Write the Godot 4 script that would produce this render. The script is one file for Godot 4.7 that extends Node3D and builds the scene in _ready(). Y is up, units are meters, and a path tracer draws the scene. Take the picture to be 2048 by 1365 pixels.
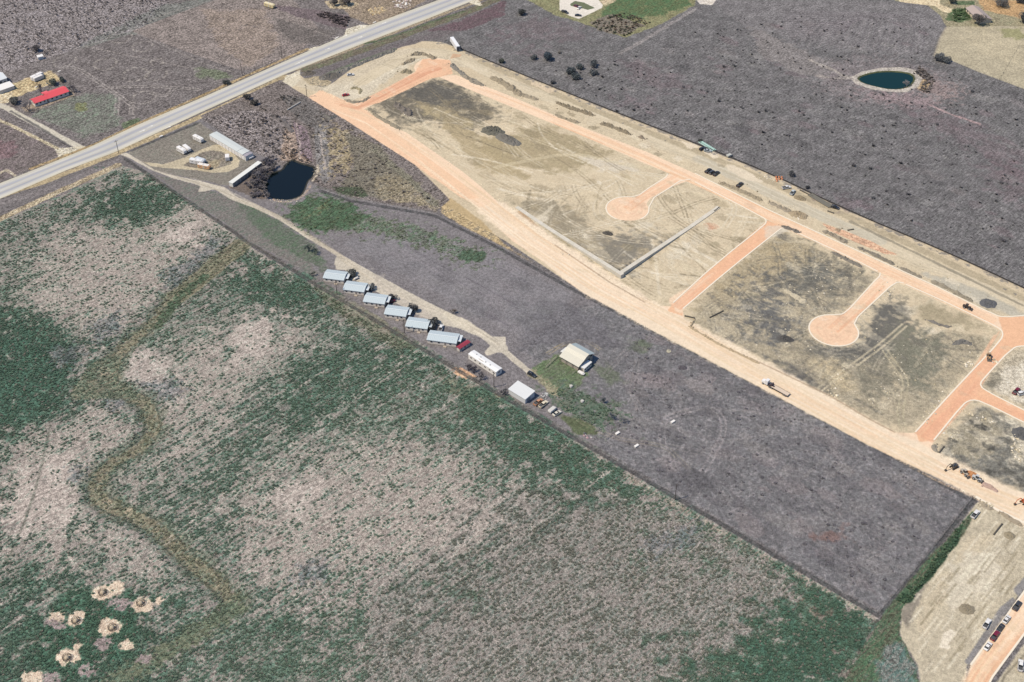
extends Node3D
# Metres throughout: x runs right, y up, z towards the viewer. The ground plane is y = 0.

const GAIN := 1.9          # how bright a sunlit level surface of albedo 1 comes out
const PALE := 0.26         # how far the soil and cover colours are drawn towards grey
const CELL := 0.5          # cell of the soil and ground cover survey
const MX := -420.0
const MZ := -900.0
const MW := 1680
const MH := 1320

var rng := RandomNumberGenerator.new()
var soil: PackedByteArray       # base colour of the soil or sward, and how grainy it is
var cover: PackedByteArray      # colour of the weeds that grow on it, and how dense they are
var fine: PackedByteArray       # 1024 x 1024 noises that repeat without a seam
var clump: PackedByteArray
var grit: PackedByteArray
var wobble: PackedByteArray
var lut: PackedByteArray
var mats := {}
var taken := {}
var tiles := []                 # Rect2 and material of each surveyed tile

# ---------------------------------------------------------------- materials
func shade(hex: String) -> Color:      # the albedo of a level surface that looks like this in the sun
	var c := Color(hex).srgb_to_linear()
	return Color(c.r / GAIN, c.g / GAIN, c.b / GAIN).linear_to_srgb()

func mat(hex: String, rough := 0.85, metal := 0.0) -> StandardMaterial3D:
	var key := "%s %.2f %.2f" % [hex, rough, metal]
	if not mats.has(key):
		var m := StandardMaterial3D.new()
		m.albedo_color = shade(hex)
		m.roughness = rough
		m.metallic = metal
		m.resource_name = "paint_" + hex
		mats[key] = m
	return mats[key]

func noise_map(freq: float, size: int, dark: float, light: float, seed_ := 1) -> ImageTexture:
	var n := FastNoiseLite.new()
	n.seed = seed_
	n.frequency = freq
	n.fractal_octaves = 4
	var im := n.get_seamless_image(size, size)
	im.convert(Image.FORMAT_L8)
	var d := im.get_data()
	for i in d.size():
		d[i] = clampi(int(lerpf(dark, light, d[i] / 255.0) * 255.0), 0, 255)
	return ImageTexture.create_from_image(Image.create_from_data(size, size, false, Image.FORMAT_L8, d))

var speckle: ImageTexture
func earth(hex: String, scale_ := 0.12) -> StandardMaterial3D:      # soil, concrete, gravel: mottled in the world's own axes
	var key := "earth %s %.2f" % [hex, scale_]
	if not mats.has(key):
		var m := StandardMaterial3D.new()
		m.albedo_color = shade(Color(hex).lightened(0.1).to_html(false))
		m.albedo_texture = speckle
		m.uv1_triplanar = true
		m.uv1_world_triplanar = true
		m.uv1_scale = Vector3.ONE * scale_
		m.roughness = 0.95
		m.resource_name = "earth_" + hex
		mats[key] = m
	return mats[key]

func tinted(rough := 0.95) -> StandardMaterial3D:                    # colour comes from the vertices or the copies
	var key := "tinted %.2f" % rough
	if not mats.has(key):
		var m := StandardMaterial3D.new()
		m.vertex_color_use_as_albedo = true
		m.roughness = rough
		m.resource_name = "foliage"
		mats[key] = m
	return mats[key]

func glass() -> StandardMaterial3D:
	return mat("2c3640", 0.12)

# ---------------------------------------------------------------- nodes
func numbered(called: String) -> String:
	var n: int = taken.get(called, 0)
	taken[called] = n + 1
	return called if n == 0 else "%s_%03d" % [called, n]

func tag(o: Node3D, label: String, category: String, group := "") -> Node3D:
	o.set_meta("label", label)
	o.set_meta("category", category)
	if group:
		o.set_meta("group", group)
	return o

func thing(called: String, label: String, category: String, p: Vector2, ahead := Vector2(1, 0), group := "", y := INF) -> Node3D:
	var o := Node3D.new()
	o.name = numbered(called)
	add_child(o)
	o.position = Vector3(p.x, height(p) if y == INF else y, p.y)
	o.rotation.y = -atan2(ahead.y, ahead.x)
	tag(o, label, category, group)
	return o

func pen() -> SurfaceTool:
	var st := SurfaceTool.new()
	st.begin(Mesh.PRIMITIVE_TRIANGLES)
	st.set_smooth_group(-1)
	return st

func put(called: String, st: SurfaceTool, m: Material, parent: Node3D, at := Vector3.ZERO) -> MeshInstance3D:
	st.generate_normals()
	var o := MeshInstance3D.new()
	o.mesh = st.commit()
	o.material_override = m
	o.name = called
	parent.add_child(o, true)
	o.position = at
	return o

func lay(called: String, st: SurfaceTool, m: Material) -> MeshInstance3D:      # a piece of the setting
	var o := put(numbered(called), st, m, self)
	o.set_meta("kind", "structure")
	return o

func dup(o: Node3D, p: Vector2, ahead: Vector2, label := "") -> Node3D:
	var c: Node3D = o.duplicate()
	c.name = numbered(String(o.name).rstrip("_0123456789"))
	add_child(c)
	c.position = Vector3(p.x, height(p), p.y)
	c.rotation.y = -atan2(ahead.y, ahead.x)
	if label:
		c.set_meta("label", label)
	return c

# ---------------------------------------------------------------- shapes
func quad(st: SurfaceTool, a: Vector3, b: Vector3, c: Vector3, d: Vector3) -> void:   # clockwise seen from the front
	st.add_vertex(a); st.add_vertex(b); st.add_vertex(c)
	st.add_vertex(a); st.add_vertex(c); st.add_vertex(d)

func tri(st: SurfaceTool, a: Vector3, b: Vector3, c: Vector3) -> void:
	st.add_vertex(a); st.add_vertex(b); st.add_vertex(c)

func hexa(st: SurfaceTool, p: Array) -> void:   # 4 corners below, 4 above, both going round from -x -z, +x -z, +x +z, -x +z
	quad(st, p[4], p[5], p[6], p[7])
	quad(st, p[3], p[2], p[1], p[0])
	for i in 4:
		var j := (i + 1) % 4
		quad(st, p[j + 4], p[i + 4], p[i], p[j])

func box(st: SurfaceTool, c: Vector3, s: Vector3, turn := 0.0, tilt := 0.0) -> void:
	var p := []
	var bs := Basis(Vector3.UP, turn) * Basis(Vector3(0, 0, 1), tilt)
	for y in [-0.5, 0.5]:
		for k in [Vector2(-0.5, -0.5), Vector2(0.5, -0.5), Vector2(0.5, 0.5), Vector2(-0.5, 0.5)]:
			p.append(c + bs * Vector3(k.x * s.x, y * s.y, k.y * s.z))
	hexa(st, p)

func loft(st: SurfaceTool, secs: Array) -> void:   # each section: x, half width below, y below, half width above, y above
	var prev := []
	for s in secs:
		var now := [Vector3(s[0], s[2], -s[1]), Vector3(s[0], s[4], -s[3]), Vector3(s[0], s[4], s[3]), Vector3(s[0], s[2], s[1])]
		if prev.is_empty():
			quad(st, now[0], now[1], now[2], now[3])
		else:
			for i in 4:
				var j := (i + 1) % 4
				quad(st, prev[i], now[i], now[j], prev[j])
		prev = now
	quad(st, prev[3], prev[2], prev[1], prev[0])

func tube(st: SurfaceTool, a: Vector3, b: Vector3, r0: float, r1: float, n := 6) -> void:
	var ax := (b - a).normalized()
	var u := ax.cross(Vector3.RIGHT if absf(ax.x) < 0.8 else Vector3.UP).normalized()
	var v := ax.cross(u)
	var ring := []
	for i in n:
		var t := TAU * i / n
		ring.append(u * cos(t) + v * sin(t))
	for i in n:
		var j := (i + 1) % n
		quad(st, a + ring[i] * r0, a + ring[j] * r0, b + ring[j] * r1, b + ring[i] * r1)
		if r0 > 0.02:
			tri(st, a, a + ring[j] * r0, a + ring[i] * r0)
		if r1 > 0.02:
			tri(st, b, b + ring[i] * r1, b + ring[j] * r1)

func flat(st: SurfaceTool, poly: PackedVector2Array, y: float) -> void:
	var ix := Geometry2D.triangulate_polygon(poly)
	for k in range(0, ix.size(), 3):
		var a := poly[ix[k]]
		var b := poly[ix[k + 1]]
		var c := poly[ix[k + 2]]
		if (b - a).cross(c - a) < 0.0:
			var t := b
			b = c
			c = t
		tri(st, Vector3(a.x, y, a.y), Vector3(b.x, y, b.y), Vector3(c.x, y, c.y))

func slab(st: SurfaceTool, poly: PackedVector2Array, y0: float, y1: float) -> void:
	flat(st, poly, y1)
	var n := poly.size()
	for i in n:
		var a := poly[i]
		var b := poly[(i + 1) % n]
		quad(st, Vector3(a.x, y1, a.y), Vector3(b.x, y1, b.y), Vector3(b.x, y0, b.y), Vector3(a.x, y0, a.y))

func round_off(p: Array, steps := 2, closed := false) -> PackedVector2Array:     # Chaikin: cuts the corners of a line
	var q := PackedVector2Array(p)
	for s in steps:
		var r := PackedVector2Array()
		var n := q.size()
		if not closed:
			r.append(q[0])
		for i in (n if closed else n - 1):
			var a := q[i]
			var b := q[(i + 1) % n]
			r.append(a.lerp(b, 0.25))
			r.append(a.lerp(b, 0.75))
		if not closed:
			r.append(q[n - 1])
		q = r
	return q

func oval(c: Vector2, rx: float, rz: float, n := 28, turn := 0.0, rough := 0.0) -> PackedVector2Array:
	var r := PackedVector2Array()
	for i in n:
		var t := TAU * i / n
		var k := 1.0 + rough * (sin(t * 3.0 + c.x) * 0.5 + sin(t * 5.0 + c.y) * 0.35 + sin(t * 8.0 + c.x * 2.0) * 0.25)
		r.append(c + (Vector2(cos(t) * rx, sin(t) * rz) * k).rotated(turn))
	return r

func resample(p: PackedVector2Array, step: float) -> PackedVector2Array:
	var r := PackedVector2Array([p[0]])
	var left := step
	for i in p.size() - 1:
		var a := p[i]
		var b := p[i + 1]
		var d := a.distance_to(b)
		var t := left
		while t < d:
			r.append(a.lerp(b, t / d))
			t += step
		left = t - d
	r.append(p[p.size() - 1])
	return r

func sideways(p: PackedVector2Array, i: int) -> Vector2:
	var d := p[mini(i + 1, p.size() - 1)] - p[maxi(i - 1, 0)]
	return d.normalized().orthogonal()

func shifted(p: PackedVector2Array, off: float) -> PackedVector2Array:
	var r := PackedVector2Array()
	for i in p.size():
		r.append(p[i] + sideways(p, i) * off)
	return r

func away(q: Vector2, p: PackedVector2Array, closed := false) -> float:
	var best := INF
	for i in (p.size() if closed else p.size() - 1):
		var c := Geometry2D.get_closest_point_to_segment(q, p[i], p[(i + 1) % p.size()])
		best = minf(best, c.distance_squared_to(q))
	return sqrt(best)

# ---------------------------------------------------------------- lie of the land
var creek: PackedVector2Array
var pond_low: PackedVector2Array
var pond_far: PackedVector2Array
var corner := Vector2(55.7, -521.7)
var arm_a := Vector2(1.7, -585.8) - Vector2(55.7, -521.7)
var arm_b := Vector2(115.5, -585.8) - Vector2(55.7, -521.7)

func height(p: Vector2) -> float:
	var h := 0.0
	var d := p - corner - (arm_a.normalized() + arm_b.normalized()) * 2.2
	var det := arm_a.cross(arm_b)
	var a := d.cross(arm_b) / det
	var b := arm_a.cross(d) / det
	if a > 0.0 and b > 0.0 and a + b < 0.9:       # the lot held up by the two retaining walls
		h = 2.0 * maxf(0.0, 1.0 - 1.2 * (a + b))
	if p.x < -80.0 and p.y > -560.0:
		var k := away(p, creek)
		if k < 7.0:
			h -= 0.9 * (1.0 - k * k / 49.0)
	if p.x < -70.0 and p.y < -560.0 and Geometry2D.is_point_in_polygon(p, pond_low):
		h = -minf(1.5, away(p, pond_low, true) * 0.45)
	if p.x > 150.0 and p.y < -600.0 and Geometry2D.is_point_in_polygon(p, pond_far):
		h = -minf(1.5, away(p, pond_far, true) * 0.4)
	return h

# ---------------------------------------------------------------- soil and ground cover survey
func noise_bytes(freq: float, seed_: int, octaves: int, gain := 0.5) -> PackedByteArray:
	var n := FastNoiseLite.new()
	n.noise_type = FastNoiseLite.TYPE_SIMPLEX
	n.seed = seed_
	n.frequency = freq
	n.fractal_octaves = octaves
	n.fractal_gain = gain
	var im := n.get_seamless_image(1024, 1024, false, false, 0.1, true)
	im.convert(Image.FORMAT_L8)
	return im.get_data()

func raster(list: Array, pad: float, n: int) -> Dictionary:      # how far each cell lies inside the outline, blurred n times
	var r := Rect2(list[0][0], Vector2.ZERO)
	for p in list:
		for q in p:
			r = r.expand(q)
	r = r.grow(pad).intersection(Rect2(MX, MZ, MW * CELL, MH * CELL))
	if r.size.x < CELL or r.size.y < CELL:
		return {}
	var step := 1 << n
	var x0 := int((r.position.x - MX) / CELL)
	var y0 := int((r.position.y - MZ) / CELL)
	var w := (int(r.size.x / CELL) / step + 2) * step
	var h := (int(r.size.y / CELL) / step + 2) * step
	var im := Image.create(w * 2, h * 2, false, Image.FORMAT_L8)
	for j in h * 2:
		var z := MZ + (y0 + (j + 0.5) * 0.5) * CELL
		var xs := PackedFloat32Array()
		for p: PackedVector2Array in list:
			var a := p[p.size() - 1]
			for b in p:
				if (a.y <= z) != (b.y <= z):
					xs.append(a.x + (z - a.y) / (b.y - a.y) * (b.x - a.x))
				a = b
		xs.sort()
		for k in range(0, xs.size() - 1, 2):
			var i0 := clampi(int(ceil((xs[k] - MX) / CELL * 2.0 - x0 * 2 - 0.5)), 0, w * 2)
			var i1 := clampi(int(ceil((xs[k + 1] - MX) / CELL * 2.0 - x0 * 2 - 0.5)), 0, w * 2)
			if i1 > i0:
				im.fill_rect(Rect2i(i0, j, i1 - i0, 1), Color.WHITE)
	for k in n + 1:
		im.shrink_x2()
	if n > 0:
		im.resize(w, h, Image.INTERPOLATE_CUBIC)
	return {"x": x0, "y": y0, "w": w, "h": h, "d": im.get_data()}

# o: c colour, g grain 0..1, k colour of the cover, n its density 0..1, soft (number of blurs), rag, hard, a strength, spot
func area(outline, o: Dictionary) -> void:
	var list: Array = outline if outline is Array and outline[0] is PackedVector2Array else [PackedVector2Array(outline)]
	var n: int = o.get("soft", 2)
	var rag: float = o.get("rag", 0.5)
	var hard: float = o.get("hard", 2.0)
	var m := raster(list, CELL * (1 << n) * 1.5, n)
	if m.is_empty():
		return
	var d: PackedByteArray = m.d
	var w: int = m.w
	var strength: float = o.get("a", 1.0)
	var spot: float = o.get("spot", 0.0)
	var zoom: int = o.get("zoom", 2)
	var has_c: bool = o.has("c")
	var has_g: bool = o.has("g")
	var has_k: bool = o.has("k")
	var has_n: bool = o.has("n")
	var c := Color(o.get("c", "000000"))
	var k := Color(o.get("k", "000000"))
	c = c.lerp(Color(c.get_luminance(), c.get_luminance(), c.get_luminance()), o.get("pale", PALE))
	k = k.lerp(Color(k.get_luminance(), k.get_luminance(), k.get_luminance()), PALE)
	var cr := c.r * 255.0
	var cg := c.g * 255.0
	var cb := c.b * 255.0
	var kr := k.r * 255.0
	var kg := k.g * 255.0
	var kb := k.b * 255.0
	var gv: float = o.get("g", 0.0) * 255.0
	var nv: float = o.get("n", 0.0)
	nv = 0.0 if nv <= 0.0 else 50.0 + 155.0 * nv
	for j in int(m.h):
		var y: int = m.y + j
		if y >= MH:
			break
		var row := ((y * zoom) & 1023) << 10
		var row2 := ((y * 3 + 500) & 1023) << 10
		for i in w:
			var v := d[j * w + i]
			if v == 0:
				continue
			var x: int = m.x + i
			if x >= MW:
				break
			var a := v / 255.0
			if rag > 0.0:
				a = clampf((a - 0.5 + (wobble[row | ((x * zoom) & 1023)] / 255.0 - 0.5) * rag) * hard + 0.5, 0.0, 1.0)
			if spot > 0.0:
				a *= clampf(1.0 - spot * (clump[row2 | ((x * 3 + 77) & 1023)] / 100.0 - 0.6), 0.0, 1.0)
			a *= strength
			if a <= 0.004:
				continue
			var p := (y * MW + x) * 4
			if has_c:
				soil[p] = int(lerpf(soil[p], cr, a) + 0.5)
				soil[p + 1] = int(lerpf(soil[p + 1], cg, a) + 0.5)
				soil[p + 2] = int(lerpf(soil[p + 2], cb, a) + 0.5)
			if has_g:
				soil[p + 3] = int(lerpf(soil[p + 3], gv, a) + 0.5)
			if has_k:
				cover[p] = int(lerpf(cover[p], kr, a) + 0.5)
				cover[p + 1] = int(lerpf(cover[p + 1], kg, a) + 0.5)
				cover[p + 2] = int(lerpf(cover[p + 2], kb, a) + 0.5)
			if has_n:
				cover[p + 3] = int(lerpf(cover[p + 3], nv, a) + 0.5)

func line(p, wide: float, o: Dictionary) -> void:                # a worn track, a stain, a strip
	var pl := PackedVector2Array(p)
	if not o.has("soft"):
		o.soft = 0
	if not o.has("rag"):
		o.rag = 0.0
	var list := []
	for q in Geometry2D.offset_polyline(pl, wide * 0.5, Geometry2D.JOIN_ROUND, Geometry2D.END_ROUND):
		list.append(q)
	if list.size():
		area(list, o)

func blotches(inside: PackedVector2Array, n: int, hues: Array, r0: float, r1: float, a: float, seed_: int) -> void:
	rng.seed = seed_
	var r := Rect2(inside[0], Vector2.ZERO)
	for q in inside:
		r = r.expand(q)
	for k in n * 4:
		var p := Vector2(rng.randf_range(r.position.x, r.end.x), rng.randf_range(r.position.y, r.end.y))
		if n > 0 and Geometry2D.is_point_in_polygon(p, inside):
			n -= 1
			var s := rng.randf_range(r0, r1)
			area(oval(p, s * rng.randf_range(1.0, 2.4), s, 14, rng.randf_range(0.4, 1.1), 0.15), {"c": hues[k % hues.size()], "soft": 1, "rag": 1.6, "zoom": 7, "hard": 1.6, "a": a * rng.randf_range(0.5, 1.0)})

func ruts(p, o: Dictionary, gauge := 1.9, wide := 0.7) -> void:  # the two wheel tracks of a vehicle
	var q := resample(PackedVector2Array(p), 3.0)
	line(shifted(q, gauge * 0.5), wide, o.duplicate())
	line(shifted(q, -gauge * 0.5), wide, o.duplicate())

func wander(inside: PackedVector2Array, n: int, hues: Array, a0: float, a1: float, seed_: int, lean := 1e9) -> void:   # tyre marks at random
	rng.seed = seed_
	var r := Rect2(inside[0], Vector2.ZERO)
	for q in inside:
		r = r.expand(q)
	for k in n:
		var p := Vector2(rng.randf_range(r.position.x, r.end.x), rng.randf_range(r.position.y, r.end.y))
		var t := rng.randf() * TAU
		if lean < 1e8:
			t = lean + rng.randf_range(-0.25, 0.25) + (PI if rng.randf() < 0.5 else 0.0)
		var bend := rng.randf_range(-0.05, 0.05)
		var pts := PackedVector2Array()
		for s in rng.randi_range(8, 26):
			pts.append(p)
			p += Vector2(cos(t), sin(t)) * 3.0
			t += bend + rng.randf_range(-0.03, 0.03)
		var hue: String = hues[rng.randi() % hues.size()]
		var o := {"c": hue, "a": rng.randf_range(a0, a1), "spot": 0.5}
		for piece in Geometry2D.intersect_polyline_with_polygon(pts, inside):
			if piece.size() > 2:
				if rng.randf() < 0.6:
					ruts(piece, o, 2.0, 0.65)
				else:
					line(piece, rng.randf_range(0.8, 2.4), o)

func streaks(axis, half: float, n: int, hues: Array, a0: float, a1: float, seed_: int) -> void:     # wear along a road
	rng.seed = seed_
	var q := resample(PackedVector2Array(axis), 4.0)
	for k in n:
		var i0 := rng.randi_range(0, maxi(0, q.size() - 5))
		var i1 := mini(q.size(), i0 + rng.randi_range(5, 26))
		var off := rng.randf_range(-half, half)
		var pts := PackedVector2Array()
		for i in range(i0, i1):
			pts.append(q[i] + sideways(q, i) * (off + sin(i * 0.23 + k) * 0.35))
		if pts.size() > 1:
			var hue: String = hues[rng.randi() % hues.size()]
			line(pts, rng.randf_range(0.5, 1.5), {"c": hue, "a": rng.randf_range(a0, a1), "pale": 0.05})

func cover_at(wx: int, wz: int) -> int:      # 0..255 noise that decides where weeds stand; arguments in quarter metres
	var f := fine[((wz & 1023) << 10) | (wx & 1023)]
	var g := clump[(((wz >> 1) & 1023) << 10) | ((wx >> 1) & 1023)]
	var u := ((wx * 11 - wz * 11) >> 7) & 1023
	var v := ((wx * 11 + wz * 11) >> 4) & 1023
	var s := fine[(u << 10) | v]
	return (f * 4 + g * 3 + s * 7) / 14

func survey_tile(r: Rect2, pw: int, ph: int) -> Image:
	var cells := Rect2i(int((r.position.x - MX) / CELL), int((r.position.y - MZ) / CELL), int(r.size.x / CELL), int(r.size.y / CELL))
	var ia := Image.create_from_data(MW, MH, false, Image.FORMAT_RGBA8, soil).get_region(cells)
	var ib := Image.create_from_data(MW, MH, false, Image.FORMAT_RGBA8, cover).get_region(cells)
	ia.resize(pw, ph, Image.INTERPOLATE_CUBIC)
	ib.resize(pw, ph, Image.INTERPOLATE_CUBIC)
	var a := ia.get_data()
	var b := ib.get_data()
	var out := PackedByteArray()
	out.resize(pw * ph * 3)
	var sx := r.size.x / pw * 4.0
	var sz := r.size.y / ph * 4.0
	var cols := PackedInt32Array()
	for i in pw:
		cols.append(int((r.position.x - MX) * 4.0 + (i + 0.5) * sx))
	var p := 0
	var q := 0
	for j in ph:
		var wz := int((r.position.y - MZ) * 4.0 + (j + 0.5) * sz)
		var rf := (wz & 1023) << 10
		var rg := ((wz >> 1) & 1023) << 10
		var rh := ((wz * 2 + 333) & 1023) << 10
		for i in pw:
			var wx := cols[i]
			var h := grit[rh | ((wx * 2) & 1023)]
			var s := fine[((((wx - wz) * 11 >> 7) & 1023) << 10) | (((wx + wz) * 11 >> 4) & 1023)]
			var mul := 256 + (((h - 128) * 4 + (fine[rg | ((wx >> 1) & 1023)] - 128) * 2 + (clump[rg | ((wx >> 1) & 1023)] - 128) + ((s - 128) * 2 if b[p + 3] > 70 else 0)) * a[p + 3] >> 9) + (a[p + 3] >> 4)
			var c := b[p + 3]
			var cr := a[p]
			var cg := a[p + 1]
			var cb := a[p + 2]
			if c > 40:
				var t := (fine[rf | (wx & 1023)] * 4 + clump[rg | ((wx >> 1) & 1023)] * 3 + s * 7) / 14
				t = clampi((t + c - 255) * 6 + 128, 0, 235)
				if t > 0:
					cr += (b[p] - cr) * t >> 8
					cg += (b[p + 1] - cg) * t >> 8
					cb += (b[p + 2] - cb) * t >> 8
			out[q] = lut[clampi(cr * mul >> 8, 0, 255)]
			out[q + 1] = lut[clampi(cg * mul >> 8, 0, 255)]
			out[q + 2] = lut[clampi(cb * mul >> 8, 0, 255)]
			p += 4
			q += 3
	return Image.create_from_data(pw, ph, false, Image.FORMAT_RGB8, out)

func surveyed(st_of: Array, poly: PackedVector2Array, y: float) -> void:     # a level sheet cut along the tiles; adds to one SurfaceTool per tile
	for k in tiles.size():
		var r: Rect2 = tiles[k].r
		var frame := PackedVector2Array([r.position, Vector2(r.end.x, r.position.y), r.end, Vector2(r.position.x, r.end.y)])
		for piece in Geometry2D.intersect_polygons(poly, frame):
			var ix := Geometry2D.triangulate_polygon(piece)
			for t in range(0, ix.size(), 3):
				var tr := [piece[ix[t]], piece[ix[t + 1]], piece[ix[t + 2]]]
				if (tr[1] - tr[0]).cross(tr[2] - tr[0]) < 0.0:
					tr.reverse()
				for v: Vector2 in tr:
					st_of[k].set_uv((v - r.position) / r.size)
					st_of[k].add_vertex(Vector3(v.x, y, v.y))

func sheet(called: String, polys: Array, y: float) -> void:                   # a road or a path: a sheet of its own, wearing the surveyed colours
	var pens := []
	for t in tiles:
		pens.append(pen())
	for p in polys:
		surveyed(pens, p, y)
	var mesh := ArrayMesh.new()
	for k in tiles.size():
		pens[k].generate_normals()
		var arr: Array = pens[k].commit_to_arrays()
		if arr[Mesh.ARRAY_VERTEX] != null and arr[Mesh.ARRAY_VERTEX].size() > 2:
			mesh.add_surface_from_arrays(Mesh.PRIMITIVE_TRIANGLES, arr)
			mesh.surface_set_material(mesh.get_surface_count() - 1, tiles[k].m)
	var o := MeshInstance3D.new()
	o.mesh = mesh
	o.name = numbered(called)
	add_child(o)
	o.set_meta("kind", "structure")

func kerb(p, wide := 0.7, tall := 0.13) -> void:
	var q := resample(PackedVector2Array(p), 2.0)
	var st := pen()
	for i in q.size() - 1:
		var n0 := sideways(q, i) * wide * 0.5
		var n1 := sideways(q, i + 1) * wide * 0.5
		var a := q[i] - n0
		var b := q[i] + n0
		var c := q[i + 1] + n1
		var d := q[i + 1] - n1
		quad(st, Vector3(a.x, tall, a.y), Vector3(d.x, tall, d.y), Vector3(c.x, tall, c.y), Vector3(b.x, tall, b.y))
		quad(st, Vector3(b.x, tall, b.y), Vector3(c.x, tall, c.y), Vector3(c.x, 0, c.y), Vector3(b.x, 0, b.y))
		quad(st, Vector3(d.x, tall, d.y), Vector3(a.x, tall, a.y), Vector3(a.x, 0, a.y), Vector3(d.x, 0, d.y))
	lay("kerb", st, mat("f2e8d4", 0.9))

# ---------------------------------------------------------------- plants
func leaf(st: SurfaceTool, c: Vector3, size: float, col: Color) -> void:
	var n := Vector3(rng.randfn(), rng.randfn() + 0.8, rng.randfn()).normalized()
	var u := n.cross(Vector3(rng.randfn(), rng.randfn(), rng.randfn())).normalized() * size
	var v := n.cross(u)
	st.set_color(col)
	st.add_vertex(c + u)
	st.set_color(col)
	st.add_vertex(c - u * 0.6 + v * 0.8)
	st.set_color(col)
	st.add_vertex(c - u * 0.5 - v * 0.8)

func leafy_tree(called: String, label: String, p: Vector2, r: float, tall: float, hex: String, group := "", cat := "tree") -> Node3D:
	var o := thing(called, label, cat, p, Vector2.RIGHT.rotated(rng.randf() * TAU), group)
	var st := pen()
	tube(st, Vector3.ZERO, Vector3(0.1, tall * 0.55, 0.05), r * 0.1, r * 0.06, 6)
	for k in 5:
		var t := TAU * k / 5.0
		tube(st, Vector3(0.05, tall * 0.3, 0), Vector3(cos(t) * r * 0.6, tall * 0.7, sin(t) * r * 0.6), r * 0.05, r * 0.02, 4)
	put("trunk", st, mat("6b6058"), o)
	var cr := pen()
	var base := shade(Color(hex).lightened(0.13).to_html(false)).srgb_to_linear()
	var lobes := []
	for k in 9:
		var t := rng.randf() * TAU
		var d := sqrt(rng.randf()) * r * 0.62
		lobes.append([Vector3(cos(t) * d, tall * rng.randf_range(0.5, 0.72), sin(t) * d), r * rng.randf_range(0.32, 0.5), rng.randf_range(0.7, 1.35)])
	for k in int(clampf(r * r * 120.0, 300, 2200)):
		var l: Array = lobes[rng.randi() % lobes.size()]
		var n := Vector3(rng.randfn(), rng.randfn() * 0.85, rng.randfn()).normalized()
		var c: Vector3 = l[0] + n * l[1] * rng.randf_range(0.75, 1.08)
		c.y = maxf(c.y, tall * 0.16)
		var b: float = l[2] * rng.randf_range(0.75, 1.25)
		leaf(cr, c, rng.randf_range(0.18, 0.38), Color(base.r * b, base.g * b, base.b * b))
	put("crown", cr, tinted(), o)
	return o

func limb(st: SurfaceTool, tw: SurfaceTool, a: Vector3, dir: Vector3, long: float, r: float, depth: int, col: Color) -> void:
	var b := a + dir * long
	tube(st, a, b, r, r * 0.6, 4 if depth > 1 else 3)
	if depth == 0:
		for k in 9:
			var d := (dir + Vector3(rng.randfn(), rng.randfn() * 0.7 + 0.2, rng.randfn()) * 0.9).normalized()
			var s := a.lerp(b, rng.randf())
			var e := s + d * long * rng.randf_range(0.5, 1.1)
			var w := d.cross(Vector3(rng.randfn(), rng.randfn(), rng.randfn())).normalized() * rng.randf_range(0.03, 0.07)
			for v in [s - w, s + w, e]:
				tw.set_color(col)
				tw.add_vertex(v)
		return
	for k in (4 if depth > 1 else 5):
		var d := (dir + Vector3(rng.randfn(), rng.randfn() * 0.5 + 0.15, rng.randfn()) * 0.62).normalized()
		limb(st, tw, a.lerp(b, rng.randf_range(0.55, 1.0)), d, long * rng.randf_range(0.55, 0.8), r * 0.5, depth - 1, col)

func bare_tree(called: String, label: String, p: Vector2, tall: float, hex := "6a6468", group := "", cat := "tree") -> Node3D:
	var o := thing(called, label, cat, p, Vector2.RIGHT, group)
	var st := pen()
	var tw := pen()
	var col := shade(hex).srgb_to_linear()
	for k in 3:
		limb(st, tw, Vector3(rng.randfn() * 0.2, 0, rng.randfn() * 0.2), Vector3(rng.randfn() * 0.35, 1.0, rng.randfn() * 0.35).normalized(), tall * 0.4, tall * 0.028, 2, col)
	put("trunk", st, mat(hex), o)
	put("twigs", tw, tinted(), o)
	return o

func scatter(called: String, label: String, cat: String, mesh: Mesh, at: Array, m: Material) -> MultiMeshInstance3D:    # at: [Transform3D, Color]
	var mm := MultiMesh.new()
	mm.transform_format = MultiMesh.TRANSFORM_3D
	mm.use_colors = true
	mm.mesh = mesh
	mm.instance_count = at.size()
	for i in at.size():
		mm.set_instance_transform(i, at[i][0])
		mm.set_instance_color(i, at[i][1])
	var o := MultiMeshInstance3D.new()
	o.multimesh = mm
	o.material_override = m
	o.name = numbered(called)
	add_child(o)
	tag(o, label, cat)
	o.set_meta("kind", "stuff")
	return o

func tuft_mesh() -> ArrayMesh:        # a low ragged clump of weeds, 1 m across
	var st := pen()
	rng.seed = 5
	for k in 11:
		var t := TAU * k / 11.0 + rng.randf() * 0.4
		var r := rng.randf_range(0.1, 0.3)
		var c := Vector3(cos(t) * r, 0, sin(t) * r)
		var e := c + Vector3(cos(t), 0, sin(t)) * rng.randf_range(0.15, 0.4) + Vector3(0, rng.randf_range(0.25, 0.7), 0)
		var s := Vector3(-sin(t), 0, cos(t)) * rng.randf_range(0.12, 0.26)
		tri(st, c - s, e, c + s)
		tri(st, c - s + Vector3(0, 0.2, 0), e + Vector3(0.1, 0.05, 0.1), c + s + Vector3(0, 0.3, 0))
	st.generate_normals()
	return st.commit()

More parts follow.
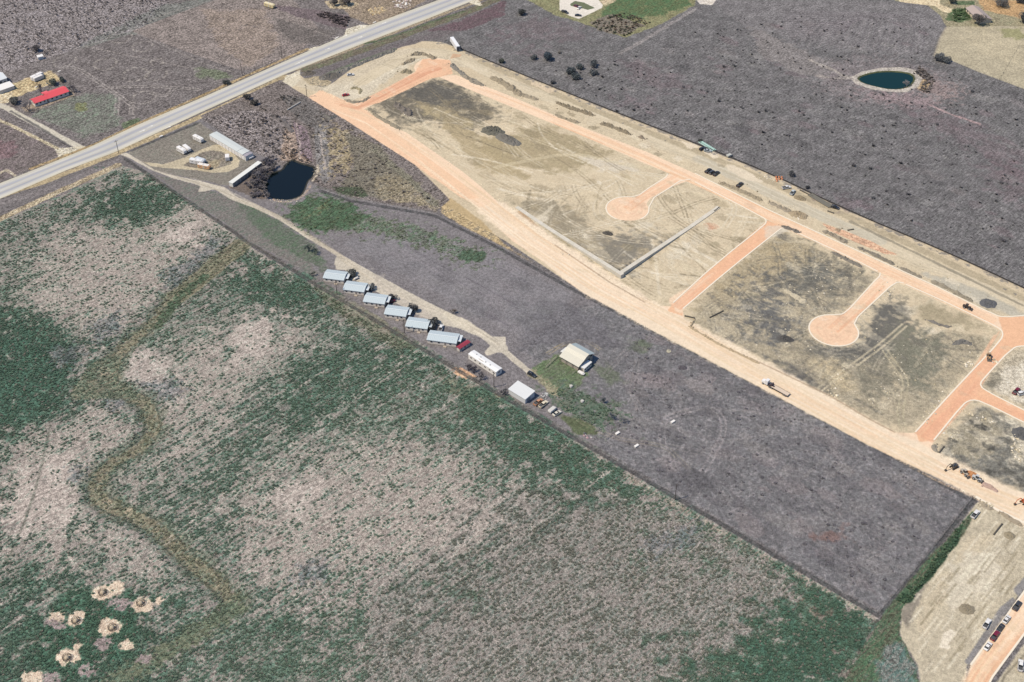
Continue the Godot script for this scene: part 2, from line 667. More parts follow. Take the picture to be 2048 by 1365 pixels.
func stone_mesh() -> ArrayMesh:
	var st := pen()
	rng.seed = 9
	var v := []
	for k in 6:
		var t := TAU * k / 6.0
		v.append(Vector3(cos(t) * rng.randf_range(0.35, 0.6), rng.randf_range(0.0, 0.25), sin(t) * rng.randf_range(0.35, 0.6)))
	var top := Vector3(0.06, 0.55, -0.05)
	for k in 6:
		tri(st, top, v[k], v[(k + 1) % 6])
		quad(st, v[k], v[k] * Vector3(1, 0, 1) + Vector3(0, -0.2, 0), v[(k + 1) % 6] * Vector3(1, 0, 1) + Vector3(0, -0.2, 0), v[(k + 1) % 6])
	st.generate_normals()
	return st.commit()

func patch(at: Array, n: int, inside: PackedVector2Array, hexes: Array, s0: float, s1: float, flatness := 0.7) -> void:
	var r := Rect2(inside[0], Vector2.ZERO)
	for q in inside:
		r = r.expand(q)
	var tries := 0
	var got := 0
	while got < n and tries < n * 20:
		tries += 1
		var p := Vector2(rng.randf_range(r.position.x, r.end.x), rng.randf_range(r.position.y, r.end.y))
		if not Geometry2D.is_point_in_polygon(p, inside):
			continue
		got += 1
		var s := rng.randf_range(s0, s1) * (1.0 if rng.randf() < 0.85 else 1.5)
		var bs := Basis(Vector3.UP, rng.randf() * TAU).scaled(Vector3(s, s * flatness * rng.randf_range(0.6, 1.3), s * rng.randf_range(0.7, 1.2)))
		var c := shade(hexes[rng.randi() % hexes.size()]).srgb_to_linear()
		var b := rng.randf_range(0.75, 1.2)
		at.append([Transform3D(bs, Vector3(p.x, height(p), p.y)), Color(c.r * b, c.g * b, c.b * b)])

# ---------------------------------------------------------------- earth
func windrow(label: String, p, half: float, tall: float, hex: String, seed_: int, called := "dirt_windrow", cat := "windrow", group := "") -> void:
	var q := resample(PackedVector2Array(p), 0.7)
	var c := q[q.size() / 2]
	var o := thing(called, label, cat, c, Vector2.RIGHT, group, 0.0)
	var n := FastNoiseLite.new()
	n.seed = seed_
	n.frequency = 0.28
	var st := pen()
	var rows := []
	var m := 10
	for i in q.size():
		var s := sideways(q, i)
		var end := minf(1.0, minf(i, q.size() - 1 - i) / 2.5)
		var wv := half * (0.75 + 0.6 * n.get_noise_2d(q[i].x * 0.6, q[i].y * 0.6)) * (0.3 + 0.7 * end)
		var row := []
		for k in m + 1:
			var u := k * 2.0 / m - 1.0
			var f := q[i] + s * u * wv
			var y := tall * (1.0 - u * u) * 1.5 * end * (0.6 + 0.9 * n.get_noise_2d(f.x, f.y) + 0.75 * n.get_noise_2d(f.x * 3.1, f.y * 3.1))
			row.append(Vector3(f.x - c.x, maxf(y, -0.05 if absf(u) > 0.99 else 0.02) - (0.05 if absf(u) > 0.99 else 0.0) + height(f), f.y - c.y))
		rows.append(row)
	for i in rows.size() - 1:
		for k in m:
			quad(st, rows[i][k], rows[i + 1][k], rows[i + 1][k + 1], rows[i][k + 1])
	rng.seed = seed_
	for i in int(q.size() * 1.5):
		var f := q[rng.randi() % q.size()] + Vector2(clampf(rng.randfn(), -1.7, 1.7), clampf(rng.randfn(), -1.7, 1.7)) * half * 0.4
		clod(st, Vector3(f.x - c.x, height(f), f.y - c.y), rng.randf_range(0.25, 0.75))
	put("heap", st, earth(Color(hex).lightened(0.14).to_html(false), 0.3), o)

func clod(st: SurfaceTool, p: Vector3, s: float) -> void:
	var top := p + Vector3(rng.randf_range(-0.3, 0.3) * s, s * rng.randf_range(0.7, 1.3), rng.randf_range(-0.3, 0.3) * s)
	var t0 := rng.randf() * TAU
	var v := []
	for k in 5:
		var r := s * rng.randf_range(0.7, 1.2)
		v.append(p + Vector3(cos(t0 + k * TAU / 5) * r, -0.05, sin(t0 + k * TAU / 5) * r))
	for k in 5:
		tri(st, top, v[k], v[(k + 1) % 5])

func mound(label: String, c: Vector2, rx: float, rz: float, tall: float, hex: String, seed_: int, turn := 0.0, called := "dirt_mound", group := "") -> void:
	var o := thing(called, label, "mound", c, Vector2.RIGHT.rotated(turn), group)
	var n := FastNoiseLite.new()
	n.seed = seed_
	n.frequency = 0.22
	var st := pen()
	var rings := 9
	var m := 30
	var at := func(i: int, k: int) -> Vector3:
		var t := TAU * k / m
		var r := float(i) / rings
		var e := 1.0 + 0.22 * n.get_noise_2d(cos(t) * 6.0 + 40.0, sin(t) * 6.0)
		var x := cos(t) * rx * r * e
		var z := sin(t) * rz * r * e
		var y := tall * 1.4 * pow(1.0 - r * r, 1.1) * (0.8 + 0.6 * n.get_noise_2d(x * 1.3, z * 1.3) + 0.55 * n.get_noise_2d(x * 4.0, z * 4.0))
		return Vector3(x, y - (0.1 if i == rings else 0.0), z)
	for i in rings:
		for k in m:
			quad(st, at.call(i, k), at.call(i, k + 1), at.call(i + 1, k + 1), at.call(i + 1, k))
	rng.seed = seed_
	for i in 26:
		var t := rng.randf() * TAU
		var d := rng.randf_range(0.3, 0.7)
		clod(st, Vector3(cos(t) * rx * d, tall * 1.12 * pow(1.0 - d * d, 1.1) - 0.15, sin(t) * rz * d), rng.randf_range(0.2, 0.6))
	put("heap", st, earth(hex, 0.3), o)

# ---------------------------------------------------------------- buildings
# x runs along the ridge; the front (towards +z) has the lower eave in view
func gable(st: SurfaceTool, l: float, w: float, eave: float, rise: float, thick := 0.12, x0 := 0.0, z0 := 0.0, over := 0.35) -> void:
	var hl := l / 2 + over
	var hw := w / 2 + over
	var drop := rise * over / (w / 2)
	for s in [-1.0, 1.0]:
		var p := []
		for y in [0.0, thick]:
			var e := [Vector3(x0 - hl, eave + rise + y, z0), Vector3(x0 + hl, eave + rise + y, z0), Vector3(x0 + hl, eave - drop + y, z0 + s * hw), Vector3(x0 - hl, eave - drop + y, z0 + s * hw)]
			if s < 0:
				e = [e[3], e[2], e[1], e[0]]
			p.append_array(e)
		hexa(st, p)

func seams(st: SurfaceTool, l: float, w: float, eave: float, rise: float, gap := 0.9, thick := 0.12, over := 0.35) -> void:
	var n := int((l + over * 2.0) / gap)
	var drop := rise * over / (w / 2)
	for s in [-1.0, 1.0]:
		for i in range(1, n):
			var x := -l / 2 - over + i * gap
			tube(st, Vector3(x, eave + rise + thick, 0), Vector3(x, eave - drop + thick, s * (w / 2 + over)), 0.035, 0.035, 3)

func walls(st: SurfaceTool, l: float, w: float, eave: float, rise: float, x0 := 0.0, z0 := 0.0) -> void:
	var a := l / 2
	var b := w / 2
	var v := func(x: float, y: float, z: float) -> Vector3: return Vector3(x0 + x, y, z0 + z)
	for s in [-1.0, 1.0]:
		quad(st, v.call(-a, eave, s * b), v.call(a, eave, s * b), v.call(a, 0, s * b), v.call(-a, 0, s * b))
		quad(st, v.call(s * a, eave, -b), v.call(s * a, eave, b), v.call(s * a, 0, b), v.call(s * a, 0, -b))
		tri(st, v.call(s * a, eave, -b), v.call(s * a, eave + rise, 0), v.call(s * a, eave, b))

func opening(o: Node3D, called: String, c: Vector3, wide: float, tall: float, m: Material, frame: Material, along_z := false) -> void:
	var f := pen()
	var g := pen()
	var s := Vector3(0.09, tall, wide) if along_z else Vector3(wide, tall, 0.09)
	box(f, Vector3.ZERO, s)
	var inner := Vector3(0.11, tall - 0.2, wide - 0.2) if along_z else Vector3(wide - 0.2, tall - 0.2, 0.11)
	box(g, Vector3.ZERO, inner)
	var w := put(called, f, frame, o, c)
	put("pane" if called == "window" else "leaf", g, m, w)

func cottage(label: String, p: Vector2, ahead: Vector2, l: float, w: float, group: String) -> Node3D:
	var o := thing("cottage", label, "house", p, ahead, group)
	var st := pen()
	walls(st, l, w, 2.7, 0.72)
	put("wall", st, mat("efe6da"), o)
	st = pen()
	box(st, Vector3(0, 0.2, 0), Vector3(l + 0.1, 0.4, w + 0.1))
	put("skirting", st, mat("a79f96"), o)
	st = pen()
	gable(st, l, w, 2.72, 0.72)
	var rf := put("roof", st, mat("c6d4da", 0.55), o)
	st = pen()
	seams(st, l, w, 2.72, 0.72)
	put("seam", st, mat("b0bec6", 0.5), rf)
	st = pen()
	box(st, Vector3(0, 3.58, 0), Vector3(l + 0.7, 0.06, 0.5))
	put("ridge_cap", st, mat("e2ecf0", 0.5), rf)
	for x in [-0.36, -0.1, 0.3]:
		opening(o, "window", Vector3(x * l, 1.7, w / 2 + 0.03), 1.2, 1.0, glass(), mat("f6f2ec"))
		opening(o, "window", Vector3(x * l + 0.4, 1.7, -w / 2 - 0.03), 1.2, 1.0, glass(), mat("f6f2ec"))
	opening(o, "door", Vector3(l * 0.12, 1.3, w / 2 + 0.03), 0.95, 2.0, mat("8a8078"), mat("f6f2ec"))
	st = pen()
	box(st, Vector3(l * 0.12, 0.15, w / 2 + 0.7), Vector3(1.6, 0.3, 1.2))
	put("step", st, mat("b8ad9f"), o)
	# porch on the end that faces the yard
	st = pen()
	box(st, Vector3(l / 2 + 1.2, 2.5, -w * 0.12), Vector3(1.5, 0.1, w * 0.72), 0.0, -0.09)
	put("porch_roof", st, mat("dde6ea", 0.5), o)
	for z in [-0.44, 0.2]:
		st = pen()
		tube(st, Vector3(l / 2 + 1.8, 0, w * z), Vector3(l / 2 + 1.8, 2.45, w * z), 0.07, 0.07, 6)
		put("post", st, mat("d8d2c8"), o)
	st = pen()
	box(st, Vector3(l / 2 + 1.1, 0.2, -w * 0.12), Vector3(2.0, 0.35, w * 0.68))
	put("porch_deck", st, mat("8d8378"), o)
	opening(o, "door", Vector3(l / 2 + 0.03, 1.35, -w * 0.1), 0.95, 2.0, mat("8a8078"), mat("f6f2ec"), true)
	st = pen()
	box(st, Vector3(-l * 0.3, 0.75, -w / 2 - 0.5), Vector3(0.8, 0.8, 0.7))
	put("air_conditioner", st, mat("c6c6c2"), o)
	return o

func roller_doors(o: Node3D, n: int, l: float, z: float, tall: float, hexes: Array) -> void:
	for k in n:
		var d := pen()
		var x := -l / 2 + l * (k + 0.5) / n
		box(d, Vector3.ZERO, Vector3(l / n - 0.7, tall, 0.08))
		for r in 4:
			box(d, Vector3(0, -tall / 2 + tall * (r + 0.5) / 4.0, 0.045), Vector3(l / n - 0.8, 0.06, 0.03))
		put("roller_door", d, mat(hexes[k % hexes.size()]), o, Vector3(x, tall / 2 + 0.05, z))

# ---------------------------------------------------------------- vehicles; x is ahead
func wheels(o: Node3D, xs: Array, half: float, r: float, wide := 0.24) -> void:
	for x in xs:
		for s in [-1.0, 1.0]:
			var t := pen()
			tube(t, Vector3(0, 0, -wide / 2), Vector3(0, 0, wide / 2), r, r, 12)
			var w := put("wheel", t, mat("3a3a3c"), o, Vector3(x, r, s * half))
			var m := pen()
			tube(m, Vector3(0, 0, 0), Vector3(0, 0, s * (wide / 2 + 0.02)), r * 0.58, r * 0.5, 8)
			put("rim", m, mat("b9bcc0", 0.4), w)

func lamps(o: Node3D, front: float, rear: float, half: float, y: float) -> void:
	for s in [-1.0, 1.0]:
		var a := pen()
		box(a, Vector3.ZERO, Vector3(0.1, 0.16, 0.34))
		put("headlight", a, mat("e8ecf0", 0.2), o, Vector3(front, y, s * half))
		var b := pen()
		box(b, Vector3.ZERO, Vector3(0.08, 0.2, 0.26))
		put("tail_light", b, mat("a01818", 0.3), o, Vector3(rear, y + 0.08, s * half))

func car(label: String, a: Vector2, b: Vector2, hex: String, kind: String, group := "") -> Node3D:     # a is the tail, b the nose
	var o := thing({"sedan": "parked_car", "suv": "parked_suv", "pickup": "pickup_truck"}[kind], label, {"sedan": "car", "suv": "car", "pickup": "pickup truck"}[kind], (a + b) / 2, b - a, group)
	var paint := mat(hex, 0.32)
	var st := pen()
	var g := pen()
	var rf := pen()
	var pl := pen()
	if kind == "sedan":
		loft(st, [[-2.32, 0.74, 0.4, 0.72, 0.85], [-2.2, 0.88, 0.28, 0.84, 0.98], [-1.3, 0.92, 0.22, 0.88, 1.02], [0.9, 0.92, 0.22, 0.88, 0.98], [1.9, 0.89, 0.25, 0.82, 0.84], [2.28, 0.74, 0.36, 0.7, 0.66]])
		loft(g, [[-1.75, 0.8, 0.96, 0.76, 1.0], [-1.1, 0.84, 0.98, 0.62, 1.42], [0.15, 0.84, 0.98, 0.62, 1.44], [1.0, 0.8, 0.94, 0.74, 0.98]])
		loft(rf, [[-1.14, 0.6, 1.41, 0.56, 1.45], [-0.5, 0.63, 1.42, 0.58, 1.49], [0.18, 0.6, 1.42, 0.56, 1.46]])
		lamps(o, 2.16, -2.26, 0.62, 0.68)
		wheels(o, [-1.4, 1.38], 0.8, 0.33)
	elif kind == "suv":
		loft(st, [[-2.35, 0.82, 0.45, 0.8, 1.0], [-2.25, 0.93, 0.32, 0.88, 1.1], [0.9, 0.95, 0.3, 0.9, 1.12], [2.0, 0.92, 0.32, 0.84, 1.0], [2.35, 0.8, 0.42, 0.74, 0.75]])
		loft(g, [[-2.2, 0.86, 1.08, 0.7, 1.2], [-2.0, 0.86, 1.1, 0.68, 1.68], [0.1, 0.86, 1.1, 0.68, 1.72], [1.0, 0.82, 1.08, 0.78, 1.12]])
		loft(rf, [[-2.05, 0.68, 1.67, 0.62, 1.72], [-0.9, 0.7, 1.69, 0.64, 1.77], [0.12, 0.66, 1.7, 0.6, 1.74]])
		lamps(o, 2.24, -2.32, 0.66, 0.82)
		wheels(o, [-1.42, 1.42], 0.84, 0.37)
	else:
		loft(st, [[-2.75, 0.88, 0.5, 0.88, 0.98], [-2.7, 0.95, 0.42, 0.94, 1.02], [1.3, 0.96, 0.4, 0.92, 1.06], [2.4, 0.94, 0.42, 0.86, 1.0], [2.75, 0.82, 0.5, 0.78, 0.78]])
		loft(g, [[-0.8, 0.86, 1.0, 0.7, 1.1], [-0.6, 0.86, 1.02, 0.7, 1.7], [0.85, 0.86, 1.02, 0.68, 1.72], [1.5, 0.82, 1.02, 0.78, 1.08]])
		loft(rf, [[-0.66, 0.7, 1.69, 0.64, 1.74], [0.1, 0.71, 1.7, 0.66, 1.78], [0.88, 0.66, 1.7, 0.62, 1.74]])
		for s in [-1.0, 1.0]:
			box(st, Vector3(-1.72, 1.16, s * 0.9), Vector3(1.95, 0.3, 0.1))
		box(st, Vector3(-2.68, 1.16, 0), Vector3(0.1, 0.3, 1.7))
		box(pl, Vector3(-1.7, 1.045, 0), Vector3(1.8, 0.02, 1.68))
		put("bed_liner", pl, mat("4a4c50"), o)
		lamps(o, 2.62, -2.74, 0.7, 0.85)
		wheels(o, [-1.75, 1.75], 0.86, 0.4)
	put("body", st, paint, o)
	put("windows", g, mat("20262c", 0.1), o)
	put("roof", rf, paint, o)
	return o

func trailer(called: String, label: String, a: Vector2, b: Vector2, l: float, w: float, h: float, hex: String, roof: String, extra := true, band := "") -> Node3D:   # camper, box trailer
	var o := thing(called, label, {"camper": "camper", "box_trailer": "trailer", "van": "van", "site_trailer": "trailer"}.get(called, "trailer"), (a + b) / 2, b - a)
	var hl := l / 2
	var st := pen()
	loft(st, [[-hl, w / 2 - 0.1, 0.55, w / 2 - 0.15, h - 0.25], [-hl + 0.15, w / 2, 0.5, w / 2 - 0.02, h - 0.06], [hl - 0.7, w / 2, 0.5, w / 2 - 0.02, h - 0.06], [hl, w / 2 - 0.1, 0.9, w / 2 - 0.15, h - 0.5]])
	put("body", st, mat(hex, 0.5), o)
	st = pen()
	loft(st, [[-hl + 0.12, w / 2 - 0.05, h - 0.07, w / 2 - 0.25, h + 0.02], [hl - 0.72, w / 2 - 0.05, h - 0.07, w / 2 - 0.25, h + 0.02]])
	put("roof", st, mat(roof, 0.5), o)
	wheels(o, [-0.5, 0.45], w / 2 - 0.15, 0.38)
	st = pen()
	for s in [-1.0, 1.0]:
		tube(st, Vector3(hl - 0.3, 0.5, s * 0.6), Vector3(hl + 1.1, 0.45, 0), 0.06, 0.06, 5)
	put("hitch", st, mat("55565a"), o)
	if extra:
		for s in [-1.0, 1.0]:
			for x in [-0.28, 0.22]:
				opening(o, "window", Vector3(x * l, h * 0.62, s * (w / 2)), 0.9, 0.6, glass(), mat("d8dadc"))
		opening(o, "door", Vector3(0, h * 0.5, w / 2), 0.7, h * 0.68, mat("dcd8d0"), mat("c4c4c2"))
		st = pen()
		box(st, Vector3(-l * 0.1, h + 0.16, 0), Vector3(0.9, 0.3, 0.7))
		put("air_conditioner", st, mat("e6e6e2"), o)
		st = pen()
		box(st, Vector3(l * 0.25, h + 0.06, 0), Vector3(0.4, 0.1, 0.4))
		put("roof_vent", st, mat("c8c8c4"), o)
	if band:
		st = pen()
		box(st, Vector3(0, h * 0.42, 0), Vector3(l * 0.9, 0.3, w + 0.03))
		put("stripe", st, mat(band), o)
	return o

func excavator(label: String, p: Vector2, ahead: Vector2, hex: String) -> void:
	var o := thing("excavator", label, "excavator", p, ahead)
	o.scale = Vector3.ONE * 0.8
	for s in [-1.0, 1.0]:
		var t := pen()
		loft(t, [[-2.1, 0.3, 0.35, 0.3, 0.6], [-1.7, 0.3, 0.02, 0.3, 0.92], [1.7, 0.3, 0.02, 0.3, 0.92], [2.1, 0.3, 0.35, 0.3, 0.6]])
		put("track", t, mat("3c3a38"), o, Vector3(0, 0, s * 1.15))
	var st := pen()
	loft(st, [[-2.0, 1.1, 1.1, 1.0, 2.1], [-1.0, 1.25, 1.0, 1.2, 2.3], [1.2, 1.25, 1.0, 1.2, 1.9], [1.4, 1.2, 1.05, 1.15, 1.6]])
	put("engine_housing", st, mat(hex, 0.5), o)
	st = pen()
	loft(st, [[-0.4, 0.5, 1.8, 0.45, 2.9], [0.9, 0.5, 1.8, 0.45, 2.95], [1.3, 0.5, 1.8, 0.4, 2.3]])
	put("cab", st, glass(), o, Vector3(0, 0, -0.65))
	st = pen()
	tube(st, Vector3(1.0, 1.7, 0.4), Vector3(3.2, 4.4, 0.4), 0.28, 0.22, 6)
	tube(st, Vector3(3.2, 4.4, 0.4), Vector3(5.2, 3.6, 0.4), 0.24, 0.18, 6)
	put("boom", st, mat(hex, 0.5), o)
	st = pen()
	tube(st, Vector3(5.2, 3.7, 0.4), Vector3(5.9, 1.2, 0.4), 0.2, 0.14, 6)
	put("stick", st, mat(hex, 0.5), o)
	st = pen()
	loft(st, [[5.3, 0.5, 0.3, 0.5, 1.2], [5.9, 0.55, 0.05, 0.5, 1.25], [6.4, 0.5, 0.5, 0.45, 0.9]])
	put("bucket", st, mat("4a4642"), o, Vector3(0, 0, 0.4))

func loader(label: String, p: Vector2, ahead: Vector2, hex: String, called := "wheel_loader") -> void:
	var o := thing(called, label, "loader", p, ahead)
	o.scale = Vector3.ONE * 0.85
	wheels(o, [-1.4, 1.4], 0.95, 0.72, 0.5)
	var st := pen()
	loft(st, [[-2.6, 0.8, 0.8, 0.75, 1.7], [-0.6, 0.85, 0.7, 0.8, 1.9], [-0.4, 0.7, 0.7, 0.6, 1.4], [1.9, 0.6, 0.7, 0.5, 1.2]])
	put("body", st, mat(hex, 0.5), o)
	st = pen()
	loft(st, [[-0.9, 0.65, 1.7, 0.6, 3.0], [0.5, 0.65, 1.5, 0.58, 3.0]])
	put("cab", st, glass(), o)
	st = pen()
	box(st, Vector3(-0.2, 3.05, 0), Vector3(1.6, 0.1, 1.35))
	put("cab_roof", st, mat(hex, 0.5), o)
	st = pen()
	for s in [-1.0, 1.0]:
		tube(st, Vector3(0.6, 1.5, s * 0.5), Vector3(2.8, 0.6, s * 0.5), 0.14, 0.12, 5)
	put("lift_arm", st, mat(hex, 0.5), o)
	st = pen()
	loft(st, [[2.6, 1.25, 0.1, 1.25, 1.0], [3.1, 1.25, 0.02, 1.25, 0.5], [3.6, 1.25, 0.02, 1.25, 0.12]])
	put("bucket", st, mat("57534f"), o)

# ---------------------------------------------------------------- fences and poles
func post_fence(label: String, p, gap: float, tall: float, hex: String, strands: int, called := "wire_fence", thick := 0.06) -> void:
	var q := resample(PackedVector2Array(p), gap)
	var c := q[0]
	var o := thing(called, label, "fence", c, Vector2.RIGHT, "", 0.0)
	var st := pen()
	tube(st, Vector3(0, -0.2, 0), Vector3(0, tall, 0), thick, thick, 5)
	st.generate_normals()
	var mesh := st.commit()
	for v in q:
		var m := MeshInstance3D.new()
		m.mesh = mesh
		m.material_override = mat(hex)
		m.name = "post"
		o.add_child(m, true)
		m.position = Vector3(v.x - c.x, height(v), v.y - c.y)
	for s in strands:
		st = pen()
		for i in q.size() - 1:
			var y := tall * (0.35 + 0.6 * s / maxf(1.0, strands - 1))
			tube(st, Vector3(q[i].x - c.x, y + height(q[i]), q[i].y - c.y), Vector3(q[i + 1].x - c.x, y + height(q[i + 1]), q[i + 1].y - c.y), 0.015, 0.015, 3)
		put("wire", st, mat("8a8886", 0.5), o)

func rail_fence(label: String, p, hex: String, tall := 1.3) -> void:
	var q := resample(PackedVector2Array(p), 2.6)
	var c := q[0]
	var o := thing("rail_fence", label, "fence", c, Vector2.RIGHT, "", 0.0)
	for v in q:
		var st := pen()
		tube(st, Vector3(0, 0, 0), Vector3(0, tall, 0), 0.09, 0.09, 6)
		put("post", st, mat(hex), o, Vector3(v.x - c.x, 0, v.y - c.y))
	for y in [0.55, 1.0]:
		for i in q.size() - 1:
			var st := pen()
			tube(st, Vector3(q[i].x - c.x, y * tall, q[i].y - c.y), Vector3(q[i + 1].x - c.x, y * tall, q[i + 1].y - c.y), 0.07, 0.07, 5)
			put("rail", st, mat(hex), o)

func utility_pole(label: String, p: Vector2, tall: float, ahead: Vector2) -> void:
	var o := thing("utility_pole", label, "pole", p, ahead, "", 0.0)
	var st := pen()
	tube(st, Vector3(0, -0.3, 0), Vector3(0, tall, 0), 0.2, 0.13, 8)
	put("shaft", st, mat("5c5450"), o)
	st = pen()
	box(st, Vector3(0, tall - 0.8, 0), Vector3(0.14, 0.16, 2.4))
	put("crossarm", st, mat("665c56"), o)
	for z in [-1.0, 0.0, 1.0]:
		st = pen()
		tube(st, Vector3(0, tall - 0.7, z), Vector3(0, tall - 0.42, z), 0.06, 0.05, 6)
		put("insulator", st, mat("9aa0a4", 0.3), o)

# ---------------------------------------------------------------- the place
func _ready() -> void:
	var cam := Camera3D.new()
	cam.name = "camera"
	cam.position = Vector3(0, 400, 0)
	cam.rotation_degrees = Vector3(-40.3, 0, 0)
	cam.fov = 30.0
	cam.near = 1.0
	cam.far = 20000.0
	add_child(cam)
	var env := Environment.new()
	env.background_mode = Environment.BG_SKY
	var sky := ProceduralSkyMaterial.new()
	sky.sky_top_color = Color(0.42, 0.55, 0.74)
	sky.sky_horizon_color = Color(0.78, 0.82, 0.85)
	sky.ground_bottom_color = Color(0.30, 0.29, 0.28)
	sky.ground_horizon_color = Color(0.62, 0.63, 0.64)
	sky.sky_curve = 0.12
	env.sky = Sky.new()
	env.sky.sky_material = sky
	env.ambient_light_source = Environment.AMBIENT_SOURCE_SKY
	env.tonemap_mode = Environment.TONE_MAPPER_LINEAR
	env.tonemap_exposure = 1.44
	env.sdfgi_enabled = true
	env.ssao_enabled = true
	env.ssil_enabled = true
	var we := WorldEnvironment.new()
	we.name = "environment"
	we.environment = env
	add_child(we)
	var sun := DirectionalLight3D.new()
	sun.name = "sun"
	sun.light_color = Color(1.0, 0.94, 0.85)
	sun.light_energy = 1.5
	sun.light_angular_distance = 0.6
	sun.shadow_enabled = true
	add_child(sun)
	sun.look_at_from_position(Vector3.ZERO, Vector3(0.60, -1.0, -0.22))

	rng.seed = 11
	speckle = noise_map(0.03, 512, 0.74, 1.06)
	fine = noise_bytes(0.2, 3, 3, 0.6)
	clump = noise_bytes(0.035, 7, 4, 0.55)
	grit = noise_bytes(0.3, 13, 2, 0.7)
	wobble = noise_bytes(0.02, 21, 5, 0.6)
	lut.resize(256)
	for i in 256:
		var c := Color(i / 255.0, 0, 0).srgb_to_linear()
		lut[i] = clampi(int(Color(minf(1.0, c.r / GAIN), 0, 0).linear_to_srgb().r * 255.0 + 0.5), 0, 255)
	creek = round_off([Vector2(-142.4, -554.6), Vector2(-153.3, -537.6), Vector2(-162.5, -519.6), Vector2(-170.8, -507.1), Vector2(-174.6, -495.0), Vector2(-180.1, -480.2), Vector2(-187.3, -468.9), Vector2(-190.7, -454.9), Vector2(-188.1, -440.1), Vector2(-179.4, -434.9), Vector2(-170.2, -429.8), Vector2(-163.9, -419.8), Vector2(-161.0, -409.4), Vector2(-163.6, -400.0), Vector2(-171.9, -392.9), Vector2(-178.3, -385.3), Vector2(-179.2, -375.0), Vector2(-174.3, -367.2), Vector2(-162.2, -360.7), Vector2(-148.0, -353.2), Vector2(-137.0, -341.6), Vector2(-127.5, -332.5), Vector2(-118.1, -324.9), Vector2(-111.3, -317.4), Vector2(-108.4, -312.0)], 2)
	pond_low = round_off([Vector2(-140.9, -607.3), Vector2(-141.8, -619.2), Vector2(-138.0, -622.9), Vector2(-133.3, -624.5), Vector2(-132.3, -629.8), Vector2(-130.1, -635.2), Vector2(-127.4, -636.3), Vector2(-124.0, -633.0), Vector2(-119.7, -630.9), Vector2(-115.7, -629.3), Vector2(-113.1, -627.1), Vector2(-113.2, -620.2), Vector2(-114.9, -615.5), Vector2(-116.3, -612.9), Vector2(-117.0, -599.7), Vector2(-121.4, -595.2), Vector2(-126.8, -593.2), Vector2(-133.9, -594.7), Vector2(-138.9, -599.7)], 2, true)
	pond_far = round_off([Vector2(220.9, -733.0), Vector2(227.1, -738.3), Vector2(236.7, -742.3), Vector2(246.6, -743.0), Vector2(255.8, -741.0), Vector2(259.7, -737.0), Vector2(258.8, -730.4), Vector2(253.7, -722.6), Vector2(247.4, -718.8), Vector2(240.0, -718.1), Vector2(232.1, -721.3), Vector2(223.7, -726.5)], 2, true)
	survey()
	ground()
	roads()
	structures()
	vehicles()
	earthworks()
	greenery()

func survey() -> void:
	var im := Image.create(MW, MH, false, Image.FORMAT_RGBA8)
	im.fill(Color8(120, 116, 116, 110))
	soil = im.get_data()
	im.fill(Color8(84, 84, 82, 90))
	cover = im.get_data()
	fields()
	site()
	north()
	west()

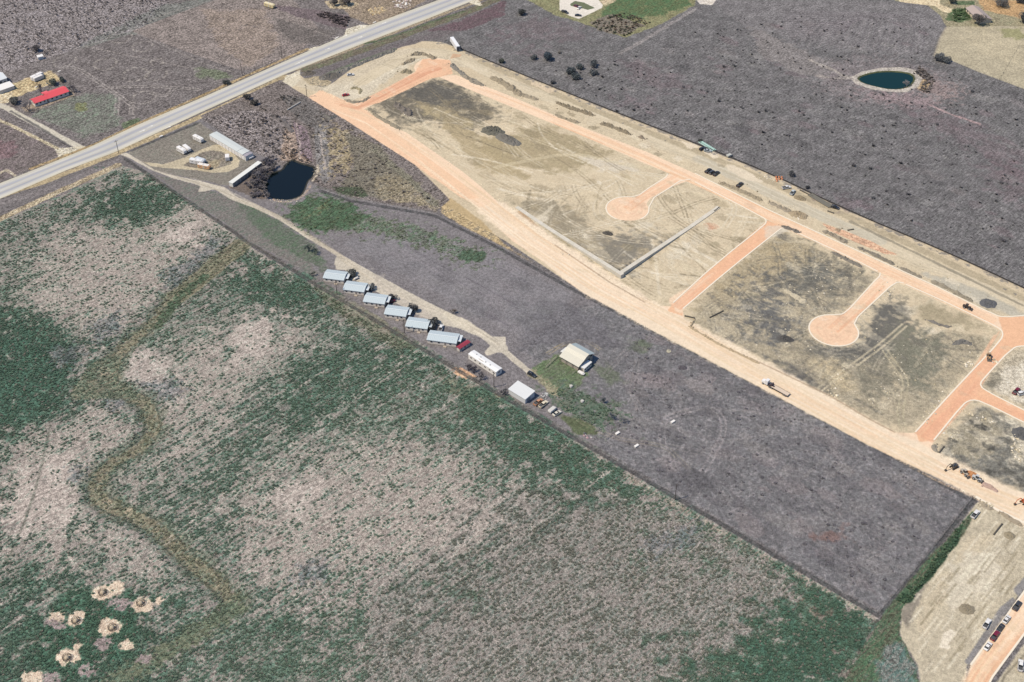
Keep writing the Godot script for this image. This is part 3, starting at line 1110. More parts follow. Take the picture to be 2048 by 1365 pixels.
func fields() -> void:
	# the big rough field this side of the parcel
	area([Vector2(-316.2, -560.1), Vector2(-279.6, -572.8), Vector2(-251.3, -599.7), Vector2(-228.1, -629.8), Vector2(-208.1, -620.8), Vector2(-136.3, -546.5), Vector2(-29.4, -451.7), Vector2(32.3, -399.7), Vector2(88.1, -351.6), Vector2(141.6, -305.8), Vector2(122.9, -277.0), Vector2(112.0, -249.0), Vector2(-215.6, -249.0)], {"c": "aaa095", "g": 0.45, "k": "56705f", "n": 0.36, "rag": 0.1, "soft": 1})
	var big := [Vector2(-316.2, -560.1), Vector2(-279.6, -572.8), Vector2(-226.8, -624.5), Vector2(-135.6, -542.0), Vector2(-29.3, -448.9), Vector2(32.2, -397.5), Vector2(141.2, -304.1), Vector2(112.0, -249.0), Vector2(-215.6, -249.0)]
	area(big, {"n": 0.55, "k": "4f7060", "rag": 3.2, "hard": 1.4, "soft": 3, "zoom": 2, "a": 0.8})
	area(big, {"c": "9c928c", "rag": 3.4, "hard": 1.5, "soft": 3, "zoom": 3, "a": 0.6})
	area([Vector2(-26.1, -364.9), Vector2(27.1, -379.3), Vector2(81.8, -351.0), Vector2(113.7, -319.9), Vector2(78.6, -277.0), Vector2(-59.1, -269.5), Vector2(-52.7, -327.4)], {"c": "a0988f", "k": "666e66", "n": 0.46, "g": 0.45, "rag": 0.9, "soft": 4, "a": 0.85})
	area([Vector2(-82.6, -379.3), Vector2(-26.4, -370.6), Vector2(-29.1, -335.1), Vector2(-88.3, -296.0), Vector2(-97.7, -335.1)], {"c": "aa9f96", "n": 0.34, "rag": 0.8, "soft": 4, "a": 0.6})
	# green flushes
	var green := [
		[[Vector2(-232.7, -581.4), Vector2(-218.1, -607.8), Vector2(-199.2, -619.2), Vector2(-178.3, -592.7), Vector2(-188.3, -567.1), Vector2(-213.3, -557.8)], 0.85],
		[[Vector2(-273.7, -503.9), Vector2(-243.4, -503.9), Vector2(-223.4, -486.0), Vector2(-210.5, -465.1), Vector2(-207.5, -440.1), Vector2(-201.3, -429.8), Vector2(-209.3, -413.3), Vector2(-227.8, -403.7), Vector2(-244.6, -400.6)], 1.0],
		[[Vector2(-292.8, -546.5), Vector2(-253.1, -537.6), Vector2(-239.5, -555.5), Vector2(-217.4, -542.0), Vector2(-221.7, -507.9), Vector2(-243.4, -503.9), Vector2(-276.1, -495.8)], 0.55],
		[[Vector2(-152.9, -520.4), Vector2(-137.2, -535.4), Vector2(-98.8, -520.4), Vector2(-80.2, -487.9), Vector2(-105.0, -487.9), Vector2(-132.3, -503.9)], 0.8],
		[[Vector2(-181.0, -495.8), Vector2(-152.5, -503.9), Vector2(-143.1, -465.1), Vector2(-162.7, -443.6), Vector2(-182.3, -457.8)], 0.5],
		[[Vector2(-110.7, -457.8), Vector2(-78.4, -468.9), Vector2(-44.6, -470.7), Vector2(-31.8, -452.4), Vector2(-60.0, -419.8), Vector2(-90.3, -406.9), Vector2(-110.0, -419.8)], 0.72],
		[[Vector2(-36.1, -443.6), Vector2(-5.6, -433.2), Vector2(32.3, -399.0), Vector2(50.9, -380.8), Vector2(33.0, -367.7), Vector2(5.7, -388.3), Vector2(-16.5, -403.7)], 0.85],
		[[Vector2(-73.6, -419.8), Vector2(-38.3, -440.1), Vector2(-14.4, -413.3), Vector2(-48.8, -388.3), Vector2(-75.9, -397.5)], 0.6],
		[[Vector2(-144.1, -385.3), Vector2(-117.6, -410.1), Vector2(-101.1, -388.3), Vector2(-123.6, -367.7)], 0.66],
		[[Vector2(-177.4, -406.9), Vector2(-156.4, -413.3), Vector2(-152.1, -382.3), Vector2(-166.6, -370.6)], 0.5],
		[[Vector2(-181.0, -314.9), Vector2(-155.8, -328.7), Vector2(-139.1, -316.2), Vector2(-138.5, -299.4), Vector2(-127.3, -282.4), Vector2(-141.1, -269.5), Vector2(-175.7, -269.5), Vector2(-200.2, -289.1)], 0.95],
		[[Vector2(-210.0, -319.9), Vector2(-181.2, -337.7), Vector2(-173.1, -329.9), Vector2(-194.5, -307.7)], 0.75],
		[[Vector2(-108.9, -317.4), Vector2(-90.2, -310.1), Vector2(-72.8, -293.7), Vector2(-48.5, -273.7), Vector2(-101.0, -269.5), Vector2(-120.7, -286.9)], 0.66],
		[[Vector2(-89.9, -322.4), Vector2(-76.9, -329.9), Vector2(-72.1, -322.4), Vector2(-85.0, -314.9)], 0.85],
		[[Vector2(-37.2, -335.1), Vector2(-19.1, -337.7), Vector2(-16.8, -327.4), Vector2(-32.5, -322.4)], 0.7],
		[[Vector2(63.0, -348.3), Vector2(80.3, -355.1), Vector2(82.6, -348.3), Vector2(66.5, -341.6)], 0.6],
		[[Vector2(66.5, -284.6), Vector2(86.7, -296.0), Vector2(103.6, -306.5), Vector2(117.2, -317.4), Vector2(139.4, -306.5), Vector2(121.4, -269.5), Vector2(64.4, -265.3)], 0.95],
		[[Vector2(-152.0, -362.1), Vector2(-127.3, -364.9), Vector2(-113.6, -345.6), Vector2(-126.0, -335.1)], 0.7]]
	for f in green:
		area(f[0], {"c": "8f9285", "soft": 5, "rag": 1.6, "hard": 1.2, "a": f[1] * 0.75})
		area(f[0], {"n": f[1] * 0.92, "k": "476b58" if f[1] > 0.7 else "50705e", "rag": 2.2, "soft": 5, "hard": 1.3})
	area([Vector2(-149.2, -499.8), Vector2(-119.4, -520.4), Vector2(-81.8, -503.9), Vector2(-34.7, -465.1), Vector2(48.8, -382.3), Vector2(16.4, -379.3), Vector2(-27.4, -397.5), Vector2(-70.6, -388.3), Vector2(-121.0, -364.9), Vector2(-151.2, -388.3), Vector2(-141.6, -443.6)], {"c": "8c9084", "soft": 6, "rag": 1.2, "hard": 1.0, "a": 0.5})
	# rows of the old crop, running away to the right
	rng.seed = 1200
	for k in 330:
		var p := Vector2(rng.randf_range(-230, 60), rng.randf_range(-470, -275))
		var t := -0.77 + rng.randf_range(-0.02, 0.02)
		var e := p + Vector2(cos(t), sin(t)) * rng.randf_range(20, 90)
		for piece in Geometry2D.intersect_polyline_with_polygon(PackedVector2Array([p, p.lerp(e, 0.35) + Vector2(0.3, 0.5), p.lerp(e, 0.7) - Vector2(0.3, 0.4), e]), PackedVector2Array([Vector2(-279.0, -520.4), Vector2(-162.7, -560.1), Vector2(-120.3, -526.8), Vector2(-29.2, -447.1), Vector2(44.6, -383.8), Vector2(15.6, -345.6), Vector2(-59.8, -277.0), Vector2(-200.0, -277.0)])):
			line(piece, rng.randf_range(0.6, 1.3), {"c": "64766a" if k % 3 else "bdb1a5", "k": "47685a", "n": 0.75 if k % 3 else 0.2, "a": rng.randf_range(0.35, 0.75), "spot": 0.5, "rag": 0.0})
	area([Vector2(-253.6, -487.9), Vector2(-226.7, -480.2), Vector2(-209.6, -443.6), Vector2(-213.6, -416.6), Vector2(-243.2, -410.1)], {"c": "5f7768", "k": "456e5c", "rag": 1.8, "soft": 5, "a": 0.8})
	area([Vector2(-173.8, -324.9), Vector2(-144.3, -317.4), Vector2(-142.4, -291.4), Vector2(-173.3, -273.7), Vector2(-183.4, -296.0)], {"c": "5d7560", "k": "3f6a54", "rag": 1.4, "soft": 4, "a": 0.8})
	area([Vector2(83.9, -289.1), Vector2(120.7, -314.9), Vector2(134.3, -305.3), Vector2(121.4, -269.5), Vector2(77.1, -265.3)], {"c": "64705c", "k": "3c6653", "rag": 1.8, "soft": 5, "a": 0.8})
	area([Vector2(111.3, -317.4), Vector2(134.3, -305.3), Vector2(118.4, -282.4), Vector2(109.6, -296.0)], {"c": "6d5f4c", "rag": 1.6, "soft": 3, "a": 0.7})
	area([Vector2(-38.8, -450.6), Vector2(-5.6, -433.2), Vector2(-3.2, -423.1), Vector2(-28.7, -433.2)], {"c": "7c7f62", "rag": 1.2, "soft": 3, "a": 0.7})
	area([Vector2(-106.6, -520.4), Vector2(-76.4, -499.8), Vector2(-44.5, -468.9), Vector2(-56.4, -465.1), Vector2(-82.7, -487.9)], {"c": "8d8770", "k": "5d6a52", "rag": 1.4, "soft": 3, "a": 0.7})
	# pale bare flushes
	for f in [[Vector2(-243.5, -560.1), Vector2(-198.0, -574.2), Vector2(-168.7, -593.7), Vector2(-166.3, -551.0), Vector2(-178.6, -520.4), Vector2(-184.3, -487.9), Vector2(-207.1, -480.2), Vector2(-241.0, -495.8), Vector2(-253.1, -537.6)], [Vector2(-164.7, -465.1), Vector2(-143.3, -480.2), Vector2(-124.8, -487.9), Vector2(-94.7, -484.1), Vector2(-110.7, -457.8), Vector2(-125.8, -433.2), Vector2(-137.7, -397.5), Vector2(-149.3, -379.3), Vector2(-157.1, -416.6), Vector2(-168.2, -436.6)], [Vector2(-225.9, -397.5), Vector2(-196.4, -419.8), Vector2(-165.3, -423.1), Vector2(-170.7, -397.5), Vector2(-181.6, -379.3), Vector2(-178.6, -351.0), Vector2(-206.8, -335.1)], [Vector2(-173.0, -362.1), Vector2(-143.4, -351.0), Vector2(-129.0, -329.9), Vector2(-143.4, -322.4), Vector2(-174.5, -335.1)], [Vector2(-101.1, -388.3), Vector2(-59.0, -406.9), Vector2(-27.4, -397.5), Vector2(-5.1, -367.7), Vector2(-25.2, -340.3), Vector2(-65.4, -335.1), Vector2(-90.9, -314.9), Vector2(-109.4, -332.5), Vector2(-119.6, -356.5)]]:
		area(f, {"c": "b2a59a", "n": 0.26, "rag": 2.4, "soft": 5, "hard": 1.3, "a": 0.8})
	for f in [[Vector2(-190.9, -468.9), Vector2(-167.2, -465.1), Vector2(-158.2, -433.2), Vector2(-166.7, -429.8), Vector2(-184.9, -443.6)], [Vector2(-183.4, -569.5), Vector2(-170.2, -571.8), Vector2(-168.1, -546.5), Vector2(-185.0, -551.0)], [Vector2(-99.0, -373.5), Vector2(-80.5, -379.3), Vector2(-81.0, -364.9), Vector2(-96.7, -356.5)], [Vector2(-210.9, -391.3), Vector2(-190.6, -397.5), Vector2(-181.4, -353.8), Vector2(-210.0, -345.6)], [Vector2(-134.7, -487.9), Vector2(-114.9, -487.9), Vector2(-119.0, -465.1), Vector2(-138.1, -450.6)]]:
		area(f, {"c": "b9aca1", "n": 0.16, "rag": 1.6, "soft": 4, "a": 0.85})
	# blue-grey stands of dead weeds beside the drain
	for f in [[Vector2(-180.0, -526.8), Vector2(-169.1, -537.6), Vector2(-160.0, -560.1), Vector2(-155.7, -551.0), Vector2(-165.8, -520.4), Vector2(-173.5, -507.9)], [Vector2(-206.8, -484.1), Vector2(-197.3, -495.8), Vector2(-192.4, -480.2), Vector2(-201.8, -468.9)], [Vector2(-222.6, -465.1), Vector2(-207.9, -468.9), Vector2(-207.7, -454.2), Vector2(-218.3, -454.2)], [Vector2(-186.0, -433.2), Vector2(-175.9, -429.8), Vector2(-176.7, -423.1), Vector2(-185.1, -424.8)], [Vector2(-176.0, -440.1), Vector2(-158.0, -443.6), Vector2(-151.3, -433.2), Vector2(-169.0, -429.8)], [Vector2(-191.8, -385.3), Vector2(-187.1, -388.3), Vector2(-183.8, -379.3), Vector2(-188.7, -377.9)], [Vector2(-85.3, -332.5), Vector2(-73.5, -335.1), Vector2(-76.4, -324.9), Vector2(-86.0, -322.4)], [Vector2(54.5, -345.6), Vector2(78.0, -353.8), Vector2(72.7, -343.0), Vector2(55.9, -337.7)]]:
		area(f, {"c": "8e8e90", "k": "5c6a70", "n": 0.5, "rag": 2.4, "soft": 3, "hard": 1.3, "zoom": 5, "a": 0.7})
	# grass drain
	line(creek, 12.5, {"c": "868a78", "k": "5a7060", "n": 0.55, "soft": 3, "rag": 1.6, "a": 0.7})
	line(creek, 6.2, {"c": "918a74", "k": "6c765f", "n": 0.45, "g": 0.5, "soft": 2, "rag": 2.2, "zoom": 5, "pale": 0.12})
	line(PackedVector2Array([Vector2(-145.0, -551.0), Vector2(-155.2, -533.3), Vector2(-162.8, -518.3), Vector2(-170.6, -505.9)]), 12.0, {"c": "90886f", "k": "6c765e", "n": 0.45, "soft": 2, "rag": 0.9})
	area([Vector2(-192.4, -465.1), Vector2(-188.4, -463.3), Vector2(-186.1, -445.3), Vector2(-179.1, -438.4), Vector2(-166.7, -429.8), Vector2(-178.6, -431.2), Vector2(-188.9, -430.8), Vector2(-203.1, -429.8), Vector2(-204.9, -434.9), Vector2(-201.3, -452.4)], {"c": "8e8a72", "k": "5c7460", "n": 0.5, "soft": 1, "rag": 0.7})
	line(PackedVector2Array([Vector2(-108.4, -312.0), Vector2(-114.4, -304.1), Vector2(-122.7, -297.1), Vector2(-130.8, -290.3), Vector2(-140.4, -282.4), Vector2(-147.8, -274.8)]), 9.0, {"c": "7c8468", "k": "58705a", "n": 0.5, "soft": 3, "rag": 1.6, "zoom": 5})
	line(round_off([Vector2(-158.8, -524.7), Vector2(-166.2, -512.1), Vector2(-171.7, -499.0), Vector2(-174.0, -484.1)], 2), 5.0, {"c": "6e7a60", "k": "4c6a50", "n": 0.6, "soft": 2, "rag": 1.6, "zoom": 5})
	for s in [3.5, -3.5]:
		line(shifted(resample(creek, 3.0), s), 0.9, {"c": "4f5648", "a": 0.75, "spot": 0.3})
	for b in [[Vector2(-192.8, -449.9), 3.0], [Vector2(-171.3, -366.3), 2.0], [Vector2(-159.9, -361.5), 2.2]]:
		area(oval(b[0], b[1] * 1.6, b[1], 16, 0.6, 0.3), {"c": "c0ae90", "rag": 0.6, "soft": 1, "a": 0.75})
	# rows left by the planter, and old vehicle tracks through the field
	rng.seed = 31
	for k in 46:
		var p := Vector2(rng.randf_range(-190, 40), rng.randf_range(-440, -290))
		var t := -0.77 + rng.randf_range(-0.04, 0.04)
		var e := p + Vector2(cos(t), sin(t)) * rng.randf_range(15, 60)
		if p.x * 0.66 - p.y < 520.0 and e.x * 0.66 - e.y < 500.0:
			line(PackedVector2Array([p, p.lerp(e, 0.5) + Vector2(0.4, 0.3), e]), rng.randf_range(0.5, 0.9), {"c": "5d6258" if rng.randf() < 0.6 else "b8ada2", "a": rng.randf_range(0.25, 0.55), "spot": 0.5})
	for t in [[Vector2(-39.2, -469.6), Vector2(-53.1, -452.4), Vector2(-70.3, -433.2), Vector2(-93.9, -400.6), Vector2(-112.1, -375.0), Vector2(-130.0, -356.5), Vector2(-155.7, -332.5), Vector2(-181.0, -314.9), Vector2(-195.5, -298.3)], [Vector2(-42.2, -471.1), Vector2(-57.8, -452.4), Vector2(-86.5, -413.3), Vector2(-112.5, -377.9), Vector2(-133.6, -353.8)]]:
		ruts(PackedVector2Array(t), {"c": "bcb0a4", "n": 0.1, "a": 0.55, "spot": 0.6}, 2.4, 0.9)
	line(PackedVector2Array([Vector2(-208.2, -413.3), Vector2(-205.4, -391.3), Vector2(-203.6, -373.5), Vector2(-202.9, -356.5), Vector2(-203.5, -337.7), Vector2(-205.2, -329.9)]), 1.2, {"c": "565e50", "a": 0.6, "spot": 0.4})
	line(PackedVector2Array([Vector2(-155.5, -388.3), Vector2(-150.7, -367.7), Vector2(-143.3, -345.6)]), 0.8, {"c": "4a5a4c", "a": 0.5, "spot": 0.4})
	# pale mown edge along the parcel
	line(PackedVector2Array([Vector2(-211.2, -621.8), Vector2(-136.9, -550.1), Vector2(-98.2, -514.5), Vector2(-65.1, -484.1), Vector2(-34.4, -457.8), Vector2(-3.2, -429.8)]), 1.3, {"c": "b09c74", "a": 0.7, "spot": 0.5})
	line(PackedVector2Array([Vector2(17.0, -409.4), Vector2(38.4, -389.8), Vector2(68.7, -364.9), Vector2(96.9, -340.8), Vector2(121.8, -321.1), Vector2(139.4, -306.3)]), 2.4, {"c": "b3a48c", "a": 0.6, "spot": 0.6})
	area(oval(Vector2(-22.6, -448.2), 6.0, 3.2, 24, 0.6, 0.15), {"c": "d2a988", "n": 0.05, "soft": 2, "rag": 1.2, "hard": 4.0, "zoom": 9, "pale": 0.1})
	# hay feeding spots
	for h in [[Vector2(-161.2, -318.1), 5.0, 3.6], [Vector2(-156.4, -320.4), 3.6, 3.4], [Vector2(-144.4, -312.3), 4.6, 3.6], [Vector2(-176.3, -306.5), 3.4, 2.9], [Vector2(-168.6, -305.8), 3.4, 4.0], [Vector2(-154.6, -302.0), 4.8, 4.2], [Vector2(-167.0, -288.2), 4.8, 3.8], [Vector2(-164.9, -293.0), 1.9, 1.8], [Vector2(-145.9, -293.4), 3.2, 2.4], [Vector2(-177.6, -278.5), 4.6, 3.8], [Vector2(-138.2, -314.4), 1.8, 2.6]]:
		area(oval(h[0], h[1], h[2], 26, 0.3, 0.1), {"c": "dcc2a6", "n": 0.12, "g": 0.4, "rag": 0.9, "soft": 2, "hard": 2.6, "zoom": 6})
	for h in [[Vector2(-153.5, -313.0), 5.2, 3.0], [Vector2(-155.3, -294.1), 4.0, 3.2], [Vector2(-158.5, -282.0), 4.0, 3.0], [Vector2(-138.1, -287.3), 3.0, 2.2], [Vector2(-175.2, -302.9), 5.0, 1.8], [Vector2(-170.3, -278.9), 4.0, 2.4]]:
		area(oval(h[0], h[1], h[2], 22, 0.3, 0.12), {"c": "9a8a88", "n": 0.2, "rag": 1.6, "soft": 2, "zoom": 9})
	# the parcel
	area([Vector2(-230.4, -642.3), Vector2(-191.5, -682.4), Vector2(-154.6, -646.2), Vector2(-108.6, -605.2), Vector2(-90.7, -595.7), Vector2(-42.4, -580.9), Vector2(-6.4, -550.1), Vector2(32.2, -513.3), Vector2(90.4, -463.7), Vector2(195.6, -370.0), Vector2(142.4, -309.6), Vector2(88.7, -356.0), Vector2(32.5, -403.7), Vector2(-29.6, -457.1), Vector2(-98.8, -520.4), Vector2(-138.5, -551.9)], {"c": "817d7f", "g": 0.3, "k": "666466", "n": 0.1, "rag": 0.15, "soft": 1})
	area([Vector2(54.3, -499.8), Vector2(195.6, -370.0), Vector2(142.4, -309.6), Vector2(45.2, -392.9), Vector2(6.3, -465.1), Vector2(26.5, -495.8)], {"c": "827f83", "k": "6a696c", "n": 0.1, "g": 0.36, "rag": 1.6, "soft": 3})
	area([Vector2(54.3, -499.8), Vector2(195.6, -370.0), Vector2(142.4, -309.6), Vector2(45.2, -392.9), Vector2(6.3, -465.1), Vector2(26.5, -495.8)], {"c": "8a8788", "rag": 3.0, "soft": 3, "a": 0.6, "zoom": 3})
	area([Vector2(54.3, -499.8), Vector2(195.6, -370.0), Vector2(142.4, -309.6), Vector2(45.2, -392.9), Vector2(6.3, -465.1), Vector2(26.5, -495.8)], {"c": "65666a", "rag": 3.4, "soft": 3, "a": 0.55, "zoom": 5})
	area([Vector2(-91.9, -553.3), Vector2(-55.4, -567.1), Vector2(-6.3, -537.6), Vector2(32.0, -507.9), Vector2(6.3, -472.6), Vector2(-31.3, -503.9), Vector2(-69.1, -535.4)], {"c": "848185", "k": "6f6e72", "n": 0.1, "g": 0.28, "rag": 0.6, "soft": 3})
	area([Vector2(-226.3, -643.4), Vector2(-190.6, -677.6), Vector2(-146.2, -629.8), Vector2(-161.4, -607.8), Vector2(-208.9, -624.5)], {"c": "8c867b", "k": "6e7266", "n": 0.3, "rag": 0.8, "soft": 2})
	area([Vector2(-208.3, -621.8), Vector2(-177.0, -607.8), Vector2(-154.8, -593.7), Vector2(-113.6, -555.5), Vector2(-98.8, -520.4), Vector2(-138.6, -552.8)], {"c": "86807c", "k": "5d6a5e", "n": 0.4, "rag": 0.9, "soft": 2})
	area([Vector2(-160.2, -601.2), Vector2(-126.9, -574.2), Vector2(-101.8, -546.5), Vector2(-97.0, -526.8), Vector2(-135.7, -560.1)], {"c": "767c70", "k": "51684f", "n": 0.5, "rag": 1.4, "soft": 3})
	area([Vector2(-123.1, -576.6), Vector2(-120.9, -591.2), Vector2(-108.0, -599.7), Vector2(-93.4, -594.7), Vector2(-82.1, -578.0), Vector2(-61.1, -571.8), Vector2(-43.0, -563.9), Vector2(-29.1, -551.9), Vector2(-13.8, -544.3), Vector2(-12.9, -536.8), Vector2(-24.6, -534.1), Vector2(-38.2, -546.5), Vector2(-51.7, -551.0), Vector2(-71.2, -562.0), Vector2(-93.0, -563.9), Vector2(-108.8, -560.1)], {"c": "6e7663", "k": "4a644e", "n": 0.42, "g": 0.6, "rag": 2.0, "soft": 4, "zoom": 4})
	area([Vector2(-123.1, -576.6), Vector2(-120.9, -591.2), Vector2(-107.7, -597.7), Vector2(-90.3, -591.2), Vector2(-77.9, -576.6), Vector2(-87.9, -567.1), Vector2(-109.1, -562.5)], {"c": "586a4c", "k": "3f5e44", "n": 0.6, "rag": 1.4, "soft": 3, "zoom": 4, "a": 0.8})
	area(oval(Vector2(-20.8, -541.2), 8.0, 5.0), {"c": "5c6a50", "k": "45604a", "n": 0.6, "rag": 1.2, "soft": 2, "zoom": 4})
	area([Vector2(-106.6, -587.7), Vector2(-101.4, -591.2), Vector2(-103.1, -581.4), Vector2(-110.5, -574.2), Vector2(-116.5, -578.0)], {"c": "85865a", "rag": 1.4, "soft": 3, "a": 0.7})
	area([Vector2(-161.1, -606.3), Vector2(-152.0, -629.8), Vector2(-133.5, -621.8), Vector2(-138.0, -593.7), Vector2(-153.2, -601.2)], {"c": "7b6e66", "k": "5f5a58", "n": 0.3, "rag": 0.8, "soft": 2})
	# grass and lanes round the barn
	area([Vector2(9.0, -452.4), Vector2(21.8, -462.2), Vector2(36.3, -447.8), Vector2(26.8, -433.2), Vector2(15.4, -440.1)], {"c": "748062", "k": "56704a", "n": 0.5, "rag": 1.2, "soft": 2, "zoom": 5})
	area([Vector2(15.4, -438.4), Vector2(27.1, -440.1), Vector2(40.5, -429.8), Vector2(50.6, -424.8), Vector2(47.6, -414.9), Vector2(37.2, -410.1), Vector2(22.0, -424.8)], {"c": "727c6c", "k": "4a6652", "n": 0.5, "rag": 2.0, "soft": 4, "zoom": 4})
	area([Vector2(21.8, -419.8), Vector2(37.4, -413.3), Vector2(39.3, -406.9), Vector2(28.2, -406.9)], {"c": "66704e", "k": "506044", "n": 0.4, "rag": 1.0, "soft": 2})
	area([Vector2(58.7, -474.5), Vector2(67.1, -472.6), Vector2(66.1, -460.7), Vector2(59.6, -462.9)], {"c": "66705e", "rag": 1.3, "soft": 3})
	area([Vector2(37.2, -457.8), Vector2(51.0, -448.9), Vector2(52.9, -441.8), Vector2(43.5, -441.8)], {"c": "68705f", "rag": 1.3, "soft": 3})
	ruts(round_off([Vector2(17.0, -462.2), Vector2(23.2, -468.1), Vector2(30.6, -472.2), Vector2(37.9, -471.1), Vector2(42.4, -465.1)], 2), {"c": "b09c70", "a": 0.7, "spot": 0.4}, 1.6, 0.8)
	area([Vector2(1.5, -487.9), Vector2(24.2, -503.9), Vector2(43.6, -487.9), Vector2(52.0, -465.1), Vector2(37.7, -468.9), Vector2(18.4, -468.9), Vector2(3.9, -468.9)], {"c": "706e74", "rag": 1.2, "soft": 3, "a": 0.7})
	line(PackedVector2Array([Vector2(9.0, -448.9), Vector2(15.4, -441.8), Vector2(19.9, -434.9)]), 5.0, {"c": "a09a78", "soft": 2, "rag": 1.0})
	ruts(round_off([Vector2(17.7, -436.6), Vector2(24.3, -424.8), Vector2(31.8, -414.0), Vector2(41.6, -407.5), Vector2(50.2, -403.1), Vector2(67.8, -400.6), Vector2(74.4, -389.8), Vector2(77.2, -385.3)], 2), {"c": "a0957c", "a": 0.55, "spot": 0.4}, 1.7, 0.7)
	ruts(round_off([Vector2(69.3, -417.2), Vector2(77.7, -421.5), Vector2(86.0, -424.8), Vector2(92.8, -423.8), Vector2(95.8, -417.2), Vector2(94.8, -407.5), Vector2(90.0, -397.5), Vector2(86.0, -389.8), Vector2(82.5, -383.8)], 2), {"c": "9d9698", "a": 0.75}, 2.2, 0.9)
	ruts(round_off([Vector2(69.3, -416.6), Vector2(66.6, -406.9), Vector2(67.5, -397.5), Vector2(68.6, -385.3)], 2), {"c": "969092", "a": 0.6}, 2.2, 0.8)
	for t in [[Vector2(59.9, -457.8), Vector2(57.2, -443.6), Vector2(55.0, -433.2), Vector2(60.5, -419.8)], [Vector2(136.0, -332.5), Vector2(149.5, -339.0), Vector2(159.4, -347.0), Vector2(158.9, -353.8)], [Vector2(119.1, -351.0), Vector2(133.0, -337.7), Vector2(139.5, -329.9), Vector2(132.9, -317.4)], [Vector2(67.8, -400.6), Vector2(80.6, -395.9), Vector2(91.2, -392.9)], [Vector2(43.8, -447.1), Vector2(51.7, -459.6), Vector2(55.6, -465.1)]]:
		ruts(round_off(t, 2), {"c": "98908f", "a": 0.5, "spot": 0.3}, 2.0, 0.8)
	wander(PackedVector2Array([Vector2(52.0, -429.8), Vector2(93.7, -450.6), Vector2(185.4, -367.7), Vector2(144.2, -314.9), Vector2(60.1, -388.3)]), 150, ["98928f", "605e63", "8d8684", "6d666a"], 0.15, 0.45, 40)
	blotches(PackedVector2Array([Vector2(56.0, -487.9), Vector2(192.6, -370.6), Vector2(143.6, -312.5), Vector2(47.4, -394.4)]), 130, ["8f8a88", "646266", "8a7f80", "5e5d62"], 1.2, 5.0, 0.5, 906)
	blotches(PackedVector2Array([Vector2(-89.0, -551.0), Vector2(-52.7, -567.1), Vector2(-6.3, -537.6), Vector2(29.4, -507.9), Vector2(3.9, -472.6), Vector2(-36.4, -503.9)]), 40, ["8c8789", "737176", "77777a"], 2.0, 6.0, 0.4, 907)
	area([Vector2(127.3, -351.0), Vector2(139.4, -349.7), Vector2(136.3, -344.3), Vector2(126.3, -345.6)], {"c": "8f6f68", "rag": 1.8, "soft": 3, "a": 0.7})
	# mowing lines in the near half of the parcel
	rng.seed = 44
	for k in 60:
		var p := Vector2(-69.3, -537.6) + Vector2(rng.randf_range(-40, 70), rng.randf_range(-25, 50))
		var e := p + Vector2(cos(0.72), sin(0.72)) * rng.randf_range(20, 50)
		for piece in Geometry2D.intersect_polyline_with_polygon(PackedVector2Array([p, e]), PackedVector2Array([Vector2(-89.0, -551.0), Vector2(-52.7, -567.1), Vector2(-6.3, -537.6), Vector2(29.4, -507.9), Vector2(3.9, -480.2), Vector2(-31.2, -499.8)])):
			line(piece, 0.7, {"c": "8a848a" if k % 2 else "68636c", "a": 0.35})
	# parcel boundary: drop shadow of the outline painted in as a dark strip
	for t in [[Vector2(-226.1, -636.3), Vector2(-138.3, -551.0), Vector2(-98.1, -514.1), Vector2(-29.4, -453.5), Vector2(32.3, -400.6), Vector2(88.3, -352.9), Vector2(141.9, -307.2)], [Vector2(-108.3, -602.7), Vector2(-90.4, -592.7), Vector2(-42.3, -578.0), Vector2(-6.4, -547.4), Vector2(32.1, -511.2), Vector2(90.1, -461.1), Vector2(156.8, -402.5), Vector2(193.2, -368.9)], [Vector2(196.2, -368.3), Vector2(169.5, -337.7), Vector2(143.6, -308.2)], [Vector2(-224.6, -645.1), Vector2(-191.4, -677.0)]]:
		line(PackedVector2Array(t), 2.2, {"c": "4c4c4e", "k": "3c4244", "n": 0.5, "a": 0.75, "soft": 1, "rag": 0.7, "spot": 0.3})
	# driveway, forecourt, lane of the storage yard
	area(DRIVE(), {"c": "c9c0ac", "n": 0.0, "g": 0.18, "soft": 1, "rag": 0.5, "hard": 3.0})
	area([Vector2(-72.3, -526.8), Vector2(-56.8, -507.9), Vector2(-35.7, -487.9), Vector2(-37.9, -482.1), Vector2(-56.3, -499.8), Vector2(-72.9, -518.3)], {"c": "bdb4a6", "rag": 1.2, "soft": 3, "a": 0.6})
	area([Vector2(-34.7, -495.0), Vector2(-22.0, -487.9), Vector2(-12.0, -475.6), Vector2(-19.3, -477.1), Vector2(-30.6, -486.0)], {"c": "d6cbb2", "rag": 0.9, "soft": 2, "a": 0.8})
	streaks(PackedVector2Array([Vector2(-209.7, -628.2), Vector2(-177.4, -610.4), Vector2(-160.2, -601.2), Vector2(-127.1, -575.6), Vector2(-93.0, -542.9), Vector2(-62.2, -512.1), Vector2(-23.2, -486.0), Vector2(-5.8, -468.9)]), 1.6, 26, ["ddd4c0", "aaa292", "bab09c"], 0.2, 0.5, 51)
	area(LOOP()[0], {"c": "c2b594", "n": 0.0, "g": 0.25, "soft": 1, "rag": 0.7, "hard": 2.5})
	area(LOOP()[1], {"c": "8b8276", "k": "6a6c5c", "n": 0.3, "g": 0.5, "soft": 1, "rag": 0.7, "hard": 2.5})
	area([Vector2(-180.1, -632.5), Vector2(-170.6, -636.3), Vector2(-170.4, -627.1), Vector2(-175.9, -625.5)], {"c": "b3a27e", "rag": 1.2, "soft": 2, "a": 0.8})

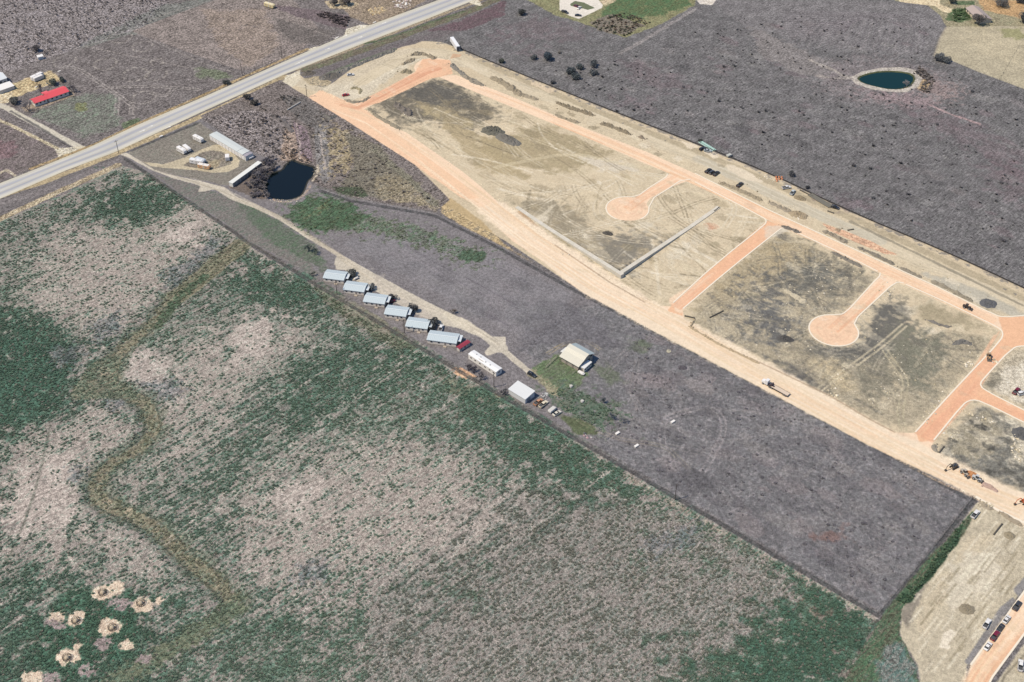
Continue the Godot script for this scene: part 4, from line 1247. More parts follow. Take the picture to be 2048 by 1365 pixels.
func DRIVE() -> PackedVector2Array:
	return PackedVector2Array([Vector2(-227.1, -643.4), Vector2(-217.5, -634.7), Vector2(-205.9, -623.9), Vector2(-193.2, -618.2), Vector2(-177.9, -612.9), Vector2(-162.5, -606.3), Vector2(-155.4, -597.7), Vector2(-142.3, -588.7), Vector2(-128.3, -578.5), Vector2(-108.8, -558.3), Vector2(-92.6, -544.3), Vector2(-79.4, -532.8), Vector2(-67.1, -522.5), Vector2(-47.3, -505.9), Vector2(-34.3, -495.8), Vector2(-22.8, -487.9), Vector2(-9.5, -474.9), Vector2(-2.9, -474.9), Vector2(-2.9, -469.6), Vector2(-1.4, -464.0), Vector2(9.9, -449.2), Vector2(8.5, -446.4), Vector2(1.4, -454.9), Vector2(-4.3, -462.2), Vector2(-6.2, -463.3), Vector2(-11.7, -460.7), Vector2(-13.5, -462.9), Vector2(-10.6, -468.1), Vector2(-15.1, -474.1), Vector2(-26.3, -481.4), Vector2(-35.5, -484.1), Vector2(-51.0, -495.0), Vector2(-67.0, -508.8), Vector2(-80.2, -519.6), Vector2(-83.4, -520.4), Vector2(-86.8, -528.9), Vector2(-91.5, -528.9), Vector2(-93.1, -534.6), Vector2(-92.3, -541.2), Vector2(-108.5, -555.5), Vector2(-127.8, -574.7), Vector2(-142.0, -585.3), Vector2(-156.1, -593.2), Vector2(-167.8, -604.2), Vector2(-173.6, -602.2), Vector2(-177.2, -601.7), Vector2(-176.4, -607.8), Vector2(-192.6, -615.0), Vector2(-201.7, -620.2), Vector2(-212.5, -627.7), Vector2(-222.6, -636.3), Vector2(-230.2, -641.2)])

func LOOP() -> Array:
	return [PackedVector2Array([Vector2(-216.1, -633.6), Vector2(-202.9, -630.3), Vector2(-191.4, -637.9), Vector2(-182.8, -647.3), Vector2(-177.7, -651.7), Vector2(-171.8, -651.7), Vector2(-162.5, -640.6), Vector2(-158.6, -634.1), Vector2(-158.6, -627.1), Vector2(-163.8, -622.4), Vector2(-172.3, -621.3), Vector2(-181.4, -623.9), Vector2(-191.8, -625.5), Vector2(-200.7, -626.6), Vector2(-209.8, -628.7)]), PackedVector2Array([Vector2(-190.8, -629.3), Vector2(-188.3, -634.1), Vector2(-183.5, -642.8), Vector2(-177.5, -645.6), Vector2(-170.5, -643.9), Vector2(-164.2, -636.3), Vector2(-163.0, -630.9), Vector2(-167.6, -627.7), Vector2(-174.4, -625.0), Vector2(-183.4, -626.6)])]

func CLAY() -> Dictionary:
	return {
		"collector": PackedVector2Array([Vector2(-128.0, -706.1), Vector2(-121.3, -715.6), Vector2(-112.2, -707.4), Vector2(-103.7, -697.5), Vector2(-97.1, -699.9), Vector2(-92.2, -697.5), Vector2(-93.2, -691.4), Vector2(-63.8, -665.9), Vector2(-29.4, -623.9), Vector2(-18.1, -607.8), Vector2(-0.3, -580.0), Vector2(18.7, -553.7), Vector2(47.6, -520.0), Vector2(60.8, -506.3), Vector2(69.3, -499.4), Vector2(79.3, -498.6), Vector2(85.5, -495.4), Vector2(85.4, -484.8), Vector2(99.5, -471.5), Vector2(121.4, -452.8), Vector2(141.9, -434.9), Vector2(165.6, -411.4), Vector2(173.1, -407.9), Vector2(180.6, -408.2), Vector2(187.2, -403.1), Vector2(185.7, -397.5), Vector2(187.7, -392.3), Vector2(195.5, -384.7), Vector2(217.7, -370.9), Vector2(229.4, -359.8), Vector2(223.9, -343.0), Vector2(213.1, -355.7), Vector2(203.8, -362.4), Vector2(196.1, -370.9), Vector2(157.8, -400.9), Vector2(118.8, -436.0), Vector2(76.0, -474.1), Vector2(38.1, -507.9), Vector2(31.2, -515.4), Vector2(16.5, -535.9), Vector2(-0.3, -555.1), Vector2(-19.1, -586.3), Vector2(-27.2, -597.7), Vector2(-43.8, -623.4), Vector2(-58.4, -635.2), Vector2(-78.1, -655.7), Vector2(-103.1, -682.4)]),
		"north_street": PackedVector2Array([Vector2(-43.2, -736.3), Vector2(-36.1, -737.0), Vector2(-0.3, -709.3), Vector2(38.0, -675.9), Vector2(79.5, -643.9), Vector2(102.3, -623.4), Vector2(141.2, -583.8), Vector2(191.4, -537.6), Vector2(216.0, -515.4), Vector2(241.9, -490.3), Vector2(240.5, -478.7), Vector2(230.5, -491.1), Vector2(201.1, -517.5), Vector2(191.0, -526.4), Vector2(177.0, -540.3), Vector2(147.2, -567.6), Vector2(139.8, -574.2), Vector2(102.0, -614.5), Vector2(90.5, -620.8), Vector2(77.0, -631.4), Vector2(41.1, -663.1), Vector2(-0.3, -696.3), Vector2(-48.9, -735.7)]),
		"link_street": PackedVector2Array([Vector2(-58.3, -747.7), Vector2(-64.6, -739.0), Vector2(-80.5, -718.8), Vector2(-90.0, -708.0), Vector2(-99.2, -702.4), Vector2(-103.7, -697.5), Vector2(-99.8, -689.0), Vector2(-93.2, -691.4), Vector2(-81.9, -704.3), Vector2(-64.9, -722.6), Vector2(-52.1, -735.7), Vector2(-45.1, -743.6)]),
		"cross_street": PackedVector2Array([Vector2(139.6, -573.3), Vector2(107.3, -534.6), Vector2(81.0, -501.0), Vector2(77.9, -495.0), Vector2(85.0, -491.1), Vector2(85.6, -497.0), Vector2(111.7, -528.1), Vector2(137.1, -556.5), Vector2(148.4, -568.5)]),
		"east_street": PackedVector2Array([Vector2(241.9, -490.3), Vector2(240.5, -478.7), Vector2(236.8, -471.1), Vector2(209.7, -441.5), Vector2(180.8, -408.8), Vector2(181.2, -402.5), Vector2(187.8, -403.7), Vector2(206.9, -426.8), Vector2(211.2, -429.8), Vector2(215.7, -429.5), Vector2(231.3, -415.3), Vector2(242.1, -405.3), Vector2(244.7, -413.3), Vector2(233.7, -422.8), Vector2(219.4, -437.0), Vector2(218.8, -440.4), Vector2(220.7, -443.2), Vector2(241.8, -466.6), Vector2(247.5, -468.1), Vector2(262.3, -467.4), Vector2(269.0, -487.9), Vector2(254.2, -490.7), Vector2(247.3, -489.9)]),
		"near_street": PackedVector2Array([Vector2(202.3, -319.1), Vector2(171.4, -284.4), Vector2(164.2, -269.5), Vector2(170.0, -267.4), Vector2(177.5, -278.9), Vector2(196.0, -298.7), Vector2(216.3, -319.9), Vector2(223.0, -340.3)]),
		"turnaround": oval(Vector2(-51.1, -747.0), 12.6, 13.0, 30),
		"first_close": PackedVector2Array([Vector2(90.5, -620.2), Vector2(78.2, -606.8), Vector2(71.3, -598.7), Vector2(68.7, -593.7), Vector2(73.7, -586.3), Vector2(76.1, -592.2), Vector2(78.7, -596.2), Vector2(89.4, -605.8), Vector2(101.9, -614.0)]),
		"first_bulb": oval(Vector2(63.9, -584.8), 11.7, 11.7, 34),
		"second_close": PackedVector2Array([Vector2(190.7, -525.1), Vector2(166.0, -493.0), Vector2(160.5, -487.9), Vector2(165.5, -478.3), Vector2(168.8, -484.8), Vector2(170.9, -490.3), Vector2(198.5, -519.6)]),
		"second_bulb": oval(Vector2(157.9, -479.8), 11.8, 11.8, 34)}

func site() -> void:
	# stripped ground of the new subdivision
	area([Vector2(-148.3, -728.4), Vector2(-136.6, -737.0), Vector2(-121.1, -714.3), Vector2(-105.1, -743.6), Vector2(-95.4, -762.7), Vector2(-74.9, -776.7), Vector2(-60.2, -783.9), Vector2(-46.7, -782.5), Vector2(-0.3, -743.0), Vector2(54.6, -696.9), Vector2(111.4, -650.6), Vector2(147.2, -620.8), Vector2(186.5, -581.9), Vector2(231.4, -542.9), Vector2(261.4, -513.3), Vector2(291.3, -487.9), Vector2(237.5, -335.1), Vector2(213.3, -356.5), Vector2(196.0, -370.6), Vector2(157.7, -400.3), Vector2(118.7, -435.3), Vector2(75.9, -473.4), Vector2(38.1, -507.9), Vector2(-0.3, -551.0), Vector2(-23.0, -574.2), Vector2(-40.2, -593.7), Vector2(-59.2, -629.8), Vector2(-78.6, -654.5), Vector2(-102.0, -680.6), Vector2(-127.9, -704.9)], {"c": "d1bf9a", "g": 0.14, "n": 0.0, "soft": 1, "rag": 0.3})
	area([Vector2(-121.1, -714.3), Vector2(-0.3, -737.0), Vector2(146.9, -619.2), Vector2(258.5, -503.9), Vector2(249.0, -367.7), Vector2(76.6, -480.2), Vector2(-18.0, -598.7)], {"c": "dac8a4", "rag": 3.0, "soft": 3, "zoom": 3, "a": 0.6})
	# haul road and the yard round it
	area([Vector2(-147.4, -726.5), Vector2(-139.7, -735.7), Vector2(-120.3, -720.7), Vector2(-104.4, -737.0), Vector2(-87.2, -764.1), Vector2(-68.0, -774.6), Vector2(-46.2, -771.1), Vector2(-20.8, -743.6), Vector2(-40.5, -750.4), Vector2(-54.0, -760.6), Vector2(-75.9, -743.6), Vector2(-89.3, -711.2), Vector2(-104.1, -701.8), Vector2(-121.1, -714.3)], {"c": "cfc1a2", "soft": 2, "rag": 0.8, "g": 0.2})
	area([Vector2(-121.9, -720.7), Vector2(-97.4, -730.4), Vector2(-73.5, -757.2), Vector2(-57.4, -762.7), Vector2(-75.4, -737.0), Vector2(-90.9, -711.2), Vector2(-104.1, -701.8)], {"c": "d8ccb0", "soft": 3, "rag": 0.8, "a": 0.8})
	area([Vector2(-134.4, -731.7), Vector2(-123.6, -735.7), Vector2(-114.6, -727.1), Vector2(-118.8, -722.0), Vector2(-128.6, -723.9)], {"c": "b9a884", "soft": 2, "rag": 0.8})
	line(HAUL(), 9.5, {"c": "d6cab0", "pale": 0.0, "g": 0.1, "soft": 2, "rag": 0.5})
	line(PackedVector2Array([Vector2(109.8, -636.3), Vector2(144.2, -601.2), Vector2(168.3, -579.0), Vector2(197.0, -554.6)]), 8.0, {"c": "c6c0ae", "pale": 0.0, "soft": 2, "rag": 0.8, "a": 0.8})
	area([Vector2(211.1, -528.9), Vector2(236.6, -514.1), Vector2(255.4, -493.8), Vector2(261.6, -472.6), Vector2(253.6, -487.9), Vector2(235.2, -499.8), Vector2(218.7, -514.1)], {"c": "bfb8a2", "soft": 3, "rag": 0.8})
	streaks(HAUL(), 4.5, 60, ["e2d8c2", "bcb29c", "c8bca2"], 0.15, 0.4, 61)
	# strip along the north fence
	line(PackedVector2Array([Vector2(-21.0, -755.8), Vector2(39.3, -701.8), Vector2(110.6, -643.4), Vector2(146.0, -612.9), Vector2(199.0, -563.9), Vector2(229.2, -534.6), Vector2(258.8, -504.7)]), 5.0, {"c": "b5a684", "soft": 2, "rag": 0.9, "a": 0.8})
	line(PackedVector2Array([Vector2(184.6, -572.8), Vector2(217.4, -539.8), Vector2(257.0, -499.0)]), 2.0, {"c": "8e8672", "soft": 1, "rag": 0.9, "a": 0.7})
	area([Vector2(11.5, -730.4), Vector2(27.2, -717.5), Vector2(23.9, -713.1), Vector2(13.1, -723.9)], {"c": "d9c3a0", "soft": 2, "rag": 1.0})
	for f in [[Vector2(124.0, -632.5), Vector2(137.0, -621.8), Vector2(144.0, -611.4), Vector2(133.0, -614.0), Vector2(124.4, -624.5)], [Vector2(111.6, -651.7), Vector2(122.1, -640.6), Vector2(118.6, -636.3), Vector2(110.9, -646.2)], [Vector2(100.3, -657.4), Vector2(111.4, -650.6), Vector2(105.0, -646.2)]]:
		area(f, {"c": "e3d3b4", "soft": 2, "rag": 0.9})
	# spilled clay
	area([Vector2(169.2, -570.9), Vector2(180.1, -563.9), Vector2(191.6, -554.6), Vector2(199.2, -546.5), Vector2(203.7, -542.0), Vector2(197.1, -542.9), Vector2(185.7, -551.9), Vector2(172.0, -563.9)], {"c": "e2ac86", "soft": 1, "rag": 0.7, "g": 0.4})
	area([Vector2(-39.4, -765.5), Vector2(-32.7, -765.5), Vector2(-34.3, -761.3), Vector2(-40.8, -758.6)], {"c": "dcb088", "soft": 1, "rag": 0.9})
	area([Vector2(106.2, -570.4), Vector2(111.4, -572.3), Vector2(112.3, -566.7), Vector2(107.2, -564.8)], {"c": "d8a07c", "soft": 2, "rag": 1.4, "a": 0.8})
	# lots
	area([Vector2(-87.9, -701.8), Vector2(-51.9, -731.7), Vector2(-38.0, -727.1), Vector2(-20.0, -704.9), Vector2(-7.4, -689.6), Vector2(-25.3, -667.7), Vector2(-53.1, -680.6), Vector2(-64.8, -671.8)], {"c": "7b7464", "g": 0.22, "soft": 4, "rag": 1.4, "hard": 1.3, "zoom": 3})
	area([Vector2(-70.5, -711.2), Vector2(-50.9, -729.1), Vector2(-34.5, -718.8), Vector2(-26.0, -695.6), Vector2(-47.7, -695.6)], {"c": "6a675f", "soft": 4, "rag": 1.1, "hard": 1.3, "zoom": 3})
	area([Vector2(-60.5, -701.8), Vector2(-44.6, -695.6), Vector2(-19.4, -674.7), Vector2(-28.5, -671.8), Vector2(-53.5, -687.8)], {"c": "b0a078", "soft": 3, "rag": 1.7, "hard": 1.3, "zoom": 3})
	area([Vector2(20.0, -674.7), Vector2(60.4, -640.6), Vector2(36.3, -621.8), Vector2(-7.0, -629.8), Vector2(-22.1, -657.4), Vector2(4.8, -667.7)], {"c": "ac9b74", "soft": 4, "rag": 1.2, "a": 0.8})
	area([Vector2(38.4, -640.6), Vector2(71.4, -629.8), Vector2(70.8, -621.8), Vector2(50.8, -624.5)], {"c": "d6cab0", "soft": 3, "rag": 1.7, "hard": 1.3, "zoom": 3})
	area([Vector2(-47.2, -683.6), Vector2(-7.1, -654.5), Vector2(10.3, -614.0), Vector2(-18.5, -624.5)], {"c": "b4a176", "soft": 3, "rag": 1.4, "a": 0.8})
	area([Vector2(3.1, -588.7), Vector2(15.7, -596.2), Vector2(34.8, -583.8), Vector2(44.7, -560.1), Vector2(60.6, -555.5), Vector2(73.6, -551.0), Vector2(55.8, -523.4), Vector2(30.9, -551.0)], {"c": "a3977c", "soft": 4, "rag": 1.4, "hard": 1.3, "zoom": 3})
	area([Vector2(44.0, -546.5), Vector2(58.2, -560.1), Vector2(77.0, -560.1), Vector2(73.0, -544.3), Vector2(55.9, -524.7), Vector2(46.2, -537.6)], {"c": "8f8878", "soft": 4, "rag": 1.6, "hard": 1.3, "zoom": 3})
	for f in [[Vector2(36.8, -564.8), Vector2(39.4, -562.5), Vector2(44.3, -551.0), Vector2(46.7, -547.8), Vector2(41.5, -548.7), Vector2(37.8, -556.5)], [Vector2(66.9, -569.5), Vector2(78.0, -571.8), Vector2(74.7, -564.8), Vector2(66.5, -563.9)], [Vector2(80.7, -542.0), Vector2(89.3, -548.7), Vector2(95.4, -555.5), Vector2(104.4, -563.9), Vector2(97.6, -551.0), Vector2(85.4, -535.4)], [Vector2(5.7, -574.2), Vector2(21.0, -581.4), Vector2(19.4, -571.8), Vector2(9.8, -569.5)], [Vector2(139.4, -505.9), Vector2(146.3, -508.8), Vector2(151.0, -503.9), Vector2(145.6, -497.8), Vector2(139.7, -499.8)], [Vector2(128.4, -484.1), Vector2(134.9, -486.0), Vector2(137.3, -478.3), Vector2(130.4, -473.4)], [Vector2(203.1, -482.1), Vector2(210.5, -482.1), Vector2(211.7, -477.1), Vector2(206.1, -474.5), Vector2(202.4, -477.1)], [Vector2(192.5, -499.8), Vector2(202.0, -497.8), Vector2(214.1, -505.9), Vector2(203.6, -493.8), Vector2(192.2, -487.9)]]:
		area(f, {"c": "d9cdb0", "soft": 3, "rag": 1.4, "hard": 1.3, "zoom": 3})
	# the lot east of the cross street, dark clay in its middle
	area([Vector2(88.2, -487.9), Vector2(107.1, -520.4), Vector2(144.7, -562.5), Vector2(163.4, -546.5), Vector2(188.2, -520.4), Vector2(166.5, -495.8), Vector2(147.6, -487.9), Vector2(149.1, -468.9), Vector2(174.9, -465.1), Vector2(214.9, -480.2), Vector2(234.8, -472.6), Vector2(210.5, -445.3), Vector2(181.2, -411.7), Vector2(166.2, -414.9), Vector2(121.9, -456.0)], {"c": "aea285", "g": 0.25, "soft": 3, "rag": 1.0, "hard": 1.3, "zoom": 3})
	area([Vector2(103.7, -514.1), Vector2(144.3, -560.1), Vector2(165.2, -542.0), Vector2(172.7, -526.8), Vector2(138.0, -520.4), Vector2(112.6, -503.9), Vector2(90.7, -487.9)], {"c": "b3a27c", "soft": 5, "rag": 1.3, "hard": 1.3, "zoom": 3})
	area([Vector2(130.2, -520.4), Vector2(162.6, -542.0), Vector2(175.7, -528.9), Vector2(167.2, -512.1), Vector2(141.0, -507.9), Vector2(127.1, -499.8)], {"c": "76746a", "soft": 5, "rag": 1.5, "hard": 1.3, "zoom": 3})
	area([Vector2(118.2, -507.9), Vector2(136.6, -512.1), Vector2(132.8, -487.9), Vector2(139.4, -468.9), Vector2(124.9, -468.9), Vector2(112.9, -487.9)], {"c": "6f6f6c", "soft": 5, "rag": 1.6, "hard": 1.3, "zoom": 3})
	area([Vector2(137.0, -468.9), Vector2(148.7, -467.0), Vector2(168.4, -468.9), Vector2(184.9, -499.8), Vector2(195.9, -503.9), Vector2(198.4, -472.6), Vector2(174.9, -454.2), Vector2(146.7, -456.0)], {"c": "6e6d66", "soft": 4, "rag": 1.5, "hard": 1.3, "zoom": 3})
	area([Vector2(122.3, -452.4), Vector2(136.8, -454.2), Vector2(147.8, -436.6), Vector2(142.8, -434.9)], {"c": "6f6c66", "soft": 4, "rag": 1.0, "hard": 1.3, "zoom": 3})
	area([Vector2(203.5, -503.9), Vector2(229.4, -487.9), Vector2(235.2, -478.3), Vector2(216.0, -484.1), Vector2(199.6, -487.9)], {"c": "aea07e", "soft": 4, "rag": 1.1, "hard": 1.3, "zoom": 3})
	area([Vector2(192.2, -487.9), Vector2(212.0, -468.9), Vector2(191.1, -433.2), Vector2(181.1, -440.1), Vector2(179.7, -465.1)], {"c": "82806e", "soft": 4, "rag": 1.5, "hard": 1.3, "zoom": 3})
	area([Vector2(138.4, -463.3), Vector2(156.6, -457.8), Vector2(164.8, -440.1), Vector2(156.4, -433.2), Vector2(145.7, -450.6)], {"c": "c6b48c", "soft": 4, "rag": 1.5, "hard": 1.3, "zoom": 3})
	area([Vector2(157.5, -450.6), Vector2(183.2, -459.6), Vector2(180.3, -436.6), Vector2(164.9, -429.8)], {"c": "8c8672", "soft": 4, "rag": 1.5, "hard": 1.3, "zoom": 3})
	ruts(round_off([Vector2(143.1, -436.6), Vector2(150.4, -444.3), Vector2(157.2, -448.9), Vector2(166.0, -457.1), Vector2(179.3, -468.9), Vector2(193.8, -484.1)], 2), {"c": "cdbf9c", "a": 0.8}, 2.4, 1.1)
	ruts(round_off([Vector2(175.8, -409.4), Vector2(176.4, -419.8), Vector2(179.9, -429.8), Vector2(185.4, -443.6), Vector2(182.0, -454.2), Vector2(179.7, -465.1)], 2), {"c": "bdb18e", "a": 0.7}, 2.4, 0.9)
	area([Vector2(187.3, -395.9), Vector2(214.6, -426.5), Vector2(230.7, -413.3), Vector2(249.4, -400.6), Vector2(236.5, -362.1), Vector2(218.5, -373.5), Vector2(197.0, -386.8)], {"c": "7e7c72", "g": 0.3, "soft": 3, "rag": 0.8, "hard": 1.3, "zoom": 3})
	area([Vector2(192.7, -403.7), Vector2(213.7, -423.1), Vector2(220.9, -416.6), Vector2(213.1, -397.5), Vector2(196.0, -391.3)], {"c": "a49a80", "soft": 4, "rag": 1.6, "hard": 1.3, "zoom": 3})
	area([Vector2(224.4, -413.3), Vector2(233.4, -413.3), Vector2(225.7, -388.3), Vector2(219.2, -388.3), Vector2(220.6, -400.6)], {"c": "d3c8ac", "soft": 3, "rag": 1.6, "hard": 1.3, "zoom": 3})
	area([Vector2(221.2, -441.8), Vector2(242.3, -465.1), Vector2(266.4, -465.1), Vector2(249.2, -413.3), Vector2(234.3, -424.8)], {"c": "b9ad92", "g": 0.4, "soft": 3, "rag": 0.8, "hard": 1.3, "zoom": 3})
	area([Vector2(223.3, -436.6), Vector2(233.7, -452.4), Vector2(249.6, -457.8), Vector2(245.5, -429.8), Vector2(231.2, -428.1)], {"c": "d6ccb4", "soft": 3, "rag": 1.2, "a": 0.8})
	area([Vector2(220.8, -440.1), Vector2(228.5, -450.6), Vector2(228.8, -443.6), Vector2(223.9, -434.9)], {"c": "86806e", "soft": 3, "rag": 1.1, "hard": 1.3, "zoom": 3})
	# ground this side of the collector road
	area([Vector2(-34.7, -596.2), Vector2(-17.5, -574.2), Vector2(-3.7, -551.0), Vector2(14.6, -531.1), Vector2(-3.7, -548.7), Vector2(-25.5, -567.1), Vector2(-39.7, -581.4), Vector2(-38.8, -593.7)], {"c": "c4a876", "soft": 2, "rag": 0.6})
	line(PackedVector2Array([Vector2(4.4, -581.4), Vector2(20.4, -555.5), Vector2(49.3, -522.1), Vector2(60.5, -510.0), Vector2(69.5, -501.8)]), 3.2, {"c": "c6a37a", "soft": 1, "rag": 0.8})
	# near lot at the lower right
	area([Vector2(196.7, -366.3), Vector2(212.9, -355.1), Vector2(236.5, -332.5), Vector2(234.7, -327.4), Vector2(202.2, -320.4), Vector2(169.3, -283.5), Vector2(165.8, -265.3), Vector2(149.5, -265.3), Vector2(151.5, -284.6), Vector2(148.1, -298.3), Vector2(152.1, -311.3), Vector2(164.9, -327.4), Vector2(179.6, -345.6)], {"c": "c2b698", "g": 0.2, "n": 0.0, "soft": 1, "rag": 0.5})
	area([Vector2(157.3, -312.5), Vector2(191.4, -351.0), Vector2(198.1, -345.6), Vector2(172.9, -319.9), Vector2(154.1, -291.4)], {"c": "cbbd9c", "soft": 3, "rag": 1.3})
	area([Vector2(174.2, -332.5), Vector2(196.6, -340.3), Vector2(196.1, -324.9), Vector2(183.3, -314.9), Vector2(169.7, -307.7)], {"c": "d2c7ac", "soft": 3, "rag": 1.6})
	area([Vector2(164.4, -298.3), Vector2(168.9, -301.1), Vector2(170.1, -298.3), Vector2(165.0, -291.4), Vector2(161.9, -292.5)], {"c": "e2d6bc", "soft": 1, "rag": 1.0})
	area([Vector2(150.3, -307.7), Vector2(159.1, -319.9), Vector2(167.5, -329.9), Vector2(163.0, -319.9), Vector2(151.5, -300.6)], {"c": "958c7c", "soft": 2, "rag": 0.8})
	area([Vector2(169.6, -285.8), Vector2(190.1, -311.3), Vector2(197.0, -316.2), Vector2(196.2, -312.0), Vector2(171.4, -284.4)], {"c": "8c8a88", "soft": 1, "rag": 0.8, "hard": 3.0, "g": 0.25})
	area([Vector2(198.5, -319.9), Vector2(207.6, -329.9), Vector2(205.6, -323.6), Vector2(198.8, -315.4)], {"c": "8c8a88", "soft": 1, "rag": 0.8, "hard": 3.0})
	rng.seed = 66
	for k in 220:
		var p := Vector2(171.6, -314.9) + Vector2(rng.randf_range(-25, 40), rng.randf_range(-45, 45))
		var e := p + Vector2(cos(-0.84), sin(-0.84)) * rng.randf_range(4, 16)
		for piece in Geometry2D.intersect_polyline_with_polygon(PackedVector2Array([p, e]), PackedVector2Array([Vector2(197.2, -364.3), Vector2(210.8, -353.8), Vector2(200.5, -319.9), Vector2(169.3, -284.6), Vector2(153.2, -280.2), Vector2(153.2, -310.1), Vector2(170.2, -332.5)])):
			line(piece, rng.randf_range(0.4, 1.0), {"c": "e8dec2" if k % 3 else "958869", "a": 0.5})
	area([Vector2(177.9, -275.9), Vector2(197.4, -297.1), Vector2(232.1, -319.9), Vector2(207.1, -249.0), Vector2(161.3, -249.0)], {"c": "c2b698", "g": 0.2, "n": 0.0, "soft": 1, "rag": 0.5})
	line(PackedVector2Array([Vector2(195.6, -291.4), Vector2(182.8, -279.8), Vector2(176.1, -269.5)]), 0.8, {"c": "7c7460", "a": 0.7})
	# green ditch beside it
	area([Vector2(190.2, -357.9), Vector2(194.5, -362.1), Vector2(188.3, -351.0), Vector2(169.2, -328.7), Vector2(152.1, -311.3), Vector2(148.1, -298.3), Vector2(150.6, -284.6), Vector2(149.5, -265.3), Vector2(115.1, -265.3), Vector2(125.8, -282.4), Vector2(143.4, -307.2), Vector2(166.5, -333.8)], {"c": "6a7058", "k": "3f6044", "n": 0.5, "g": 0.5, "soft": 1, "rag": 0.9})
	area([Vector2(146.2, -298.3), Vector2(150.0, -282.4), Vector2(147.7, -265.3), Vector2(129.6, -265.3), Vector2(138.5, -289.1)], {"c": "8a8c86", "k": "4a6a62", "n": 0.5, "rag": 1.2, "soft": 3})
	line(PackedVector2Array([Vector2(141.1, -305.3), Vector2(131.9, -293.7), Vector2(122.1, -282.4), Vector2(112.7, -271.6)]), 1.4, {"c": "4a4a40", "a": 0.8, "soft": 1, "rag": 0.6})
	line(PackedVector2Array([Vector2(142.5, -302.9), Vector2(132.4, -291.4), Vector2(123.5, -280.2), Vector2(115.9, -269.5)]), 3.0, {"c": "7c7468", "a": 0.7, "soft": 1, "rag": 0.8})
	area([Vector2(150.0, -314.9), Vector2(161.7, -322.4), Vector2(164.9, -327.4), Vector2(173.5, -337.7), Vector2(179.6, -345.6), Vector2(188.4, -355.1), Vector2(182.0, -343.0), Vector2(166.2, -324.9), Vector2(155.6, -313.7)], {"c": "55684c", "k": "2c4a34", "n": 0.7, "soft": 1, "rag": 1.1})
	blotches(PackedVector2Array([Vector2(-30.3, -737.0), Vector2(40.4, -691.4), Vector2(82.1, -654.5), Vector2(143.6, -597.7), Vector2(196.0, -550.1), Vector2(243.9, -503.9), Vector2(240.4, -491.9), Vector2(193.7, -539.8), Vector2(141.9, -586.3), Vector2(78.5, -646.2), Vector2(-0.3, -711.2), Vector2(-35.2, -738.3)]), 130, ["e6d9bc", "a39474", "ddcfae", "8f8266"], 0.7, 2.6, 0.75, 901)
	blotches(PackedVector2Array([Vector2(-21.0, -755.8), Vector2(39.4, -704.9), Vector2(146.5, -616.6), Vector2(258.4, -510.0), Vector2(256.5, -503.9), Vector2(145.2, -607.8), Vector2(39.1, -697.5), Vector2(-20.8, -747.0)]), 60, ["e6d9bc", "a39474", "ddcfae"], 0.7, 2.2, 0.6, 902)
	blotches(PackedVector2Array([Vector2(-64.6, -717.5), Vector2(-39.6, -727.1), Vector2(77.2, -629.8), Vector2(140.4, -569.5), Vector2(79.8, -503.9), Vector2(54.8, -507.9), Vector2(4.4, -588.7), Vector2(-80.6, -680.6)]), 110, ["e0d0aa", "ab9a74", "97896a"], 0.8, 3.6, 0.5, 903)
	blotches(PackedVector2Array([Vector2(90.7, -487.9), Vector2(147.4, -562.5), Vector2(188.6, -522.5), Vector2(175.7, -503.9), Vector2(235.9, -476.4), Vector2(181.2, -411.7), Vector2(143.1, -436.6)]), 110, ["dccfae", "77736a", "c6b896", "8c8674"], 0.7, 2.8, 0.5, 904)
	blotches(PackedVector2Array([Vector2(191.0, -397.5), Vector2(214.1, -424.8), Vector2(240.4, -406.9), Vector2(227.8, -367.7), Vector2(197.4, -388.3)]), 50, ["e0d4b6", "56554f"], 0.7, 2.4, 0.7, 905)
	# tyre marks all over the site
	var pale := ["eee4ca", "e6dabc", "9a8b6c", "85795f"]
	wander(PackedVector2Array([Vector2(-81.8, -695.6), Vector2(-46.0, -727.1), Vector2(74.3, -629.8), Vector2(85.4, -624.5), Vector2(57.5, -593.7), Vector2(-3.9, -593.7), Vector2(-24.2, -624.5)]), 120, pale, 0.3, 0.75, 71, 0.72)
	wander(PackedVector2Array([Vector2(-6.7, -598.7), Vector2(88.1, -621.8), Vector2(140.4, -569.5), Vector2(79.8, -503.9), Vector2(59.9, -507.9), Vector2(4.4, -586.3)]), 130, pale, 0.3, 0.75, 72)
	wander(PackedVector2Array([Vector2(90.7, -487.9), Vector2(147.4, -562.5), Vector2(188.6, -522.5), Vector2(146.9, -484.1), Vector2(168.4, -468.9), Vector2(235.9, -476.4), Vector2(181.2, -411.7), Vector2(143.1, -436.6)]), 170, ["cfc3a4", "b9ad90", "5f5e58", "6a675e"], 0.25, 0.55, 73)
	wander(PackedVector2Array([Vector2(191.0, -397.5), Vector2(214.1, -424.8), Vector2(240.4, -406.9), Vector2(227.8, -367.7), Vector2(197.4, -388.3)]), 24, ["cfc3a4", "5f5e58"], 0.15, 0.35, 74)
	wander(PackedVector2Array([Vector2(-121.5, -717.5), Vector2(-98.6, -743.6), Vector2(-64.6, -772.5), Vector2(-41.0, -764.1), Vector2(-7.7, -737.0), Vector2(-60.6, -760.6), Vector2(-84.0, -723.9), Vector2(-101.0, -701.8)]), 44, pale, 0.2, 0.45, 75)
	wander(PackedVector2Array([Vector2(-24.1, -750.4), Vector2(145.2, -607.8), Vector2(254.0, -495.8), Vector2(250.5, -484.1), Vector2(142.6, -591.2), Vector2(-20.5, -730.4)]), 70, ["dfd4bb", "a79c84", "9c8f74"], 0.15, 0.4, 76, 0.72)
